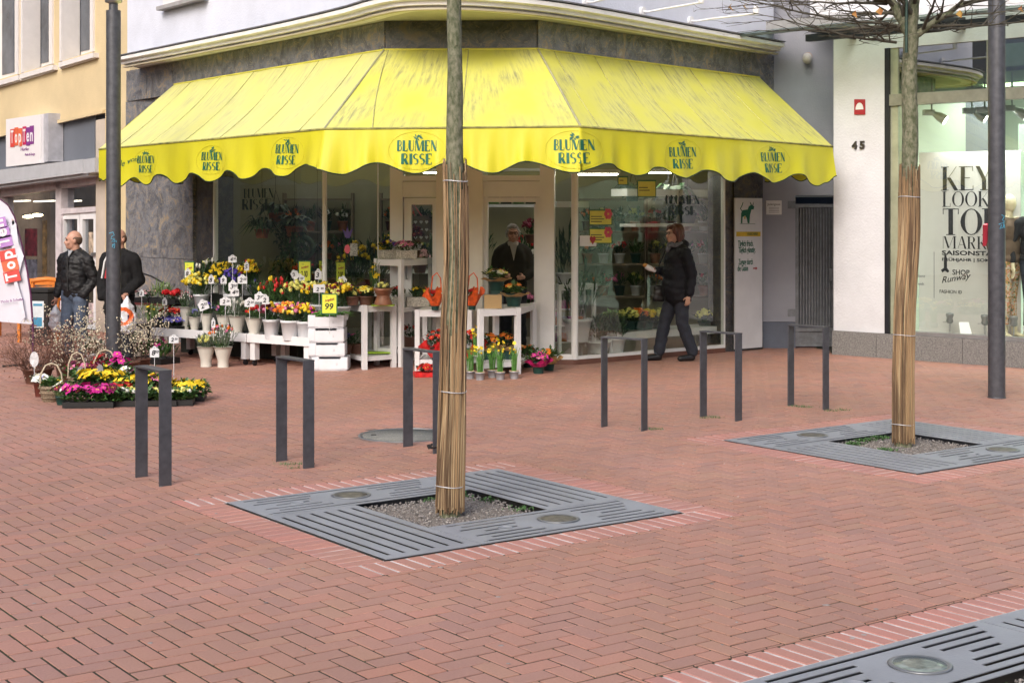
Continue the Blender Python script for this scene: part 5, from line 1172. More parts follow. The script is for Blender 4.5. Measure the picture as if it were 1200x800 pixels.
# building across the street, seen in the glass
op = thing('opposite_building', 'pale plastered building across the street, seen only as reflections in the shop glass', 'building')
opp = mat('pinkish_plaster', (.45, .38, .33), .85, var=.06, sc=1)
OPc = Vector((0, -9, 0)); MB().box((0, -10, 2.6), (60, 2, 5.2)).build('wall', opp, op)
for k in range(14):
    for j in range(1): w_ = MB().box((-19.5+k*3, -8.98, 4.1), (1.2, .06, 1.3)).build('window', white, op); MB().box((-19.5+k*3, -8.94, 4.1), (1.0, .04, 1.1)).build('pane', dpane, w_)
for k in range(7): MB().box((-18+k*6, -8.96, 1.5), (4.6, .1, 2.4)).build('shop_window', mat('far_shop_glass', (.16, .15, .14), .3), op)

ls = thing('street_row', 'pale pinkish row of houses down the side street, seen only mirrored in the left window', 'building', (-21, 26, 0))
MB().box((0, 0, 1.6), (2, 44, 3.2)).build('ground_floor', mat('pale_ground_floor', (.40, .40, .37), .8), ls); MB().box((0, 0, 3.9), (2, 44, 1.4)).build('band', mat('salmon_plaster', (.50, .33, .25), .85), ls); MB().box((0, 0, 6.8), (2, 44, 4.4)).build('wall', opp, ls)
for k in range(12):
    MB().box((1.02, -20+k*3.6, 1.4), (.06, 1.4, 2.2)).build('shop_window', mat('far_shop_glass', (0, 0, 0)), ls); MB().box((1.02, -20+k*3.6, 6.4), (.06, 1.2, 1.7)).build('window', white, ls)
# ================================================================ PLANTS AND POTS
RP = random.Random(77)
BC = {}
def bc(name, c, **k): return mat('petal_'+name, c, .5, var=.18, sc=40, **k)
YEL = bc('yellow', (.85, .62, .02)); LEM = bc('lemon', (.80, .78, .22)); WHT = bc('white', (.78, .78, .72)); MAG = bc('magenta', (.62, .03, .30)); PNK = bc('pink', (.72, .22, .42)); RED = bc('red', (.55, .015, .02)); ORG = bc('orange', (.80, .20, .02)); VIO = bc('violet', (.10, .06, .42)); BLU = bc('lilac_blue', (.22, .22, .62)); DRD = bc('wine_red', (.20, .01, .04)); LPK = bc('pale_pink', (.75, .45, .50))
EYE = mat('flower_eye', (.75, .55, .05), .6)
def leafq(mb, c, d, l, w, droop=.3):
    d = Vector(d).normalized(); s_ = d.cross(Vector((0, 0, 1)));
    if s_.length < .05: s_ = Vector((1, 0, 0))
    s_.normalize(); m_ = c+d*l*.5+Vector((0, 0, l*.08)); e = c+d*l-Vector((0, 0, l*droop))
    mb.add([c, m_+s_*w/2, e, m_-s_*w/2], [(0, 1, 2, 3)])
def flower(mb, eye, c, n, s_, kind, rr):
    s_ *= 1.3 if kind != 'bud' else 1.15
    if kind == 'disc':
        n = (n+Vector((rr.gauss(0, .25), rr.gauss(0, .25), .2))).normalized(); a = n.orthogonal().normalized(); b = n.cross(a); k0 = rr.uniform(0, 6)
        for k in range(5):
            t = k0+k*2*pi/5; r = a*cos(t)+b*sin(t); q = a*cos(t+1.57)+b*sin(t+1.57)
            mb.add([c, c+r*s_*.6+q*s_*.45+n*s_*.1, c+r*s_*1.05+n*s_*.05, c+r*s_*.6-q*s_*.45+n*s_*.1], [(0, 1, 2, 3)])
        if eye is not None:
            eye.add([c+(a*cos(t)+b*sin(t))*s_*.22+n*s_*.14 for t in (0, 1.26, 2.51, 3.77, 5.03)], [(0, 1, 2, 3, 4)])
    elif kind == 'ball':
        for k in range(9):
            r = Vector((rr.gauss(0, 1), rr.gauss(0, 1), rr.gauss(.4, .8))).normalized(); q = r.orthogonal().normalized(); p = r.cross(q); f = s_*.9
            mb.add([c+r*s_*.25+q*f*.5, c+r*s_*.85+p*f*.4, c+r*s_*.35-q*f*.5, c+r*s_*.8-p*f*.4], [(0, 1, 2, 3)])
        mb.ball(c, s_*.62, 6, 4)
    elif kind == 'bud': mb.ball(c, (s_*.5, s_*.5, s_), 6, 4)
def bouquet(o, z0, R_, h, leaf_m, nleaf, ll, lw, blooms, up=.6, r0=None, rr=RP, sq=None, stems=True, nm='foliage', c0=(0, 0)):
    """leaves and blossoms spreading from a rim at z0; sq=(wx,wy) makes it rectangular"""
    lf = MB(); st = MB(); r0 = r0 if r0 is not None else R_*.5
    def spot(k=1.0):
        if sq: return rr.uniform(-sq[0], sq[0])/2*k, rr.uniform(-sq[1], sq[1])/2*k, rr.random()*.7
        a = rr.uniform(0, 2*pi); q = sqrt(rr.random())*k; return cos(a)*R_*q, sin(a)*R_*q, q
    for _ in range(nleaf):
        x, y, q = spot(); k = rr.uniform(.05, .9); z = z0+h*(1-.45*q*q)*k
        c = Vector((c0[0]+x*(r0/R_+(1-r0/R_)*k if not sq else 1), c0[1]+y*(r0/R_+(1-r0/R_)*k if not sq else 1), z)); d = Vector((x+rr.gauss(0, R_*.5), y+rr.gauss(0, R_*.5), R_*up*2*rr.uniform(.3, 1.3)))
        leafq(lf, c, d, ll*rr.uniform(.6, 1.3), lw*rr.uniform(.7, 1.2), rr.uniform(0, .4))
    es = MB()
    for m, n, s_, kind in blooms:
        n = int(n*(1.5 if kind == 'ball' else 1.2))
        f = MB(); tot = max(1, n)
        for i in range(n):
            x, y, q = spot(.95); z = z0+h*(1-.45*q*q)*rr.uniform(.86, 1.08); c = Vector((c0[0]+x, c0[1]+y, z))
            flower(f, es if kind == 'disc' else None, c, Vector((x, y, R_*.8)).normalized(), s_*rr.uniform(.8, 1.2), kind, rr)
            if stems and kind != 'disc': st.tube([Vector((c0[0]+x*.35, c0[1]+y*.35, z0-.02)), c], .0022, 4, cap=False)
        f.build('blossoms', m, o)
    if st.v: st.build('stems', green1, o, kind='stuff')
    if es.v: es.build('blossom_eyes', EYE, o)
    return lf.build(nm, leaf_m, o, kind='stuff')
vase_m = mat('ivory_plastic_vase', (.62, .60, .54), .35, var=.04); pot_w = mat('white_plastic_pot', (.66, .67, .70), .35, var=.04); terra = mat('terracotta', (.33, .13, .07), .8, var=.2, bump=.2); brownp = mat('brown_plastic_pot', (.13, .06, .04), .5); gpot = mat('dark_green_pot', (.015, .06, .05), .5); zinc = mat('zinc_pot', (.42, .44, .48), .45, .4, var=.2); wick = mat('wicker', (.24, .18, .12), .8, var=.4, sc=60, bump=.6, bsc=140); blacktray = mat('black_plastic_tray', (.012, .013, .014), .45); soilm = mat('potting_soil', (.03, .02, .014), .95)
def pot(o, r, h, m, flare=.72, lip=True, nm='pot', c=(0, 0, 0), waist=False, seg=18):
    if waist: pr = [(r*.62, 0), (r*.60, h*.10), (r*.58, h*.32), (r*.72, h*.55), (r*.90, h*.85), (r, h), (r*1.03, h), (r*.97, h-.004), (r*.9, h*.88), (0, h*.88)]
    else: pr = [(r*flare, 0), (r*(flare+(1-flare)*.85), h*.86)]+([(r*1.03, h*.87), (r*1.05, h)] if lip else [(r, h)])+[(r*.93, h), (r*.90, h*.88), (0, h*.88)]
    return MB().lathe(pr, c, seg).build(nm, m, o)
def boxpot(o, w, d, h, m, c=(0, 0, 0), nm='tray', t=.008):
    mb = MB(); x, y, z = c
    mb.box((x, y, z+.005), (w, d, .01)); 
    for sx in (-1, 1): mb.box((x+sx*(w/2-t/2), y, z+h/2+.003), (t, d, h-.006)); mb.box((x, y+sx*(d/2-t/2), z+h/2+.003), (w-2*t, t, h-.006))
    mb.box((x, y, z+h*.7), (w-2*t, d-2*t, .004)); return mb.build(nm, m, o)

# ---------------------------------------------------------------- price tags
tagm = mat('white_price_tag', (.62, .63, .66), .5, var=.03); ink = mat('black_price_ink', (.015, .015, .02), .5)
def pricetag(u, v, Y, w, h, stick, txt, label, rot=0, crest=True):
    p = A(u, v, Y); o = thing('price_tag', label, 'price tag', p, RP.uniform(-.15, .15), 'white price tags on sticks')
    W_, H_ = w*Y/F*.9, h*Y/F*.9; c_, s_ = cos(rot), sin(rot)
    pr = [(-.5, -.5), (.5, -.5), (.5, .22), (.28, .30), (.12, .5), (-.12, .5), (-.28, .30), (-.5, .22)] if crest else [(-.5, -.5), (.5, -.5), (.5, .5), (-.5, .5)]
    MB().prism([Vector((x*W_*c_-z*H_*s_, -.001, x*W_*s_+z*H_*c_)) for x, z in pr], (0, .003, 0)).build('card', tagm, o)
    MB().tube([(0, .004, -H_*.4), (rot*-.1, .006, -stick)], .0035, 5).build('stick', tagm, o)
    M0 = Matrix.Translation(p) @ Matrix.Rotation(o.rotation_euler.z, 4, 'Z') @ Matrix.Rotation(-rot, 4, 'Y') @ Matrix(((1, 0, 0, 0), (0, 0, -1, -.0025), (0, 1, 0, 0), (0, 0, 0, 1)))
    a, b = txt.split('.')
    big_ = text(a, H_*.62, ink, o, M0 @ Matrix.Translation((-W_*.14, -H_*.12, 0)), 'digits', None, .002, .0005, .2)
    if b: text(b, H_*.34, ink, o, M0 @ Matrix.Translation((W_*.24, -H_*.02, 0)), 'digits', None, .001, .0005, .2)
    if crest:
        e = MB()
        for k in range(5): e.add([(cos(k*1.256)*H_*.03, -.003, H_*.34+sin(k*1.256)*H_*.03), (cos(k*1.256+.5)*H_*.10, -.003, H_*.34+sin(k*1.256+.5)*H_*.09), (cos(k*1.256+1)*H_*.03, -.003, H_*.34+sin(k*1.256+1)*H_*.03)], [(0, 1, 2)])
        e.build('crest', teal, o)
    return o
def yellowsign(u, v, Y, w, h, txt, label, tilt=0):
    p = A(u, v, Y); o = thing('offer_sign', label, 'price sign', p, tilt, 'yellow offer signs'); W_, H_ = w*Y/F, h*Y/F
    MB().box((0, 0, 0), (W_, .006, H_)).build('frame', grn, o); MB().box((0, -.0045, 0), (W_*.86, .003, H_*.90)).build('card', mat('lime_yellow_card', (.72, .76, .06), .45, var=.04), o)
    M0 = Matrix.Translation(p) @ Matrix.Rotation(tilt, 4, 'Z') @ Matrix(((1, 0, 0, 0), (0, 0, -1, -.0075), (0, 1, 0, 0), (0, 0, 0, 1)))
    text('Angebot', H_*.16, redc, o, M0 @ Matrix.Translation((0, H_*.20, 0)), 'lettering', W_*.6, .001, .0005, .3, .22)
    text(txt, H_*.42, ink, o, M0 @ Matrix.Translation((-W_*.04, -H_*.14, 0)), 'digits', W_*.52, .002, .0005, .15)
    e = MB()
    for k in range(5): e.add([(-W_*.15+cos(k*1.256)*H_*.02, -.007, H_*.34+sin(k*1.256)*H_*.02), (-W_*.15+cos(k*1.256+.5)*H_*.07, -.007, H_*.34+sin(k*1.256+.5)*H_*.05), (-W_*.15+cos(k*1.256+1)*H_*.02, -.007, H_*.34+sin(k*1.256+1)*H_*.02)], [(0, 1, 2)])
    e.build('crest', teal, o)
    MB().tube([(0, .008, -H_*.4), (0, .01, -H_*.5-.22)], .004, 5).build('stick', tagm, o)

# ---------------------------------------------------------------- rolling benches
bq0, bq1 = G(178, 419), G(363, 434.5); BL_ = (bq1-bq0).length; bd = (bq1-bq0).normalized(); bn = Vector((-bd.y, bd.x, 0)); brz = atan2(bd.y, bd.x); BZ = .375
def bench(s0, s1, label):
    c = bq0+bd*(s0+s1)/2+bn*.31; o = thing('plant_bench', label, 'plant bench', c, brz, 'white rolling plant benches'); L_ = s1-s0-.012
    for sy in (-1, 1): MB().box((0, sy*.30, BZ-.05), (L_, .02, .10)).build('rim', white, o)
    for sx in (-1, 1): MB().box((sx*(L_/2-.01), 0, BZ-.05), (.02, .58, .10)).build('rim', white, o)
    MB().box((0, 0, BZ-.06), (L_-.045, .575, .02)).build('table_top', white, o)
    for sx in (-1, 1):
        for sy in (-1, 1):
            l = MB().box((sx*(L_/2-.07), sy*.25, .175), (.075, .075, .21)).build('leg', white, o)
            q = MB(); q.tube([(sx*(L_/2-.07)-.012, sy*.25, .032), (sx*(L_/2-.07)+.012, sy*.25, .032)], .032, 12); q.box((sx*(L_/2-.07), sy*.25, .062), (.04, .03, .02)); q.build('caster', mat('black_caster', (.03, .03, .035), .4, .3), l)
    MB().box((0, .19, BZ+.09), (L_-.04, .2, .2)).build('riser', mat('dark_riser', (.03, .035, .03), .8), o)
bench(0, BL_*.62, 'longer white rolling bench of flower vases at the left'); bench(BL_*.62, BL_, 'shorter white rolling bench beside the stacked crates')
def bpt(u, inset):
    o = bq0+bn*inset; k = (u-600)/F; t = (k*o.y-o.x)/(bd.x-k*bd.y); return o+bd*t
def vase(u, inset, z, wpx, hpx, m, label, blooms, R_=None, h=.2, leaf=green1, nleaf=90, ll=.09, lw=.018, up=.9, waist=True, name='flower_vase', cat='flower vase', tilt=0, grp='vases of cut flowers'):
    p = bpt(u, inset); k = p.y/F; p.z = z; o = thing(name, label, cat, p, RP.uniform(0, 3), grp); r, H = wpx*k/2, hpx*k
    pot(o, r, H, m, .72, True, 'vase', (0, 0, 0), waist); bouquet(o, H*.95, R_ or r*1.35, h, leaf, nleaf, ll, lw, blooms, up, r*.8); 
    if tilt: o.rotation_euler = (0, tilt, 0)
    return o
FR_ = [ # u, inset, w, h, label, blooms, R, h
 (217, .20, 13, 25, 'tall narrow ivory vase at the left end of the bench, with pinkish sprays in foil', [(LPK, 12, .012, 'bud'), (WHT, 6, .012, 'bud')], .09, .20, greyleaf, 70),
 (228, .08, 15, 15, 'small ivory vase with blue patterned wrappers, second on the bench from the left', [(BLU, 12, .014, 'bud')], .07, .10, greyleaf, 50),
 (242, .08, 15, 20, 'ivory vase of dark violet statice, third on the bench from the left', [(VIO, 26, .012, 'ball'), (BLU, 8, .01, 'ball')], .11, .13, green3, 90),
 (262.5, .10, 18, 19, 'ivory vase of pink and violet tulip buds right of the statice', [(PNK, 10, .018, 'bud'), (VIO, 8, .016, 'bud')], .11, .16, green1, 110),
 (278, .07, 21, 20, 'wide ivory vase of white tulip buds in pale foliage', [(WHT, 22, .02, 'bud')], .135, .21, greyleaf, 130),
 (298, .07, 22, 19, 'leaning ivory vase of red and orange blooms left of the grey buckets', [(RED, 10, .024, 'ball'), (ORG, 12, .016, 'bud'), (YEL, 4, .016, 'bud')], .125, .14, green1, 120),
 (318, .06, 20, 18.5, 'white bucket of wine red and yellow roses, left of the middle grey bucket', [(DRD, 16, .024, 'ball'), (YEL, 12, .020, 'ball'), (PNK, 6, .024, 'ball')], .15, .19, green3, 120),
 (340.5, .055, 24, 19, 'large white bucket of orange, yellow and pink roses at the front of the bench', [(ORG, 16, .026, 'ball'), (YEL, 16, .024, 'ball'), (PNK, 10, .026, 'ball'), (LEM, 10, .022, 'ball')], .19, .20, green3, 170),
 (358, .14, 22, 18, 'white bucket of magenta and golden flowers beside the top crate', [(MAG, 16, .024, 'ball'), (YEL, 16, .026, 'ball')], .14, .19, green3, 110)]
for i, (u, ins, w, h, lb, bl, R_, hh, lf, nl) in enumerate(FR_): vase(u, ins, BZ-.045, w, h+4, vase_m if i < 6 else pot_w, lb, bl, R_, hh, lf, nl, waist=i < 6)
BK_ = [(236, .46, 18, 20, 'vase of lemon yellow chrysanthemums in the back row above the statice', [(YEL, 24, .028, 'ball'), (LEM, 20, .024, 'ball')], .24, .26, green3, 150),
 (272, .48, 20, 22, 'vase of deep violet irises in the back row of the bench', [(VIO, 30, .022, 'ball')], .16, .30, green3, 130),
 (303, .5, 16, 16, 'back row vase of mixed dark greenery left of the tulips', [(VIO, 6, .014, 'bud')], .14, .24, green3, 130),
 (323, .42, 24, 16, 'grey bucket of red and yellow closed tulips standing behind the roses', [(RED, 22, .026, 'bud'), (YEL, 6, .026, 'bud')], .24, .28, green1, 230),
 (352, .40, 28, 16, 'grey bucket of cream and lemon carnations behind the front roses', [(LEM, 30, .028, 'ball'), (RED, 10, .022, 'ball')], .24, .26, green3, 150),
 (374, .40, 24, 16, 'grey bucket of cream and golden carnations behind the big price tag', [(LEM, 18, .026, 'ball'), (YEL, 14, .026, 'ball'), (RED, 8, .022, 'ball')], .20, .26, green3, 130),
 (399, .34, 24, 16, 'white bucket of golden, wine red and cream carnations, right end of back row', [(YEL, 18, .028, 'ball'), (DRD, 12, .026, 'ball'), (LEM, 14, .026, 'ball')], .20, .27, green3, 140)]
for u, ins, w, h, lb, bl, R_, hh, lf, nl in BK_: vase(u, ins, BZ+.11+.08, w, h, pot_w, lb, bl, R_, hh, lf, nl, waist=False, ll=.13, lw=.02)
# third row bouquets on a dark stand against the window
stn = bpt(270, .86); o = thing('tiered_stand', 'dark tiered stand behind the flower bench, against the window', 'stand', stn, brz)
MB().box((0, 0, .38), (1.5, .3, .76)).build('tier', _M['dark_riser'], o); MB().box((.75, -.02, .3), (1.1, .25, .6)).build('tier', _M['dark_riser'], o)
for u, ins, z, lb, bl, R_, hh in ((262, .84, .76, 'big bouquet of golden chrysanthemums in the upper back row, left part', [(YEL, 46, .026, 'ball')], .20, .26), (276, .80, .74, 'bouquet of white chrysanthemums in the upper back row between two golden ones', [(WHT, 40, .026, 'ball')], .13, .25), (291, .86, .76, 'bouquet of golden chrysanthemums with a red edge, upper back row right', [(YEL, 36, .026, 'ball'), (RED, 8, .02, 'ball')], .15, .29), (244, .88, .76, 'bouquet of white lilies in clear foil at the top left of the display', [(WHT, 12, .03, 'bud'), (LEM, 8, .02, 'bud')], .19, .30)):
    vase(u, ins, z, 14, 12, pot_w, lb, bl, R_, hh, green3, 140, waist=False, ll=.14, lw=.03)
# two vases on the paving in front of the bench
for u, v, lb, bl, R_, hh in ((241.5, 429.5, 'left of the two ivory vases standing on the paving, with pale yellow buds', [(LEM, 16, .022, 'bud'), (LEM, 8, .02, 'ball')], .125, .13), (261.5, 430, 'right one of two ivory vases standing on the paving, pink and orange sprigs', [(PNK, 9, .014, 'ball'), (ORG, 5, .022, 'ball'), (WHT, 9, .014, 'ball')], .17, .28)):
    p = G(u, v); o = thing('flower_vase', lb, 'flower vase', p, 0, 'vases of cut flowers'); pot(o, .108, .235, vase_m, waist=True, nm='vase'); bouquet(o, .22, R_, hh, greyleaf, 190, .10, .014, bl, 1.1, .08)
# trays and pots at the left end of the bench
def flat(p, rz, w, d, h, m, label, blooms, hh=.10, nleaf=120, leaf=green1, ll=.05, lw=.03, up=.4, name='flower_tray', cat='flower tray', cells=True, grp='trays of potted flowers'):
    o = thing(name, label, cat, p, rz, grp); boxpot(o, w, d, h, m)
    if cells:
        q = MB(); nx = max(1, int(w/.105)); ny = max(1, int(d/.105))
        for i in range(nx):
            for j in range(ny): q.lathe([(.042, .012), (.048, h*1.05), (.044, h*1.05), (0, h*.95)], (-w/2+(i+.5)*w/nx, -d/2+(j+.5)*d/ny, 0), 8)
        q.build('cell_pots', brownp if m is not blacktray else blacktray, o)
    bouquet(o, h*.8, .2, hh, leaf, nleaf, ll, lw, blooms, up, sq=(w*1.02, d*1.04), stems=False); return o
bp_ = lambda u, ins, z=BZ-.045: Vector((*bpt(u, ins).xy, z))
flat(bp_(203, .17), brz, .42, .28, .07, blacktray, 'black tray of lilac blue primroses at the left end of the white bench', [(BLU, 34, .03, 'disc'), (VIO, 22, .028, 'disc')], .10, 120, green3)
flat(bp_(206, .45, BZ+.02), brz, .42, .2, .07, blacktray, 'black tray of red and orange primroses behind the lilac blue ones', [(RED, 30, .03, 'disc'), (ORG, 12, .025, 'disc'), (DRD, 12, .03, 'disc')], .12, 90, green3)
flat(bp_(180, .3), brz, .30, .3, .06, blacktray, 'tray of grassy green seedlings at the left end of the bench', [(YEL, 4, .02, 'disc')], .22, 260, green2, .14, .010, 1.4)
st2_ = thing('plant_stand', 'dark red topped stand behind the left end of the bench', 'stand', bp_(186, .75, 0), brz); MB().box((0, 0, .60), (.75, .3, .03)).build('shelf', mat('dark_red_shelf', (.10, .02, .02), .6), st2_)
for sx in (-.34, .34):
    for sy in (-.12, .12): MB().box((sx, sy, .292), (.03, .03, .583)).build('leg', dark, st2_)
flat(bp_(172, .75, .617), brz, .28, .22, .06, blacktray, 'tray of pale pink daisies on the dark red stand', [(LPK, 12, .022, 'disc')], .10, 130, green3)
flat(bp_(190, .72, .617), brz, .25, .22, .06, blacktray, 'tray of bright green hyacinth shoots on the dark red stand', [(WHT, 3, .02, 'bud')], .18, 160, green2, .12, .012, 1.4)
flat(bp_(205, .68, .617), brz, .25, .22, .06, blacktray, 'tray of crimson ranunculus on the dark red stand', [(RED, 9, .045, 'ball')], .11, 110, green3)
flat(G(183, 425), brz, .5, .3, .07, blacktray, 'black tray of magenta cyclamen on the paving under the left bench end', [(MAG, 16, .022, 'disc')], .20, 170, green1, .12, .03, 1.0)
o = thing('flower_vase', 'short white vase of greenery standing under the left end of the bench', 'flower vase', G(161, 420)); pot(o, .10, .22, vase_m, nm='vase'); bouquet(o, .2, .12, .12, greyleaf, 60, .07, .02, [(WHT, 8, .01, 'bud')])
# ---------------------------------------------------------------- price tags
YF_, YB_ = 17.0, 17.6
for a in ((238, 357, 16.9, 13, 14, .20, '2.50', 'white tag leaning crookedly over the dark violet statice', .35), (247.5, 327, 17.5, 7, 12, .35, '8.', 'narrow white tag on a tall stick above the lemon chrysanthemums'),
          (262, 327.5, 17.7, 8, 11, .3, '9.', 'narrow white tag right of the lemon chrysanthemums'), (284, 327, 17.7, 13, 12, .3, '2.50', 'white tag above the violet irises, right one of the upper pair'), (273, 334.5, 17.4, 12, 14, .3, '3.50', 'upper of two overlapping white tags before the irises'),
          (275, 341.5, 17.3, 11, 12, .3, '4.50', 'lower of two overlapping white tags before the irises'), (264, 352.5, 17.1, 14, 11, .22, '2.20', 'broad white tag behind the pink tulip buds'), (292.5, 354, 16.9, 13, 12, .22, '2.20', 'white tag over the white tulip buds'),
          (250, 378, 16.75, 5, 13, .2, '1.', 'thin white tag in front of the ivory vases on the bench'), (272.5, 303, 18.0, 11, 10, .3, '4.50', 'white tag on top of the white chrysanthemums'), (289, 311.5, 18.0, 6, 12, .3, '5.', 'thin white tag on the right golden chrysanthemums'),
          (304, 347.5, 17.0, 13, 13, .25, '3.50', 'left of two white tags behind the red ranunculus vase'), (311, 350.5, 16.95, 9, 13, .25, '2.', 'right of two white tags behind the red ranunculus vase'), (345, 320.5, 17.9, 10, 10, .35, '2.', 'blank looking white tag tilted left of the upper yellow offer sign', .4),
          (350.5, 326, 17.4, 14, 12, .3, '4.50', 'white tag in front of the left yellow offer sign'), (373, 321, 17.4, 9, 14, .3, '3.', 'white tag in front of the middle yellow offer sign'), (401.5, 328, 17.1, 11, 11, .28, '2.', 'white tag above the golden carnations at the right end', -.3),
          (220, 319.5, 18.6, 8, 12, .4, '8.', 'white tag in front of the leftmost yellow sign'), (166, 343, 18.6, 6, 9, .28, '2.', 'small white tag above the pale pink daisies'), (193, 353, 18.0, 6, 10, .28, '5.', 'small white tag above the green seedlings')):
    pricetag(*a[:6], a[6], a[7], a[8] if len(a) > 8 else 0)
pricetag(374, 338, 16.8, 15.5, 10.5, .25, '2.99', 'large rectangular white tag reading 2.99 in front of the cream carnations', 0, False)
pricetag(181, 412, 15.3, 12, 14.5, .42, '8.50', 'white tag on a long stick behind the left bike stand, lower one'); pricetag(203.5, 397, 15.4, 12.5, 11, .52, '2.50', 'white tag on a long stick right of the left bike stand, upper one')
yellowsign(386, 356, 16.55, 19, 24, '99', 'yellow 99 offer sign standing on the crates'); yellowsign(357, 318, 17.9, 15, 25, '2.00', 'left one of three yellow signs at the window', .15); yellowsign(377, 317, 18.1, 9, 25, '3', 'middle narrow orange-yellow sign at the window', .9); yellowsign(399, 319, 17.9, 12, 25, '2.00', 'right one of three yellow signs at the window', .5); yellowsign(222, 319, 18.8, 13, 25, '2', 'yellow sign against the marble wall left of the bouquets', -.3)
# ---------------------------------------------------------------- crates
crm = mat('white_crate', (.72, .73, .78), .5, var=.04)
def crate(z, dx, h, label, rz):
    p = G(383, 434.6)+Vector((dx, .17, z)); o = thing('crate', label, 'crate', p, rz, 'stacked white crates'); w, d, t = .405, .30, .012
    MB().box((0, 0, .008), (w-.02, d-.02, .014)).build('bottom', crm, o)
    for sy in (-1, 1): 
        m = MB(); plate(m, -w/2, .016, w/2, h, [(-w*.30, h-.022, w*.30, h+.01), (-w*.40, .0, -w*.40+.001, .001)], 0, t, lambda x, y, z_, s=sy: (x, s*(d/2)-(t if s > 0 else 0)+z_, y)); m.build('side_panel', crm, o)
    for sx in (-1, 1): MB().box((sx*(w/2-t/2), 0, h/2+.006), (t, d-2*t-.002, h-.014)).build('end_panel', crm, o)
    for sx in (-1, 1):
        MB().box((sx*(w/2-.04), -d/2-.003, h*.5), (.07, .005, h*.75)).build('corner_reinforcement', crm, o)
    q = MB(); q.tube([(.07, -d/2-.002, h*.5), (.08, -d/2-.002, h*.56), (.09, -d/2-.002, h*.5), (.07, -d/2-.002, h*.42), (.09, -d/2-.002, h*.42)], .0012, 4); q.build('print', mat('faint_print', (.35, .35, .40), .6), o)
    return o
crate(0, .03, .155, 'bottom white crate of the stack of four', .0); crate(.158, -.005, .155, 'second white crate from the bottom of the stack', .02); crate(.316, -.01, .16, 'third white crate of the stack, under the topmost', -.01); crate(.479, -.015, .15, 'topmost white crate filled with green leeks', .01)
o = thing('leek_bundle', 'bundle of green leaves lying in the topmost crate', 'vegetables', G(383, 434.6)+Vector((-.015, .17, .60))); q = MB()
for _ in range(150): x = RP.uniform(-.19, .12); q.tube([(x, RP.uniform(-.12, .12), RP.uniform(0, .05)), (x+.1, RP.uniform(-.12, .12), RP.uniform(.02, .07)), (x+RP.uniform(.1, .2), RP.uniform(-.14, .14), RP.uniform(0, .06))], [.006, .005, .001], 4)
q.build('stems', mat('fresh_green', (.12, .32, .05), .5, var=.3, sc=20), o, kind='stuff')
# ---------------------------------------------------------------- white tables
lime = mat('lime_cloth', (.33, .52, .03), .7)
def ptable(cs, zt_, shelves, label, th=.05, lt=.055, rail=True):
    pts = [G(*c) for c in cs]; c = sum(pts, Vector())/4; o = thing('plant_table', label, 'plant table', c, 0, 'white wooden plant tables')
    L_ = [p-c for p in pts]
    for a in L_: 
        b_ = a*.0+a-a.normalized()*.02; MB().box((a.x, a.y, zt_/2), (lt, lt, zt_), atan2((L_[1]-L_[0]).y, (L_[1]-L_[0]).x)).build('leg', white, o)
    ins = [a*.96 for a in L_]
    def slab(z, t, nm, k=.93): MB().prism([a*k+Vector((0, 0, z-t)) for a in L_], (0, 0, t)).build(nm, white, o)
    slab(zt_-.006, .02, 'table_top')
    for i in range(4):
        a, b_ = L_[i], L_[(i+1) % 4]; d = (b_-a).normalized()*(lt/2+.001); mid = (a+b_)/2; l = (b_-a).length-lt-.004
        MB().box((mid.x, mid.y, zt_-.045), (l, lt*.8, .07), atan2(d.y, d.x)).build('apron', white, o)
    for z in shelves:
        slab(z, .02, 'shelf', .92)
        for i in range(4):
            a, b_ = L_[i], L_[(i+1) % 4]; mid = (a+b_)/2; l = (b_-a).length-lt-.004; MB().box((mid.x, mid.y, z-.02), (l, lt*.6, .05), atan2((b_-a).y, (b_-a).x)).build('rail', white, o)
    return o, c
tA, cA = ptable([(396, 425), (427, 433), (461, 430), (432, 423)], .735, [.14], 'white table right of the stacked crates with pots of primroses on top')
MB().box((.17, -.1, .16), (.28, .2, .012), .1).build('lime_cloth', lime, tA)
tB, cB = ptable([(441.5, 427.5), (470, 430), (505, 424), (476, 421)], 1.25, [.68, .2], 'tall white shelf table left of the shop door', lt=.05)
tC, cC = ptable([(489, 434), (550, 434), (552, 427), (498, 427)], .69, [.12], 'white table partly hidden behind the reed wrapped tree'); 
tD, cD = ptable([(563, 441), (606.5, 438), (625, 428), (581, 430)], .735, [.13], 'white table with dark pots in front of the open shop door')
def onT(u, Y, z): p = A(u, 300, Y); return Vector((p.x, p.y, z))
def potted(p, r, h, m, label, blooms, R_, hh, leaf=green3, nleaf=70, ll=.06, lw=.03, up=.5, name='potted_plant', cat='potted plant', extra=None, grp='potted flowers', **k):
    o = thing(name, label, cat, p, RP.uniform(0, 3), grp); pot(o, r, h, m); bouquet(o, h*.9, R_, hh, leaf, nleaf, ll, lw, blooms, up, r*.8, **k); return o
zA = .732
potted(onT(405, 17.2, zA), .085, .10, brownp, 'brown pot of magenta primroses at the left of the white table', [(MAG, 16, .028, 'disc'), (ORG, 3, .026, 'disc')], .13, .12)
potted(onT(413, 16.95, zA), .085, .10, brownp, 'brown pot of orange primroses in front of the magenta ones', [(ORG, 14, .026, 'disc')], .10, .10)
potted(onT(429, 17.0, zA), .095, .10, brownp, 'brown pot of yellow and cream primroses in the middle of the white table', [(YEL, 12, .03, 'disc'), (LEM, 12, .03, 'disc')], .13, .12)
potted(onT(439, 17.25, zA), .06, .08, brownp, 'pot of tall daffodils behind the cream primroses', [(YEL, 8, .026, 'disc')], .06, .38, green1, 60, .2, .012, 3)
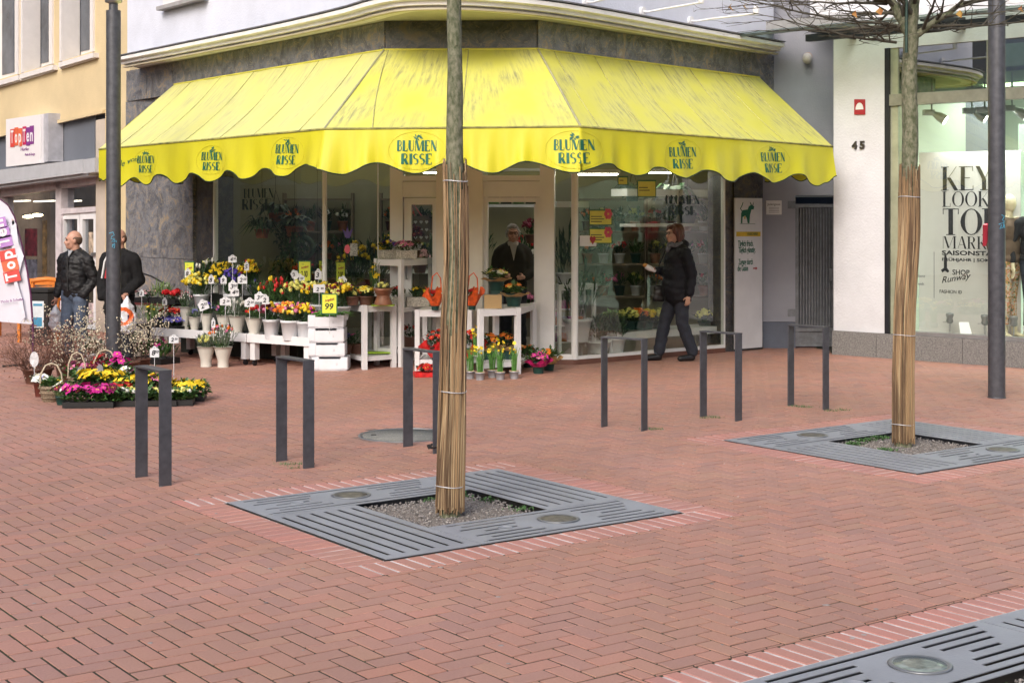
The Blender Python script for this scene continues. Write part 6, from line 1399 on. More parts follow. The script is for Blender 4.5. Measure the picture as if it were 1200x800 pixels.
o = thing('gift_basket', 'pinkish brown wrapped plant holder at the right of the white table', 'gift basket', onT(449, 16.9, zA)); MB().lathe([(.10, 0), (.105, .02), (.075, .09), (.085, .14), (.12, .19), (.115, .188), (.07, .09), (0, .08)], seg=14).build('wrapper', mat('brown_foil', (.30, .14, .08), .3, var=.3, sc=12), o); bouquet(o, .17, .09, .07, greyleaf, 50, .05, .02, [(LEM, 8, .02, 'ball')])
q = MB().box((0, 0, -.0), (.26, .2, .008)).build('lime_mat', lime, None, onT(449, 16.93, zA+.0)); q.name = 'lime_mat'; tag(q, 'lime green mat under the brown wrapped plant holder', 'mat'); 
for oo in list(COL.objects):
    if oo.get('label', '').startswith('pinkish brown wrapped'): oo.location.z += .006
zB = 1.247
for u, lb, bl in ((455, 'white basket of yellow and violet pansies on the tall shelf table', [(YEL, 8, .028, 'disc'), (VIO, 10, .028, 'disc')]), (475, 'white basket of white and pink primroses on the tall shelf table', [(WHT, 8, .032, 'disc'), (PNK, 12, .03, 'disc')])):
    o = thing('flower_basket', lb, 'flower basket', onT(u, 17.55-.01*(u-455), zB), .3, 'white baskets of flowers'); boxpot(o, .21 if u < 460 else .25, .14, .10, mat('whitewashed_wicker', (.55, .53, .48), .8, var=.35, sc=60, bump=.5, bsc=120), nm='basket'); bouquet(o, .09, .12, .12, green3, 90, .05, .03, bl, .5)
potted(onT(486, 17.8, zB), .07, .09, brownp, 'pot of wine red cyclamen at the back of the tall shelf table', [(DRD, 22, .028, 'disc')], .12, .30, green3, 60, .06, .03)
for u, zz, lb, bl in ((466, .70, 'white pot of dark pansies on the middle shelf', [(DRD, 10, .024, 'disc'), (RED, 5, .024, 'disc')]), (489, .70, 'white wicker trough of greenery on the middle shelf', [(YEL, 10, .024, 'disc')])):
    o = thing('flower_basket', lb, 'flower basket', onT(u, 17.4, zz-.012), .2, 'white baskets of flowers'); boxpot(o, .15 if u < 470 else .26, .12, .11, _M['whitewashed_wicker'], nm='basket'); bouquet(o, .10, .11, .13, green3, 90, .06, .03, bl, .7)
for u, Y, z, lb, bl in ((404, 17.2, .14, 'pot of dark blue primroses on the low shelf of the white table', [(VIO, 10, .026, 'disc')]), (418, 17.3, .14, 'brown pot of greenery on the low shelf of the white table', [(MAG, 3, .02, 'disc')]), (480, 17.6, .2, 'pot of red campanula on the lowest shelf of the tall table', [(RED, 12, .022, 'disc')])): potted(onT(u, Y, z), .09, .12, brownp, lb, bl, .12, .14)
# orange wrapped plants on table C
orgw = mat('orange_wrapping', (.78, .12, .02), .4, var=.25, sc=20); redw = mat('red_wrapping', (.62, .02, .02), .4, var=.25, sc=20); pinkw = mat('magenta_wrapping', (.45, .01, .13), .4, var=.25, sc=20); tanw = mat('tan_wrapping', (.48, .30, .12), .5, var=.25, sc=20)
def ruffle(o, z, r0, r1, h, m, nm='wrapping', wav=.22):
    q = MB(); n = 40; vs = []
    for j in range(4):
        for i in range(n):
            a = 2*pi*i/n; k = j/3; r = (r0+(r1-r0)*k)*(1+wav*k*sin(a*7+j)*RP.uniform(.6, 1.2)); vs.append((r*cos(a), r*sin(a), z+h*k*(1+.35*k*sin(a*5+1))))
    q.add(vs, [(j*n+i, j*n+(i+1) % n, (j+1)*n+(i+1) % n, (j+1)*n+i) for j in range(3) for i in range(n)]); return q.build(nm, m, o)
for u, Y, z, lb in ((510, 16.75, .687, 'orange wrapped pot with handles on the table left of the tree'), (553, 16.8, .687, 'orange wrapped pot on the table just right of the tree')):
    o = thing('wrapped_plant', lb, 'wrapped plant', onT(u, Y, z), 0, 'pots in coloured wrapping'); pot(o, .055, .14, gpot); ruffle(o, .05, .05, .12, .16, orgw, wav=.3); bouquet(o, .16, .06, .06, green1, 30, .05, .02, [(RED, 5, .02, 'ball')])
    MB().tube([(-.05, 0, .2), (-.03, 0, .38), (.02, 0, .42), (.06, 0, .36), (.07, 0, .2)], .008, 6).build('handle', orgw, o)
for u, Y, z, lb in ((511, 16.8, .12, 'red wrapped flowering plant on the low shelf left of the tree'), (552, 16.7, .12, 'red wrapped plant on the low shelf right of the tree')):
    o = thing('wrapped_plant', lb, 'wrapped plant', onT(u, Y, z), 0, 'pots in coloured wrapping'); pot(o, .07, .14, gpot); ruffle(o, .03, .07, .17, .16, redw); bouquet(o, .16, .12, .18, green3, 70, .07, .03, [(RED, 16, .022, 'disc')])
o = thing('flower_tray', 'red primroses in a dark tray on the paving below the left bike stand gap', 'flower tray', G(499, 441), .2, 'trays of potted flowers'); o['label'] = 'dark tray of red primroses on the paving below the table left of the tree'; boxpot(o, .26, .18, .05, redw); bouquet(o, .05, .12, .08, green3, 60, .05, .03, [(RED, 14, .03, 'disc')], .4, stems=False)
# table D
zD = .732
for u, Y, lb, bl, dz in ((581.5, 17.0, 'dark green pot with tan paper, white and orange flowers, standing high at the table back', [(WHT, 6, .032, 'disc'), (ORG, 5, .032, 'disc'), (LEM, 5, .03, 'disc')], .16), (602, 16.75, 'dark green pot with tan paper and orange flowers at the right of the doorway table', [(ORG, 9, .03, 'disc'), (LEM, 3, .03, 'disc')], 0)):
    o = thing('wrapped_plant', lb, 'wrapped plant', onT(u, Y, zD+dz), 0, 'pots in coloured wrapping')
    if dz: MB().box((0, 0, -dz/2), (.13, .13, dz-.002)).build('pedestal', gpot, o)
    pot(o, .10, .14, gpot); ruffle(o, .11, .10, .17, .035, tanw, wav=.12); bouquet(o, .14, .15, .11, green1, 90, .07, .03, bl, .5, stems=False)
o = thing('card_box', 'amber carton wrapped in clear foil on the doorway table', 'carton', onT(577.5, 16.35, zD), .05); MB().box((0, 0, .075), (.19, .10, .15)).build('carton', mat('amber_carton', (.52, .33, .12), .4, var=.08, sc=3), o); MB().box((0, 0, .08), (.23, .11, .165)).build('foil', glassmat('clear_foil', (.95, .95, .95), 1, .12), o)
for u, Y, lb, bl, wr_ in ((572, 16.7, 'tan wrapped pot of orange flowers on the low shelf, left one', [(ORG, 8, .028, 'disc'), (YEL, 6, .028, 'disc')], tanw), (594, 16.8, 'tan wrapped pot of orange flowers on the low shelf, right one', [(ORG, 10, .028, 'disc'), (LEM, 4, .028, 'disc')], tanw)):
    o = thing('wrapped_plant', lb, 'wrapped plant', onT(u, Y, .132), 0, 'pots in coloured wrapping'); pot(o, .09, .13, gpot); ruffle(o, .10, .09, .16, .05, wr_); bouquet(o, .13, .15, .16, green3, 90, .07, .03, bl, .5, stems=False)
for u, v, lb, bl, wr_ in ((631, 437.5, 'dark green pot with magenta paper on the paving beside the doorway table', [(MAG, 9, .03, 'disc'), (PNK, 3, .03, 'disc')], pinkw), (643, 434, 'dark green pot of orange flowers on the paving, furthest right', [(ORG, 8, .03, 'disc')], tanw), (619, 430, 'dark green pot of orange blossoms behind the magenta wrapped one', [(ORG, 5, .028, 'disc')], tanw)):
    o = thing('wrapped_plant', lb, 'wrapped plant', G(u, v), 0, 'pots in coloured wrapping'); pot(o, .075, .13, gpot); ruffle(o, .08, .08, .14, .07, wr_); bouquet(o, .12, .14, .12, green1, 90, .08, .035, bl, .5, stems=False)
def daff(u, v, label, n=3, z=0, Y=None):
    p = G(u, v) if not z else onT(u, Y, z); o = thing('daffodil_pot', label, 'daffodils', p, 0, 'small zinc pots of daffodils'); pot(o, .053, .082, zinc, .8); q = MB()
    for _ in range(34):
        a = RP.uniform(0, 6.28); r_ = RP.uniform(0, .03); h_ = RP.uniform(.18, .30); l = RP.uniform(.01, .05)
        q.tube([(r_*cos(a), r_*sin(a), .07), (r_*cos(a)*1.4, r_*sin(a)*1.4, .07+h_*.6), ((r_+l)*cos(a), (r_+l)*sin(a), .07+h_)], [.004, .0045, .001], 4)
    q.build('leaves', mat('daffodil_leaf', (.10, .26, .05), .5, var=.3, sc=20), o, kind='stuff'); b_ = MB(); e = MB()
    for _ in range(n): a = RP.uniform(0, 6.28); r_ = RP.uniform(.0, .06); flower(b_, None, Vector((r_*cos(a), r_*sin(a), RP.uniform(.28, .40))), Vector((cos(a), sin(a)-.6, .4)).normalized(), .019, 'disc', RP); b_.ball((r_*cos(a), r_*sin(a), .28+.05*RP.random()), .014, 6, 4)
    b_.build('blossoms', YEL, o)
    lc = MB(); 
    for k in range(14): a = k*.45; lc.ball((.045*cos(a), .045*sin(a), .082), (.012, .012, .006), 5, 3)
    lc.build('wood_shavings', mat('straw_mulch', (.45, .30, .18), .8), o)
daff(551, 443.5, 'leftmost zinc pot of daffodils right beside the tree', 2); daff(562.5, 445, 'zinc pot of daffodils, second from the tree', 3); daff(577, 442, 'zinc pot of daffodils in the middle of the row, slightly back', 5); daff(586, 444.5, 'zinc pot of daffodils in the middle of the row, slightly forward', 3); daff(602.5, 443.5, 'rightmost zinc pot of daffodils at the table leg', 3); daff(558, 0, 'zinc pot of daffodils standing on the table beside the tree', 5, .12, 16.5)

# ---------------------------------------------------------------- plants on the paving at the left
def primtray(u, v, rz, w, d, label, blooms, hh=.11, m=blacktray, h=.055, nleaf=None, leaf=green1): return flat(G(u, v)+Vector((0, 0, .001)), rz, w, d, h, m, label, blooms, hh, nleaf or int(w*d*2600), leaf, .065, .045, .35)
primtray(107, 476, .05, .46, .28, 'black tray of magenta primroses nearest the camera', [(MAG, 85, .030, 'disc'), (DRD, 10, .028, 'disc')], .14)
primtray(136, 472, .1, .26, .26, 'black tray of scarlet primroses beside the magenta tray', [(RED, 22, .03, 'disc'), (ORG, 3, .026, 'disc')], .13)
primtray(118, 461, .0, .50, .26, 'tray of golden yellow primroses in the middle of the ground display', [(YEL, 52, .034, 'disc')], .17)
primtray(152, 464, .1, .30, .26, 'tray of yellow primroses left of the first bike stand', [(YEL, 30, .032, 'disc')], .13)
primtray(170, 474.5, .05, .62, .26, 'tray of white budded broad leaved primroses behind the left bike stand', [(LEM, 9, .026, 'ball'), (WHT, 6, .024, 'ball')], .10, nleaf=520)
primtray(207, 474, .1, .32, .22, 'tray of pale budded primroses right of the left bike stand', [(LEM, 7, .026, 'ball'), (WHT, 2, .02, 'ball')], .09, nleaf=300)
primtray(218, 468.5, .1, .36, .28, 'tray of yellow primroses right of the left bike stand', [(YEL, 46, .032, 'disc')], .13)
primtray(183, 463, .1, .26, .26, 'tray of pink and yellow primroses between the legs of the left bike stand', [(PNK, 9, .032, 'disc'), (YEL, 16, .032, 'disc')], .15)
primtray(100, 451, .0, .36, .22, 'tray of wine red and pink primroses at the back of the ground display', [(DRD, 22, .032, 'disc'), (PNK, 12, .03, 'disc')], .17)
primtray(160, 452, .1, .34, .22, 'tray of white primroses behind the yellow ones', [(WHT, 18, .03, 'disc'), (PNK, 4, .03, 'disc')], .14)
potted(G(140, 452), .07, .11, brownp, 'pot of tall magenta cyclamen in front of the lamp post', [(MAG, 18, .032, 'disc')], .10, .24, green1, 90, .08, .045)
potted(G(118, 448), .07, .10, brownp, 'pot of dark red daisies left of the lamp post', [(RED, 10, .032, 'disc'), (DRD, 6, .03, 'disc')], .10, .20, green1, 70, .07, .04)
potted(G(72, 474), .055, .08, gpot, 'small pot with white and blue pansies, front left of the trays', [(WHT, 5, .034, 'disc'), (DRD, 5, .028, 'disc')], .09, .12, green2, 80, .07, .02)
potted(G(47, 464.5), .062, .14, mat('red_clay_pot', (.13, .03, .02), .6), 'red brown pot of white and blue pansies at the far left of the ground display', [(WHT, 10, .034, 'disc'), (BLU, 4, .03, 'disc')], .08, .08, green3, 30)
def hbasket(u, v, r, h, hh, label, blooms, flow=.08):
    o = thing('handled_basket', label, 'basket', G(u, v), .3, 'wicker baskets with tall handles'); MB().lathe([(r*.75, 0), (r*.95, h*.5), (r*1.02, h), (r*.95, h), (r*.9, h*.85), (0, h*.85)], seg=20).build('basket', wick, o)
    for k in range(3): 
        c_ = MB(); c_.tube([(r*(.8+.1*k+.1)*cos(t)*1.0, r*(.8+.1*k+.1)*sin(t), h*(.25+.3*k)) for t in [i*2*pi/20 for i in range(21)]], .006, 5); c_.build('woven_band', wick, o)
    for s_ in (-.012, .014): MB().tube([(-r*.95, s_, h*.9), (-r*.9, s_*2, h+hh*.5), (-r*.5, s_, h+hh*.9), (0, -s_, h+hh), (r*.5, s_, h+hh*.9), (r*.9, s_*2, h+hh*.5), (r*.95, s_, h*.9)], .008, 6).build('handle', mat('pale_willow', (.50, .42, .30), .8, var=.2, sc=30), o)
    bouquet(o, h*.85, r*.95, flow, green1, 90, .07, .03, blooms, .6, stems=False); return o
hbasket(60, 470, .105, .15, .21, 'woven basket with a tall handle and yellow pansies at the left', [(YEL, 4, .036, 'disc')]); hbasket(90, 454, .09, .12, .24, 'narrow basket with a pale tall handle behind the magenta tray', [(WHT, 4, .028, 'disc')], .1); hbasket(123, 450, .12, .12, .24, 'basket with a double willow handle left of the lamp post', [(YEL, 3, .03, 'disc')], .1)
o = thing('plant_label', 'white oval plant label beside the twiggy shrub at the left', 'label', A(40, 421, 15.0)); MB().prism([(.045*cos(a), 0, .08*sin(a)) for a in [i*pi/8 for i in range(16)]], (0, .004, 0)).build('card', mat('pale_label', (.60, .60, .62), .6, var=.25, sc=20), o); MB().tube([(0, .005, -.06), (.0, .01, -.24)], .004, 5).build('stick', tagm, o)
for u, v, Y, lb in ((94, 436, 14.9, 'grey metal plant tag hanging on the narrow basket handle'), (117, 433, 15.1, 'grey metal plant tag hanging on the double handled basket')):
    o = thing('plant_label', lb, 'label', A(u, v, Y)); MB().prism([(.035*cos(a), 0, .055*sin(a)) for a in [i*pi/6 for i in range(12)]], (0, .004, 0)).build('card', mat('grey_tag', (.22, .22, .23), .5), o)
# twiggy shrubs
def shrub(p, h, sp, n, m, label, buds=None, nb=0, name='twiggy_shrub', potr=.11, bm=None, fl=1.0, depth=2):
    o = thing(name, label, 'shrub', p); q = MB(); rr = random.Random(int(p.x*100)); tips = []
    def grow(a, d, l, r, k):
        b_ = a+d*l*.5+Vector((rr.gauss(0, .03), rr.gauss(0, .03), 0))*l*3; c = b_+(d+Vector((rr.gauss(0, .25), rr.gauss(0, .25), rr.gauss(0, .2)))).normalized()*l*.5
        c.z = max(c.z, .02); q.tube([a, b_, c], [r, r*.75, r*.5], 4, cap=False); tips.append(b_); tips.append(c); tips.append((b_+c)/2)
        if k > 0:
            for _ in range(3): s_ = (d+Vector((rr.gauss(0, .55), rr.gauss(0, .55), rr.gauss(0, .4)))).normalized(); grow(rr.choice((b_, c, (b_+c)/2)), s_, l*rr.uniform(.45, .8), r*.55, k-1)
    for i in range(n):
        a = rr.uniform(0, 6.28); d = Vector((cos(a)*sp*rr.random()*fl, sin(a)*sp*rr.random(), 1)).normalized(); grow(Vector((cos(a)*potr*.5, sin(a)*potr*.5, .1)), d, h*rr.uniform(.35, .6), .0042, depth)
    q.build('twigs', m, o, kind='stuff'); pot(o, potr, .16, brownp)
    if buds:
        b2_ = MB()
        for _ in range(nb): c = rr.choice(tips)+Vector((rr.gauss(0, .02), rr.gauss(0, .02), rr.gauss(0, .02))); s_ = rr.uniform(.005, .011); b2_.ball(c, (s_, s_, s_*1.1), 5, 3)
        b2_.build('buds', buds, o, kind='stuff')
    return o
rt = mat('reddish_twigs', (.17, .085, .06), .8, var=.3, sc=20); dt = mat('dark_twigs', (.07, .045, .035), .8); cat_ = mat('cream_catkin', (.62, .56, .42), .8)
shrub(G(44, 449), .62, 2.0, 62, rt, 'wide reddish bare shrub sprawling at the left of the ground display', mat('reddish_bud', (.30, .16, .12), .8), 500, potr=.16); shrub(G(86, 449), .55, 1.5, 18, rt, 'reddish bare shrub in front of the man in the leather jacket', cat_, 260, potr=.14)
shrub(G(76, 440), .75, .6, 7, dt, 'dark twiggy shrub with cream buds in front of the man in jeans', cat_, 280); shrub(G(112, 440), .66, .7, 7, dt, 'white flowering twig shrub left of the lamp post', cat_, 300); shrub(G(165, 436), .62, .6, 7, dt, 'white flowering twig shrub right of the lamp post', cat_, 330); shrub(G(152, 440), .52, .5, 5, dt, 'smaller white budded twig shrub just right of the lamp post', cat_, 180)
potted(G(108, 430), .1, .16, pot_w, 'white pot of green perennials behind the flowering twigs', [(WHT, 14, .02, 'ball')], .16, .2, green3, 110, .08, .03)
# ---------------------------------------------------------------- plants seen through the windows
def hanging(u, v, Y, r, label, leaf, n, ll, lw, droop, pm=terra, trail=0):
    p = A(u, v, Y); o = thing('hanging_plant', label, 'hanging plant', p, 0, 'hanging pots in the shop'); pot(o, r, r*1.2, pm)
    for k in range(3): a = k*2.1; MB().tube([(r*cos(a), r*sin(a), r*1.2), (0, 0, .42)], .003, 4).build('cord', dark, o)
    MB().tube([(0, 0, .42), (0, 0, 3.3-p.z)], .003, 4).build('cord', dark, o)
    q = MB()
    for _ in range(n):
        a = RP.uniform(0, 6.28); e = RP.uniform(.1, 1.2); leafq(q, Vector((r*.6*cos(a), r*.6*sin(a), r*1.1+RP.uniform(0, .05))), (cos(a), sin(a), e), ll*RP.uniform(.6, 1.2), lw, droop)
    for _ in range(trail):
        a = RP.uniform(0, 6.28); x, y, z = r*cos(a), r*sin(a), r
        tp_ = [Vector((x, y, z))]
        for k in range(RP.randint(8, 17)):
            z -= .05; x += RP.gauss(0, .015); y += RP.gauss(0, .012); tp_.append(Vector((x, y, z)))
            for _ in range(2): leafq(q, Vector((x, y, z)), (RP.gauss(0, 1), RP.gauss(0, 1), -.3), .07, .05, .6)
        q.tube(tp_, .003, 4)
    q.build('foliage', leaf, o, kind='stuff')
hanging(307, 279, 19.3, .10, 'hanging terracotta pot of feathery fern, left one in the left window', green3, 70, .28, .035, .5); hanging(323, 260, 19.6, .10, 'hanging red pot of leafy vine behind the window post', green3, 60, .22, .06, .5, trail=3); hanging(345, 278, 19.2, .12, 'hanging terracotta pot with long trailing ivy in the left window', green3, 90, .25, .06, .4, trail=9)
hanging(372, 345, 19.6, .14, 'dark leafy pot plant low in the left window beside the wreath', green3, 90, .22, .07, .3)
hanging(790, 240, 19.5, .10, 'hanging pot with broad drooping leaves in the right window', green3, 60, .28, .09, .6, pot_w); hanging(741, 236, 19.3, .10, 'dark leaved pot at the upper left of the right window', green3, 60, .24, .08, .6, gpot); hanging(806, 262, 19.6, .12, 'hanging pot with dark broad leaves near the woman', green3, 70, .30, .10, .5, gpot)
wr = thing('wreath', 'dark round twig wreath hanging in the left window', 'wreath', A(354, 290, 20.2)); q = MB(); q.tube([(.14*cos(a), .0, .14*sin(a)) for a in [i*2*pi/20 for i in range(21)]], .04, 7); q.build('ring', green3, wr)
def indoor(u, v, Y, r, h, pm, label, leaf, R_, hh, blooms=(), n=90, ll=.2, lw=.04, up=1.0):
    p = A(u, v, Y); o = thing('indoor_plant', label, 'potted plant', p, 0, 'potted plants inside the shop'); pot(o, r, h, pm); bouquet(o, h*.9, R_, hh, leaf, n, ll, lw, list(blooms), up, r*.6); return o
indoor(661, 334, 17.85, .10, .15, pot_w, 'spiky leaved plant in a white pot on the shelf behind the corner post', green3, .2, .40, (), 70, .36, .03, 1.4); indoor(677, 400, 17.9, .17, .28, pot_w, 'spiky palm in a large white pot on the floor inside the window', green3, .30, .55, (), 90, .45, .035, 1.2)
indoor(701, 413, 18.0, .16, .14, pot_w, 'wide low white bowl of greenery inside the right window', green3, .15, .35, (), 90, .14, .04, 1.0); indoor(722, 413, 18.1, .12, .18, pot_w, 'white pot right of the low bowl inside the window', green3, .12, .2, (), 60)
for i, (u, cc_, bl) in enumerate(((716, 'green', ()), (727, 'pale green', ()), (737, 'cream', [(LEM, 18, .03, 'ball')]), (748, 'orange', [(ORG, 20, .03, 'ball')]), (758, 'golden', [(YEL, 22, .03, 'ball')]), (770, 'pale lime', [(LEM, 20, .03, 'ball')]), (826, 'cream and green', [(LEM, 16, .03, 'ball')]), (840, 'deep red', [(RED, 20, .028, 'ball')]))):
    p = QR.at(u, 387, -.3); indoor(u, 386, p.y, .09, .11, gpot, 'dark pot of %s heads in the row inside the right window' % cc_, green2 if i < 2 else green3, .13, .14, bl, 70, .08, .05, .4)
indoor(417, 352, 18.9, .14, .2, brownp, 'tall dark foliage plant behind the glass left of the door', green3, .25, .55, [(YEL, 16, .03, 'ball')], 140, .25, .03, 1.2); indoor(440, 345, 19.1, .14, .2, brownp, 'leafy plant with yellow flowers behind the side window', green3, .25, .5, [(YEL, 20, .03, 'ball')], 120, .2, .04)
indoor(360, 330, 19.0, .12, .1, brownp, 'row of small red flowering pots on the left window ledge, left part', green3, .22, .14, [(RED, 12, .03, 'ball')], 90, .1, .04); indoor(385, 335, 19.0, .12, .1, brownp, 'dark potted greenery on the left window ledge, right part', green3, .22, .22, (), 120, .12, .04)
for i, (u, v) in enumerate(((623, 285), (628, 320), (619, 372), (486, 296), (492, 320), (646, 395))):
    indoor(u, v, 20.2 if i < 5 else 18.2, .1, .12, (brownp, pot_w)[i % 2], ('dark red bouquet beside the man in the doorway', 'pale bouquet right of the man in the doorway', 'leafy pot low in the doorway', 'dark red roses behind the left shop door', 'pale roses behind the left shop door', 'small boxed plant inside the corner window')[i], green3, .14, .2, [((DRD, WHT, PNK, DRD, LPK, PNK)[i], 20, .03, 'ball')], 60, .08, .03)
o = thing('window_rack', 'small white rack with purple and orange boxes inside the corner window', 'rack', A(663, 405, 18.05), .2)
for k in range(4): MB().box((0, 0, .05+k*.2), (.42, .25, .015)).build('shelf', white, o)
for k in range(3):
    for j in range(4): MB().box((-.15+j*.1, -.05, .11+k*.2), (.08, .1, .10)).build('box', mat('rack_box%d' % ((k+j) % 3), ((.30, .05, .22), (.55, .2, .08), (.45, .42, .45))[(k+j) % 3], .5), o)
for sx in (-.21, .21): MB().box((sx, 0, .38), (.015, .25, .76)).build('side', white, o)
ct = thing('shop_counter', 'dark counter with plants deep inside the flower shop', 'counter', (-1.2, 21.3, .034)); MB().box((0, 0, .45), (3.2, .6, .9)).build('body', mat('dark_counter', (.10, .09, .07), .5), ct); MB().box((0, 0, .92), (3.3, .7, .04)).build('top', offwhite, ct)
for k in range(5): indoor(600+(-2.4+k*.65)*F/21.3, HZ+(CH-.975)*F/21.3, 21.3, .1, .14, brownp, ('dark ferny plant', 'yellow flowering plant', 'tall grassy plant', 'plain leafy plant', 'red flowering plant')[k]+' on the counter deep in the shop', green3, .22, .35, [((WHT, YEL, LEM, WHT, RED)[k], (0, 14, 0, 0, 14)[k], .03, 'ball')], 90, .18, .04)
# ================================================================ PEOPLE
def blob(parts, vox, name, mats, parent, fn=None, smooth=4, disp=None, extra=0):
    mb = MB()
    for p in parts:
        if p[0] == 'c':
            _, a, b, r0, r1 = p; a, b = Vector(a), Vector(b); n = 6; d = (b-a)
            mb.tube([a+d*i/n for i in range(n+1)], [r0+(r1-r0)*i/n for i in range(n+1)], 14); mb.ball(a, r0, 14, 8); mb.ball(b, r1, 14, 8)
        else:
            M = p[3] if len(p) > 3 else None; mb.ball(p[1], p[2], 16, 10, M)
    me = mb.mesh(name); o = bpy.data.objects.new(name, me); COL.objects.link(o)
    m = o.modifiers.new('r', 'REMESH'); m.mode = 'VOXEL'; m.voxel_size = vox; m.use_smooth_shade = True
    if smooth: s = o.modifiers.new('s', 'SMOOTH'); s.iterations = smooth; s.factor = .6
    bpy.context.view_layer.update(); me2 = bpy.data.meshes.new_from_object(o.evaluated_get(bpy.context.evaluated_depsgraph_get())); bpy.data.objects.remove(o)
    me2.name = name; me2.materials.clear()
    for k in mats: me2.materials.append(k)
    if disp:
        nn = [v.normal.copy() for v in me2.vertices]
        for v, q in zip(me2.vertices, nn): v.co += q*disp(v.co)
    if fn:
        for p in me2.polygons: p.material_index = fn(p.center)
    for p in me2.polygons: p.use_smooth = True
    return link(name, me2, parent)
skin = mat('skin', (.52, .31, .22), .5, var=.08, sc=30); skin2 = mat('skin_ruddy', (.50, .27, .19), .5, var=.1, sc=30)
eyem = mat('dark_eye', (.02, .015, .01), .3); lipm = mat('lip', (.38, .13, .11), .5); blackp = mat('black_shoe', (.012, .012, .013), .4)
from mathutils import noise as MN
def hand(w, d, side, curl, grip=False, s=1.0):
    """palm and five fingers from wrist w along d"""
    d = Vector(d).normalized(); sd = Vector(side).normalized(); sd = (sd-d*sd.dot(d)).normalized(); up = d.cross(sd); P_ = []
    c = Vector(w)+d*.045*s
    P_.append(('c', Vector(w), c, .022*s, .026*s)); P_.append(('c', c+sd*.018*s, c-sd*.018*s, .017*s, .017*s)); P_.append(('c', c+d*.03*s+sd*.024*s, c+d*.03*s-sd*.022*s, .013*s, .012*s))
    for k, (o_, l) in enumerate(((-.028, .060), (-.010, .072), (.010, .078), (.028, .068))):
        a = c+d*.040*s+sd*o_*s; q = (d*cos(curl*.6)+up*sin(curl*.6)); b = a+q*l*.45*s; q2 = d*cos(curl*1.5)+up*sin(curl*1.5); e = b+q2*l*.32*s; q3 = d*cos(curl*2.3)+up*sin(curl*2.3); f = e+q3*l*.25*s
        P_ += [('c', a, b, .0095*s, .0085*s), ('c', b, e, .0085*s, .0078*s), ('c', e, f, .0078*s, .0065*s)]
    a = c+sd*.030*s-d*.01*s; b = a+(sd*.7+d*.6+up*.4).normalized()*.034*s; e = b+(d*.8+sd*.1+up*.55).normalized()*.028*s
    P_ += [('c', a, b, .012*s, .0105*s), ('c', b, e, .010*s, .008*s)]
    return P_
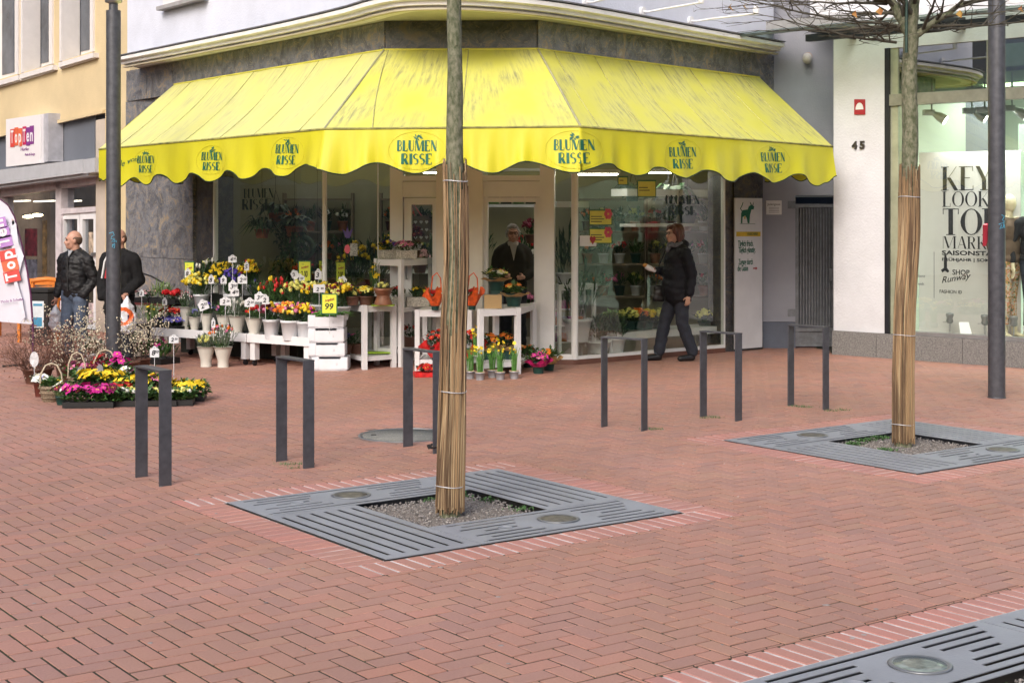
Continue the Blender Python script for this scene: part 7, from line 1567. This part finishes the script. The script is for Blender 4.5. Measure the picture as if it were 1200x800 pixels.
def person(label, loc, rz, H, hips, legs, arms, trouser, shoe, coat, hair, turn, skinm, coat_z, coat_parts, coat_disp, grp=None, headc=None, glasses=False, lean=(0, 0), stubble=False):
    """local frame: facing -y. legs/arms are lists of joint triples; arms: (shoulder, elbow, wrist, handdir, side, curl)"""
    o = thing('person', label, 'person', loc, rz, grp); hc = Vector(headc or (0, -.01, H-.125)); R_ = Matrix.Rotation(turn, 3, 'Z')
    hp_ = lambda x, y, z: hc+R_ @ Vector((x, y, z))
    parts = [('b', hc+R_ @ Vector((0, .012, .015)), (.075, .093, .100), R_), ('b', hp_(0, -.018, -.045), (.058, .070, .072), R_), ('b', hp_(0, -.062, -.088), (.026, .024, .022), R_),
             ('c', hp_(0, -.088, -.004), hp_(0, -.103, -.034), .009, .0115), ('b', hp_(0, -.096, -.036), (.017, .011, .010), R_), ('c', hp_(-.028, -.082, .022), hp_(.028, -.082, .022), .013, .013),
             ('c', hp_(-.018, -.086, -.062), hp_(.018, -.086, -.062), .009, .009), ('c', hp_(0, .02, -.07), (lean[0], .01+lean[1], H-.30), .055, .062)]
    for sx in (-1, 1): parts += [('b', hp_(sx*.078, .012, -.012), (.011, .019, .031), R_), ('b', hp_(sx*.038, -.062, -.035), (.024, .022, .022), R_)]
    sh = H-.29; hz = H*.52
    parts += [('c', (lean[0]-.12, lean[1], sh-.075), (lean[0]+.12, lean[1], sh-.075), .055, .055), ('b', (lean[0]*.8, lean[1]*.8, sh-.17), (.155, .105, .20)), ('b', (0, 0, hz+.16), (.135, .10, .16)), ('b', (0, .01, hz), (.155, .115, .13))]
    for hip, kn, an, toe in legs:
        parts += [('c', hip, kn, .082, .057), ('c', kn, an, .056, .042)]; a = Vector(an); t = Vector(toe)
        parts += [('c', (a.x, a.y, .045), (t.x, t.y, .035), .044, .034), ('c', a, (a.x, a.y, .05), .044, .044)]
    wr_ = []
    for s_, e, w, hd_, sd_, cu in arms:
        s_ = (s_[0]*.9, s_[1], s_[2]-.03); parts += [('c', s_, e, .045, .038), ('c', e, w, .037, .026)]; wr_.append((Vector(w), Vector(w)-Vector(hd_).normalized()*.01)); parts += hand(w, hd_, sd_, cu, False, .86) if cu is not None else []
    def reg(c):
        for w, q in wr_:
            if (c-w).length < .17 and (c-q).dot(c-q) > 0 and (c-w).length < .17 and c.z < H-.4 and any((c-w).length < .17 for _ in (0,)):
                if min((c-x).length for x, _ in wr_) < .165 and c.z > hz-.35 and abs(c.x)+0 >= 0 and (c-w).length > .0: 
                    if in_hand(c): return 0
        if c.z > H-.30 and hypot(c.x-hc.x, c.y-hc.y) < (.13 if c.z > H-.24 else .075): return 0
        if c.z < .085: return 2
        if c.z < hz+.08: return 1
        return 3
    hands = [(Vector(w), Vector(hd_).normalized()) for s_, e, w, hd_, sd_, cu in arms]
    def in_hand(c): return any((c-w).dot(d) > -.012 and (c-w-d*.07).length < .095 for w, d in hands)
    blob(parts, .0068, 'body', [skinm, trouser, shoe, coat], o, reg, 3, lambda v: (MN.noise(v*9)*.006 if .1 < v.z < hz else 0))
    # trousers over the legs
    tr_ = []
    for hip, kn, an, toe in legs:
        a_ = Vector(an); tr_ += [('c', hip, kn, .098, .078), ('c', kn, (a_.x, a_.y+.005, .12), .077, .072)]
    tr_ += [('b', (0, .01, hz+.02), (.165, .125, .12))]
    blob(tr_, .010, 'trousers', [trouser], o, None, 4, lambda v: MN.noise(Vector((v.x*9, v.y*9, v.z*16)))*.010+MN.noise(v*30)*.004)
    # face
    for sx in (-1, 1): MB().ball(hp_(sx*.028, -.081, .004), (.011, .007, .0065), 8, 5, R_).build('eye', eyem, o); MB().tube([hp_(sx*.014, -.094, .022), hp_(sx*.045, -.083, .024)], .0035, 5).build('eyebrow', mat('brow', (.10, .06, .04), .8), o)
    MB().tube([hp_(-.022, -.091, -.062), hp_(0, -.0965, -.060), hp_(.022, -.091, -.062)], [.002, .0048, .002], 6).build('mouth', lipm, o)
    if glasses:
        g = MB()
        for sx in (-1, 1): g.tube([hp_(sx*.031+.022*cos(t), -.100+abs(cos(t))*.004, .004+.016*sin(t)) for t in [i*2*pi/14 for i in range(15)]], .0028, 5)
        g.tube([hp_(-.010, -.102, .008), hp_(.010, -.102, .008)], .0026, 5)
        for sx in (-1, 1): g.tube([hp_(sx*.053, -.098, .010), hp_(sx*.080, .0, .004)], .0026, 5)
        g.build('glasses', mat('dark_spectacle_frame', (.02, .015, .015), .3), o)
    hair(o, hc, R_, hp_)
    if coat_parts: blob(coat_parts, .011, 'coat', [coat], o, None, 9, coat_disp)
    return o, hp_, hc
def nz(v, f, a): return MN.noise(v*f)*a
# ---- walking woman
jeans_d = mat('dark_indigo_jeans', (.018, .022, .035), .8, var=.2, sc=20, bump=.2); bl_coat = mat('black_quilted_coat', (.007, .008, .013), .7, var=.2, sc=10, spec=.3, bump=.6, bsc=22); scarfm = mat('grey_scarf', (.13, .13, .15), .9, var=.35, sc=30)
hair_red = mat('reddish_brown_hair', (.095, .028, .015), .5, var=.4, sc=60, sx=(1, 1, .2)); greyh = mat('grey_hair', (.30, .28, .25), .6, var=.3, sc=60); shorth = mat('short_brown_hair', (.12, .07, .045), .7, var=.3, sc=80)
def hair_w(o, hc, R_, hp_):
    ps = [('b', hp_(0, .035, .030), (.093, .100, .100), R_), ('b', hp_(0, .075, -.03), (.080, .055, .09), R_), ('b', hp_(0, -.038, .078), (.070, .048, .034), R_)]
    for sx in (-1, 1): ps += [('b', hp_(sx*.080, .030, -.02), (.022, .052, .085), R_), ('b', hp_(sx*.072, -.030, .045), (.022, .035, .05), R_)]
    blob(ps, .008, 'hair', [hair_red], o, None, 2, lambda v: nz(Vector((v.x*60, v.y*60, v.z*14)), 1, .005)+nz(v, 22, .005))
wl_ = G(793, 422.5); W0 = wl_
wlegs = [((-.09, .01, .84), (-.085, -.12, .47), (-.08, -.20, .10), (-.085, -.36, .04)), ((.09, .02, .84), (.09, .03, .46), (.09, .16, .09), (.10, .0, .04))]
warms = [((-.17, .02, 1.32), (-.20, .00, 1.06), (-.10, -.23, 1.09), (.15, -.9, .12), (1, 0, .2), .75), ((.19, .03, 1.32), (.235, .10, 1.04), (.225, .055, .80), (0, -.15, -1), (0, -1, 0), .45)]
cpw = [('b', (0, .02, 1.20), (.19, .175, .21)), ('b', (0, .02, 1.04), (.195, .185, .22)), ('b', (0, .02, .88), (.205, .205, .22)), ('c', (-.07, .02, .78), (.07, .02, .78), .135, .135), ('c', (0, .03, 1.37), (-.15, .02, 1.30), .075, .08), ('c', (0, .03, 1.37), (.15, .02, 1.30), .075, .08), ('b', (0, .035, 1.40), (.10, .10, .07)), ('b', (0, .085, 1.40), (.11, .07, .06)),
       ('c', (-.18, .02, 1.30), (-.205, .01, 1.06), .075, .062), ('c', (-.205, .01, 1.06), (-.105, -.21, 1.09), .060, .047), ('c', (.185, .03, 1.30), (.235, .10, 1.05), .078, .064), ('c', (.235, .10, 1.05), (.225, .06, .82), .062, .050)]
wo, hpw, hcw = person('woman with reddish hair and glasses in a black quilted coat, walking left', wl_, radians(-72), 1.66, None, wlegs, warms, jeans_d, blackp, bl_coat, hair_w, radians(6), skin, .68, cpw, lambda v: .0035*sin(v.z*62+nz(v, 5, 2.5))+nz(v, 9, .013)+nz(v, 26, .006), headc=(0, -.035, 1.535), glasses=True)
blob([('c', (.07*cos(a)*1.15, .01+.075*sin(a)-.02, 1.405+.012*sin(a*3)), (.07*cos(a+.5)*1.15, .01+.075*sin(a+.5)-.02, 1.405+.012*sin(a*3+1.5)), .030, .030) for a in [i*.5 for i in range(13)]]+[('c', (-.01, -.09, 1.40), (.02, -.13, 1.33), .035, .025)], .008, 'scarf', [scarfm], wo, None, 2, lambda v: nz(v, 30, .007))
for lx, ly in ((-.08, -.205), (.09, .155)): MB().lathe([(.052, .0), (.056, .02), (.055, .05), (.050, .055)], (lx, ly, .085), 14).build('jeans_cuff', mat('pale_jeans_cuff', (.10, .13, .17), .8, var=.2), wo)
Wm = Matrix.LocRotScale(wo.location, wo.rotation_euler, None)
def held(name, label, cat, p, rz=0): return thing(name, label, cat, p, rz)
hpos = Wm @ Vector((-.085, -.315, 1.115))
fo = held('snack', 'bread roll wrapped in white paper held by the walking woman', 'snack', hpos, radians(-82)); q = MB(); q.tube([(0, .07, -.035), (0, 0, 0), (0, -.05, .028)], [.018, .034, .030], 12); q.build('paper_wrapper', wcard, fo); MB().ball((0, -.055, .038), (.026, .034, .024), 10, 6).build('bread_roll', mat('golden_crust', (.52, .25, .06), .6), fo)
bg_ = held('handbag', 'black shoulder bag hanging at the walking woman\'s front side', 'handbag', Wm @ Vector((-.19, -.12, .70)), radians(-82)); blob([('c', (0, -.07, .05), (0, .07, .05), .045, .045), ('c', (0, -.06, .17), (0, .06, .17), .038, .038), ('b', (0, 0, .11), (.045, .10, .09))], .01, 'bag', [mat('black_leather', (.012, .012, .013), .4)], bg_, None, 1, lambda v: nz(v, 12, .008)); MB().tube([(0, -.07, .2), (.02, -.03, .45), (.06, .06, .68)], .008, 6).build('strap', _M['black_leather'], bg_)
# ---- man in leather jacket
leath = mat('black_leather_jacket', (.013, .013, .015), .58, var=.3, sc=8, bump=.5, bsc=18, spec=.35); jeansm = mat('faded_blue_jeans', (.075, .10, .15), .85, var=.35, sc=4, bump=.2); shirt = mat('grey_shirt', (.30, .31, .33), .8)
def hair_bald(o, hc, R_, hp_):
    ps = [('b', hp_(0, .045, .0), (.076, .064, .066), R_)]+[('b', hp_(sx*.070, .025, .012), (.012, .042, .032), R_) for sx in (-1, 1)]
    blob(ps, .008, 'hair', [shorth], o, None, 2, lambda v: nz(v, 60, .003))
m1 = G(88, 421.5); K = 1.575/1.66
mlegs = [((-.085, 0, .80), (-.10, -.03, .44), (-.11, .0, .09), (-.14, -.13, .04)), ((.085, 0, .80), (.10, -.03, .44), (.12, .01, .09), (.14, -.12, .04))]
marms = [((-.20, 0, 1.24), (-.245, .04, .98), (-.26, -.03, .76), (0, -.1, -1), (0, -1, 0), 1.0), ((.20, 0, 1.24), (.255, .05, .97), (.17, -.05, .79), (-.5, -.2, -.8), (0, -1, 0), None)]
cpm = [('b', (0, 0, 1.14), (.188, .128, .20)), ('b', (0, -.01, 1.02), (.186, .135, .20)), ('b', (0, -.005, .90), (.186, .135, .14)), ('c', (-.09, 0, .82), (.09, 0, .82), .098, .098), ('c', (0, .01, 1.31), (-.17, 0, 1.235), .06, .066), ('c', (0, .01, 1.31), (.17, 0, 1.235), .06, .066), ('b', (0, .01, 1.33), (.09, .075, .045)), ('c', (-.19, 0, 1.22), (-.24, .04, .98), .064, .058), ('c', (-.24, .04, .98), (-.258, -.02, .78), .057, .048), ('c', (.19, 0, 1.22), (.25, .05, .97), .064, .058), ('c', (.25, .05, .97), (.17, -.05, .80), .057, .054)]
mo, hpm, hcm = person('balding man in a black leather jacket and blue jeans holding a white carrier bag', m1, radians(-22), 1.575, None, mlegs, marms, jeansm, blackp, leath, hair_bald, radians(-48), skin2, .78, cpm, lambda v: nz(v, 8, .014)+nz(Vector((v.x, v.y, v.z*1.8)), 19, .010), headc=(-.01, -.02, 1.455))
for sx in (-1, 1): MB().box((sx*.095, -.142, 1.13), (.10, .012, .012)).build('chest_pocket', blackp, mo)
MB().box((.005, -.146, 1.05), (.012, .01, .42)).build('zip', mat('dull_zip', (.08, .08, .08), .4, .6), mo)
MB().prism([(-.035, -.088, 1.335), (.035, -.088, 1.335), (0, -.125, 1.255)], (0, .02, 0)).build('shirt_collar', shirt, mo)
Mm = Matrix.LocRotScale(mo.location, mo.rotation_euler, None)
def carrier(name, label, p, w, h, mt, extra=None, rz=0):
    o = thing(name, label, 'carrier bag', p, rz); blob([('b', (0, 0, -h*.55), (w*.5, w*.3, h*.40)), ('b', (.01, 0, -h*.75), (w*.46, w*.32, h*.24)), ('c', (0, 0, -h*.2), (0, 0, -h*.05), w*.22, w*.08), ('c', (0, 0, -h*.35), (0, 0, -h*.2), w*.36, w*.22)], .010, 'bag', mt, o, extra, 1, lambda v: nz(v, 14, .022)+nz(v, 35, .008)); return o
pbag = mat('white_plastic_bag', (.68, .69, .74), .35, var=.06, sc=8)
hw = Mm @ Vector((-.262, -.04, .68)); carrier('carrier_bag', 'white plastic carrier bag hanging from the hand of the man in jeans', hw, .17, .36, [pbag])
# ---- man hidden behind the lamp post
m2 = G(140, 427)
blc = mat('black_wool_coat', (.009, .009, .010), .9, var=.2, sc=12, bump=.7, bsc=14, spec=.3)
m2legs = [((-.085, 0, .80), (-.09, -.02, .44), (-.09, 0, .09), (-.11, -.13, .04)), ((.085, 0, .80), (.09, -.02, .44), (.10, .01, .09), (.13, -.13, .04))]
m2arms = [((-.20, 0, 1.26), (-.235, .03, .98), (-.19, -.08, .80), (0, -.3, -1), (0, -1, 0), None), ((.20, 0, 1.26), (.255, .03, .99), (.17, -.16, .84), (-.2, -.8, -.4), (0, -.2, -1), 1.0)]
cp2 = [('b', (0, 0, 1.16), (.19, .14, .20)), ('b', (0, 0, 1.0), (.195, .145, .22)), ('b', (0, 0, .82), (.20, .15, .20)), ('c', (-.10, 0, .66), (.10, 0, .66), .11, .11), ('c', (0, .01, 1.33), (-.17, 0, 1.25), .066, .07), ('c', (0, .01, 1.33), (.17, 0, 1.25), .066, .07), ('c', (-.19, 0, 1.23), (-.235, .03, .98), .070, .064), ('c', (-.235, .03, .98), (-.20, -.07, .80), .062, .054), ('c', (.19, 0, 1.23), (.245, .03, .99), .070, .064), ('c', (.245, .03, .99), (.17, -.14, .86), .062, .054)]
m2o, h2, c2_ = person('man in a long black wool coat standing behind the lamp post', m2, radians(-12), 1.60, None, m2legs, m2arms, jeans_d, blackp, blc, hair_bald, radians(-20), skin2, .6, cp2, lambda v: nz(v, 7, .014)+nz(Vector((v.x*1.6, v.y*1.6, v.z*.7)), 15, .010), headc=(-.01, -.01, 1.48))
sc_ = MB(); 
for x0, m_ in ((-.10, 'scarf_white'), (-.075, 'scarf_black'), (-.055, 'scarf_red')):
    MB().tube([(x0+.03, -.10, 1.34), (x0-.01, -.155, 1.22), (x0-.035, -.175, 1.02)], .012, 6).build('striped_scarf', mat(m_, {'scarf_white': (.6, .6, .6), 'scarf_black': (.03, .03, .03), 'scarf_red': (.45, .02, .03)}[m_], .9), m2o)
M2 = Matrix.LocRotScale(m2o.location, m2o.rotation_euler, None)
ob = carrier('carrier_bag', 'white and orange printed carrier bag held by the man behind the lamp post', A(148.5, 346, m2.y-.28), .22, .46, [pbag, mat('orange_bag_print', (.78, .14, .03), .4), mat('blue_bag_print', (.02, .02, .08), .4)], lambda c: 1 if (c.y < 0 and abs(hypot(c.x+.02, c.z+.24)-.085) < .022) else (2 if c.y < 0 and hypot(c.x-.05, c.z+.27) < .05 and c.x > .02 else 0))
# ---- man inside the shop
olive = mat('olive_jacket', (.032, .030, .024), .8, var=.15, sc=10, bump=.7, bsc=14, spec=.3)
def hair_g(o, hc, R_, hp_): blob([('b', hp_(0, .025, .035), (.086, .092, .090), R_), ('b', hp_(0, -.03, .082), (.062, .045, .030), R_)]+[('b', hp_(sx*.074, .02, .005), (.020, .045, .055), R_) for sx in (-1, 1)], .008, 'hair', [greyh], o, None, 2, lambda v: nz(v, 30, .008))
m3 = Vector(((601-600)*18.5/F, 18.5, .034))
m3arms = [((-.20, 0, 1.28), (-.24, .0, 1.02), (-.10, -.24, .98), (.5, -.8, 0), (0, 0, 1), .8), ((.20, 0, 1.28), (.24, .0, 1.02), (.12, -.24, .96), (-.5, -.8, 0), (0, 0, 1), .8)]
cp3 = [('b', (0, 0, 1.18), (.18, .14, .20)), ('b', (0, 0, 1.02), (.185, .145, .22)), ('b', (0, 0, .86), (.185, .14, .16)), ('c', (0, .01, 1.36), (-.16, 0, 1.28), .062, .066), ('c', (0, .01, 1.36), (.16, 0, 1.28), .062, .066), ('b', (0, .02, 1.37), (.095, .08, .05)), ('c', (-.18, 0, 1.26), (-.235, .0, 1.02), .066, .06), ('c', (-.25, .0, 1.02), (-.12, -.21, .98), .064, .052), ('c', (.18, 0, 1.26), (.235, .0, 1.02), .066, .06), ('c', (.25, .0, 1.02), (.14, -.21, .96), .064, .052)]
m3legs = [((-.085, 0, .80), (-.09, -.02, .44), (-.09, 0, .09), (-.11, -.13, .04)), ((.085, 0, .80), (.09, -.02, .44), (.10, .01, .09), (.13, -.13, .04))]
m3o, h3, c3_ = person('grey haired man with glasses in an olive jacket standing inside the shop doorway', m3, radians(4), 1.62, None, m3legs, m3arms, jeans_d, blackp, olive, hair_g, radians(0), skin2, .8, cp3, lambda v: nz(v, 8, .012), headc=(0, -.01, 1.495), glasses=True)
MB().lathe([(.075, 0), (.07, .04), (.062, .05)], (0, -.01, 1.345), 16).build('pullover_collar', mat('pale_pullover', (.42, .38, .33), .9), m3o); MB().prism([(-.045, -.135, 1.36), (.045, -.135, 1.36), (0, -.165, 1.16)], (0, .04, 0)).build('pullover', _M['pale_pullover'], m3o)

# ================================================================ MANNEQUINS
manq = mat('mannequin_skin', (.62, .56, .38), .4, var=.05); floral = mat('floral_trousers', (.30, .32, .24), .6, var=0, sc=28, c2=(.05, .09, .05)); taupe = mat('taupe_jacket', (.12, .082, .055), .8, var=.1)
nt = floral.node_tree; rp0 = [n for n in nt.nodes if n.type == 'VALTORGB'][0]; e = rp0.color_ramp; e.elements[0].position = .40; e.elements[1].position = .6
for pos, c in ((.46, (.45, .30, .06, 1)), (.5, (.42, .05, .06, 1)), (.54, (.55, .52, .42, 1))): k = e.elements.new(pos); k.color = c
def mannequin(u, dep, rz, label, top, bot, z0=.30, H=1.72):
    p = FP.at(u, 300, -dep); p.z = z0; o = thing('mannequin', label, 'mannequin', p, rz, 'mannequins in the fashion window')
    hc = Vector((0, 0, H-.12)); pr = [('b', hc, (.07, .09, .11)), ('b', hc+Vector((0, -.02, -.05)), (.05, .06, .06)), ('c', hc, (0, .01, H-.30), .045, .05), ('c', (-.13, 0, H-.33), (.13, 0, H-.33), .05, .05), ('b', (0, 0, H-.47), (.14, .09, .17)), ('b', (0, 0, H-.66), (.11, .08, .12)), ('b', (0, 0, .92), (.155, .10, .13))]
    for sx, f in ((-1, -.06), (1, .05)): pr += [('c', (sx*.08, 0, .9), (sx*.09, f, .48), .080, .055), ('c', (sx*.09, f, .48), (sx*.10, f*.5, .08), .052, .035), ('c', (sx*.10, f*.5, .05), (sx*.12, f*.5-.12, .02), .035, .026), ('c', (sx*.19, 0, H-.36), (sx*.24, .06, H-.62), .042, .034), ('c', (sx*.24, .06, H-.62), (sx*.26, -.02, H-.86), .032, .022)]; pr += hand((sx*.26, -.02, H-.86), (0, -.1, -1), (0, -1, 0), .3)
    blob(pr, .008, 'body', [manq, bot], o, lambda c: 1 if .16 < c.z < 1.02 and abs(c.x) < .2 else 0, 2)
    cpz = [('b', (0, 0, H-.45), (.165, .115, .17)), ('b', (0, 0, H-.65), (.155, .11, .16)), ('b', (0, 0, H-.78), (.165, .12, .08)), ('c', (-.13, 0, H-.34), (.13, 0, H-.34), .06, .06)]
    for sx in (-1, 1): cpz += [('c', (sx*.18, 0, H-.36), (sx*.24, .06, H-.62), .055, .047), ('c', (sx*.24, .06, H-.62), (sx*.258, -.01, H-.80), .044, .038)]
    blob(cpz, .010, 'jacket', [top], o, None, 2, lambda v: nz(v, 10, .008)); MB().box((0, 0, .006), (.4, .35, .012)).build('base_plate', alu, o); return o, p
mannequin(1183, .42, radians(25), 'mannequin in a taupe jacket and floral trousers behind the dark post', taupe, floral); mannequin(1210, .55, radians(10), 'mannequin in black at the right edge of the fashion window', mat('black_knit', (.015, .015, .018), .9), jeans_d)
rb = thing('clutch_bag', 'red clutch bag at the arm of the floral mannequin, left of the dark post', 'handbag', FP.at(1158.5, 275, -.30), .8); MB().bbox((0, 0, 0), (.20, .05, .27), .02).build('bag', mat('red_leather', (.40, .015, .04), .4), rb)

# ================================================================ BEACH FLAG, BENCH, BIN, A-BOARD
fg = G(39, 428); fY = fg.y
fl = thing('beach_flag', 'white feather banner with orange and violet letter blocks at the left edge', 'banner', (fg.x, fg.y, 0))
out = [(39, 424), (39.5, 380), (37, 350), (33, 320), (26, 285), (17, 252), (8, 238), (-2, 232), (-14, 228), (-14, 300), (-12, 372), (0, 374), (18, 377), (38, 381)]
FPn = Plane((fg.x-1, fg.y), (fg.x, fg.y)); edge = [(38.5, 381), (36, 345), (32, 318), (26, 288), (17, 254), (9, 240), (-2, 232)]
rim = [FPn.at(u, v, 0)-fg for u, v in [(38.5, 440), (38.7, 400)]+edge]
cp_ = MB(); poly = edge+[(-30, 230), (-30, 368), (0, 373), (20, 376)]
pts = []; n = 14; m = MB(); vs = []
for j in range(n+1):                                   # cloth as a gently waving grid between its curved edge and the left
    v = 233+(380-233)*j/n
    for (ua, va), (ub, vb) in zip(edge[::-1], edge[::-1][1:]):
        if va <= v <= vb: ur = ua+(ub-ua)*(v-va)/(vb-va); break
    ul = -34
    for i in range(13): u = ul+(ur-ul)*i/12; vs.append(FPn.at(u, v-(6*(1-i/12) if j == n else 0), .008*sin(u*.12+v*.03)*(1-i/12))-fg)
m.add(vs, [(j*13+i, (j+1)*13+i, (j+1)*13+i+1, j*13+i+1) for j in range(n) for i in range(12)], True); clothm = mat('banner_cloth', (.62, .62, .70), .6, var=.04, sc=3); flc = m.build('cloth', clothm, fl)
MB().tube([Vector(p)-Vector((.0, 0, 0)) for p in rim], [.014, .014]+[.013, .012, .011, .01, .009, .008, .007], 8).build('pole', mat('plum_pole_sleeve', (.10, .02, .08), .6), fl)
MB().tube([Vector((0, 0, .0)), rim[0]], .012, 8).build('ground_spike', dark, fl)
for k in range(2): MB().box((0, 0, .012), (.7, .05, .02), .6+k*pi/2).build('cross_base', dark, fl)
P0 = parent_world(fl)
for i, (ch, u, v, c) in enumerate((('T', 4, 262, 3), ('o', 6, 285, 2), ('P', 9, 300, 3), ('T', 11, 304, 0))): pass
for ch, u, v, c, s_ in (('n', -2, 262, 3, 1), ('e', 2, 273, 3, 1), ('T', 5, 283, 3, 1), ('p', 9, 299, 0, 1), ('o', 12, 311, 1, 1), ('T', 14, 324, 0, 1)):
    w_ = .125; M0 = FPn.mat(FPn.at(u, v, .045)) @ Matrix.Rotation(radians(102), 4, 'Z'); q = MB(); q.box((0, 0, 0), (w_*1.02, .19, .004)); o_ = q.build('letter_block', colr[c] if c < 3 else mat('soft_violet', (.42, .22, .55), .5), fl); o_.matrix_basis = P0.inverted() @ M0
    text(ch, .19, wcard, fl, M0 @ Matrix.Translation((0, 0, .004)), 'letter', .09, .006)
text('Mode & Schuhe', .045, mat('sign_violet', (0, 0, 0)), fl, FPn.mat(FPn.at(14, 352, .045)) @ Matrix.Rotation(radians(8), 4, 'Z'), 'lettering', .26)
# printed figure on the banner: a pale standing silhouette
def band(pts_, m, nm):
    q = MB(); q.prism([FPn.at(u, v, .036)-fg for u, v in pts_], (0, -.002, 0)); q.build(nm, m, fl)
fgm = mat('banner_figure_skin', (.58, .46, .44), .6); band([(13, 262), (15, 258), (19, 262), (20, 272), (22, 285), (28, 300), (24, 315), (20, 330), (26, 350), (30, 372), (26, 374), (19, 345), (14, 318), (16, 300), (12, 280)], mat('banner_figure_dress', (.66, .66, .74), .6), 'printed_figure')
band([(13.5, 256), (16, 257), (17, 262), (14.5, 264)], fgm, 'printed_face')
orgb = mat('orange_painted_wood', (.62, .20, .03), .5)
bn_ = thing('bench', 'orange painted wooden bench in front of the shoe shop', 'bench', G(20, 396), radians(-22))
for z, d_ in ((.40, -.12), (.40, 0), (.40, .12)): MB().box((0, d_, z), (1.1, .10, .03)).build('seat_slat', orgb, bn_)
for z in (.55, .68, .80): MB().box((0, .2+z*.04, z), (1.1, .025, .09)).build('back_slat', orgb, bn_)
for sx in (-.5, .5):
    for sy in (-.14, .2): MB().box((sx, sy, .19 if sy < 0 else .42), (.05, .05, .38 if sy < 0 else .84)).build('leg', orgb, bn_)
    MB().box((sx, .02, .06), (.04, .3, .05)).build('foot_rail', orgb, bn_)
ch_ = thing('chair', 'orange wooden chair with a curved back beside the waste bin', 'chair', G(46, 400), radians(-15))
for z in (.58, .70, .83): MB().tube([(-.22, .14, z), (-.12, .21, z+.02), (0, .23, z+.03), (.12, .21, z+.02), (.22, .14, z)], .035, 6).build('back_slat', orgb, ch_)
MB().bbox((0, 0, .42), (.42, .42, .04), .01).build('seat', orgb, ch_)
for sx in (-1, 1): MB().box((sx*.19, -.19, .2), (.04, .04, .4)).build('leg', orgb, ch_); MB().box((sx*.2, .15, .43), (.04, .04, .86)).build('leg', orgb, ch_)
bi = thing('waste_bin', 'black waste bin with a blue and white notice next to the orange chair', 'waste bin', G(50, 404), radians(-10)); MB().bbox((0, 0, .36), (.26, .22, .72), .02).build('body', blackp, bi); MB().bbox((0, 0, .75), (.28, .24, .06), .02).build('lid', blackp, bi); MB().box((-.01, -.113, .42), (.17, .006, .36)).build('notice', mat('bin_notice', (.62, .68, .72), .5), bi)
MB().box((-.01, -.118, .32), (.12, .004, .12)).build('notice_print', mat('blue_print', (.05, .25, .42), .5), bi); MB().box((-.01, -.118, .55), (.13, .004, .03)).build('notice_print', _M['blue_print'], bi)
hs_ = MB(); cbl = thing('garden_hose', 'black cable curving along the marble wall behind the pots', 'cable'); hs_.tube([A(160, 318, 20.7), A(178, 324, 20.2), A(192, 332, 19.9), A(200, 340, 19.75), A(206, 352, 19.6)], .012, 6); hs_.build('cable', mat('black_rubber', (0, 0, 0)), cbl)
# more stock deep inside the shop: wall shelves with pots
for x_, lb in ((-3.0, 'wall shelf of pots on the back wall behind the left window'), (-1.5, 'wall shelf of pots on the back wall left of the doorway'), (1.55, 'wall shelf of pots on the back wall behind the right window'), (2.6, 'wall shelf of pots at the right end of the back wall')):
    ws = thing('wall_shelf', lb, 'shelf', (x_, 23.0, 0))
    for z in (.5, 1.0, 1.5, 2.0): MB().box((0, 0, z), (1.05, .28, .03)).build('board', mat('shelf_wood', (.20, .16, .11), .6), ws)
    for sx in (-.53, .53): MB().box((sx, 0, 1.05), (.03, .28, 2.1)).build('upright', _M['shelf_wood'], ws)
    for z in (.515, 1.015, 1.515):
        for k in range(4):
            pot(ws, .085, .15, (brownp, pot_w, terra, gpot)[RP.randint(0, 3)], c=(-.38+k*.25, 0, z), seg=10)
            bouquet(ws, z+.13, .12, .20, (green3, green1)[k % 2], 45, .14, .04, [((YEL, WHT, RED, PNK, ORG, LEM)[RP.randint(0, 5)], RP.randint(0, 9), .03, 'ball')], .8, .05, stems=False, c0=(-.38+k*.25, 0))
SC.frame_set(1)
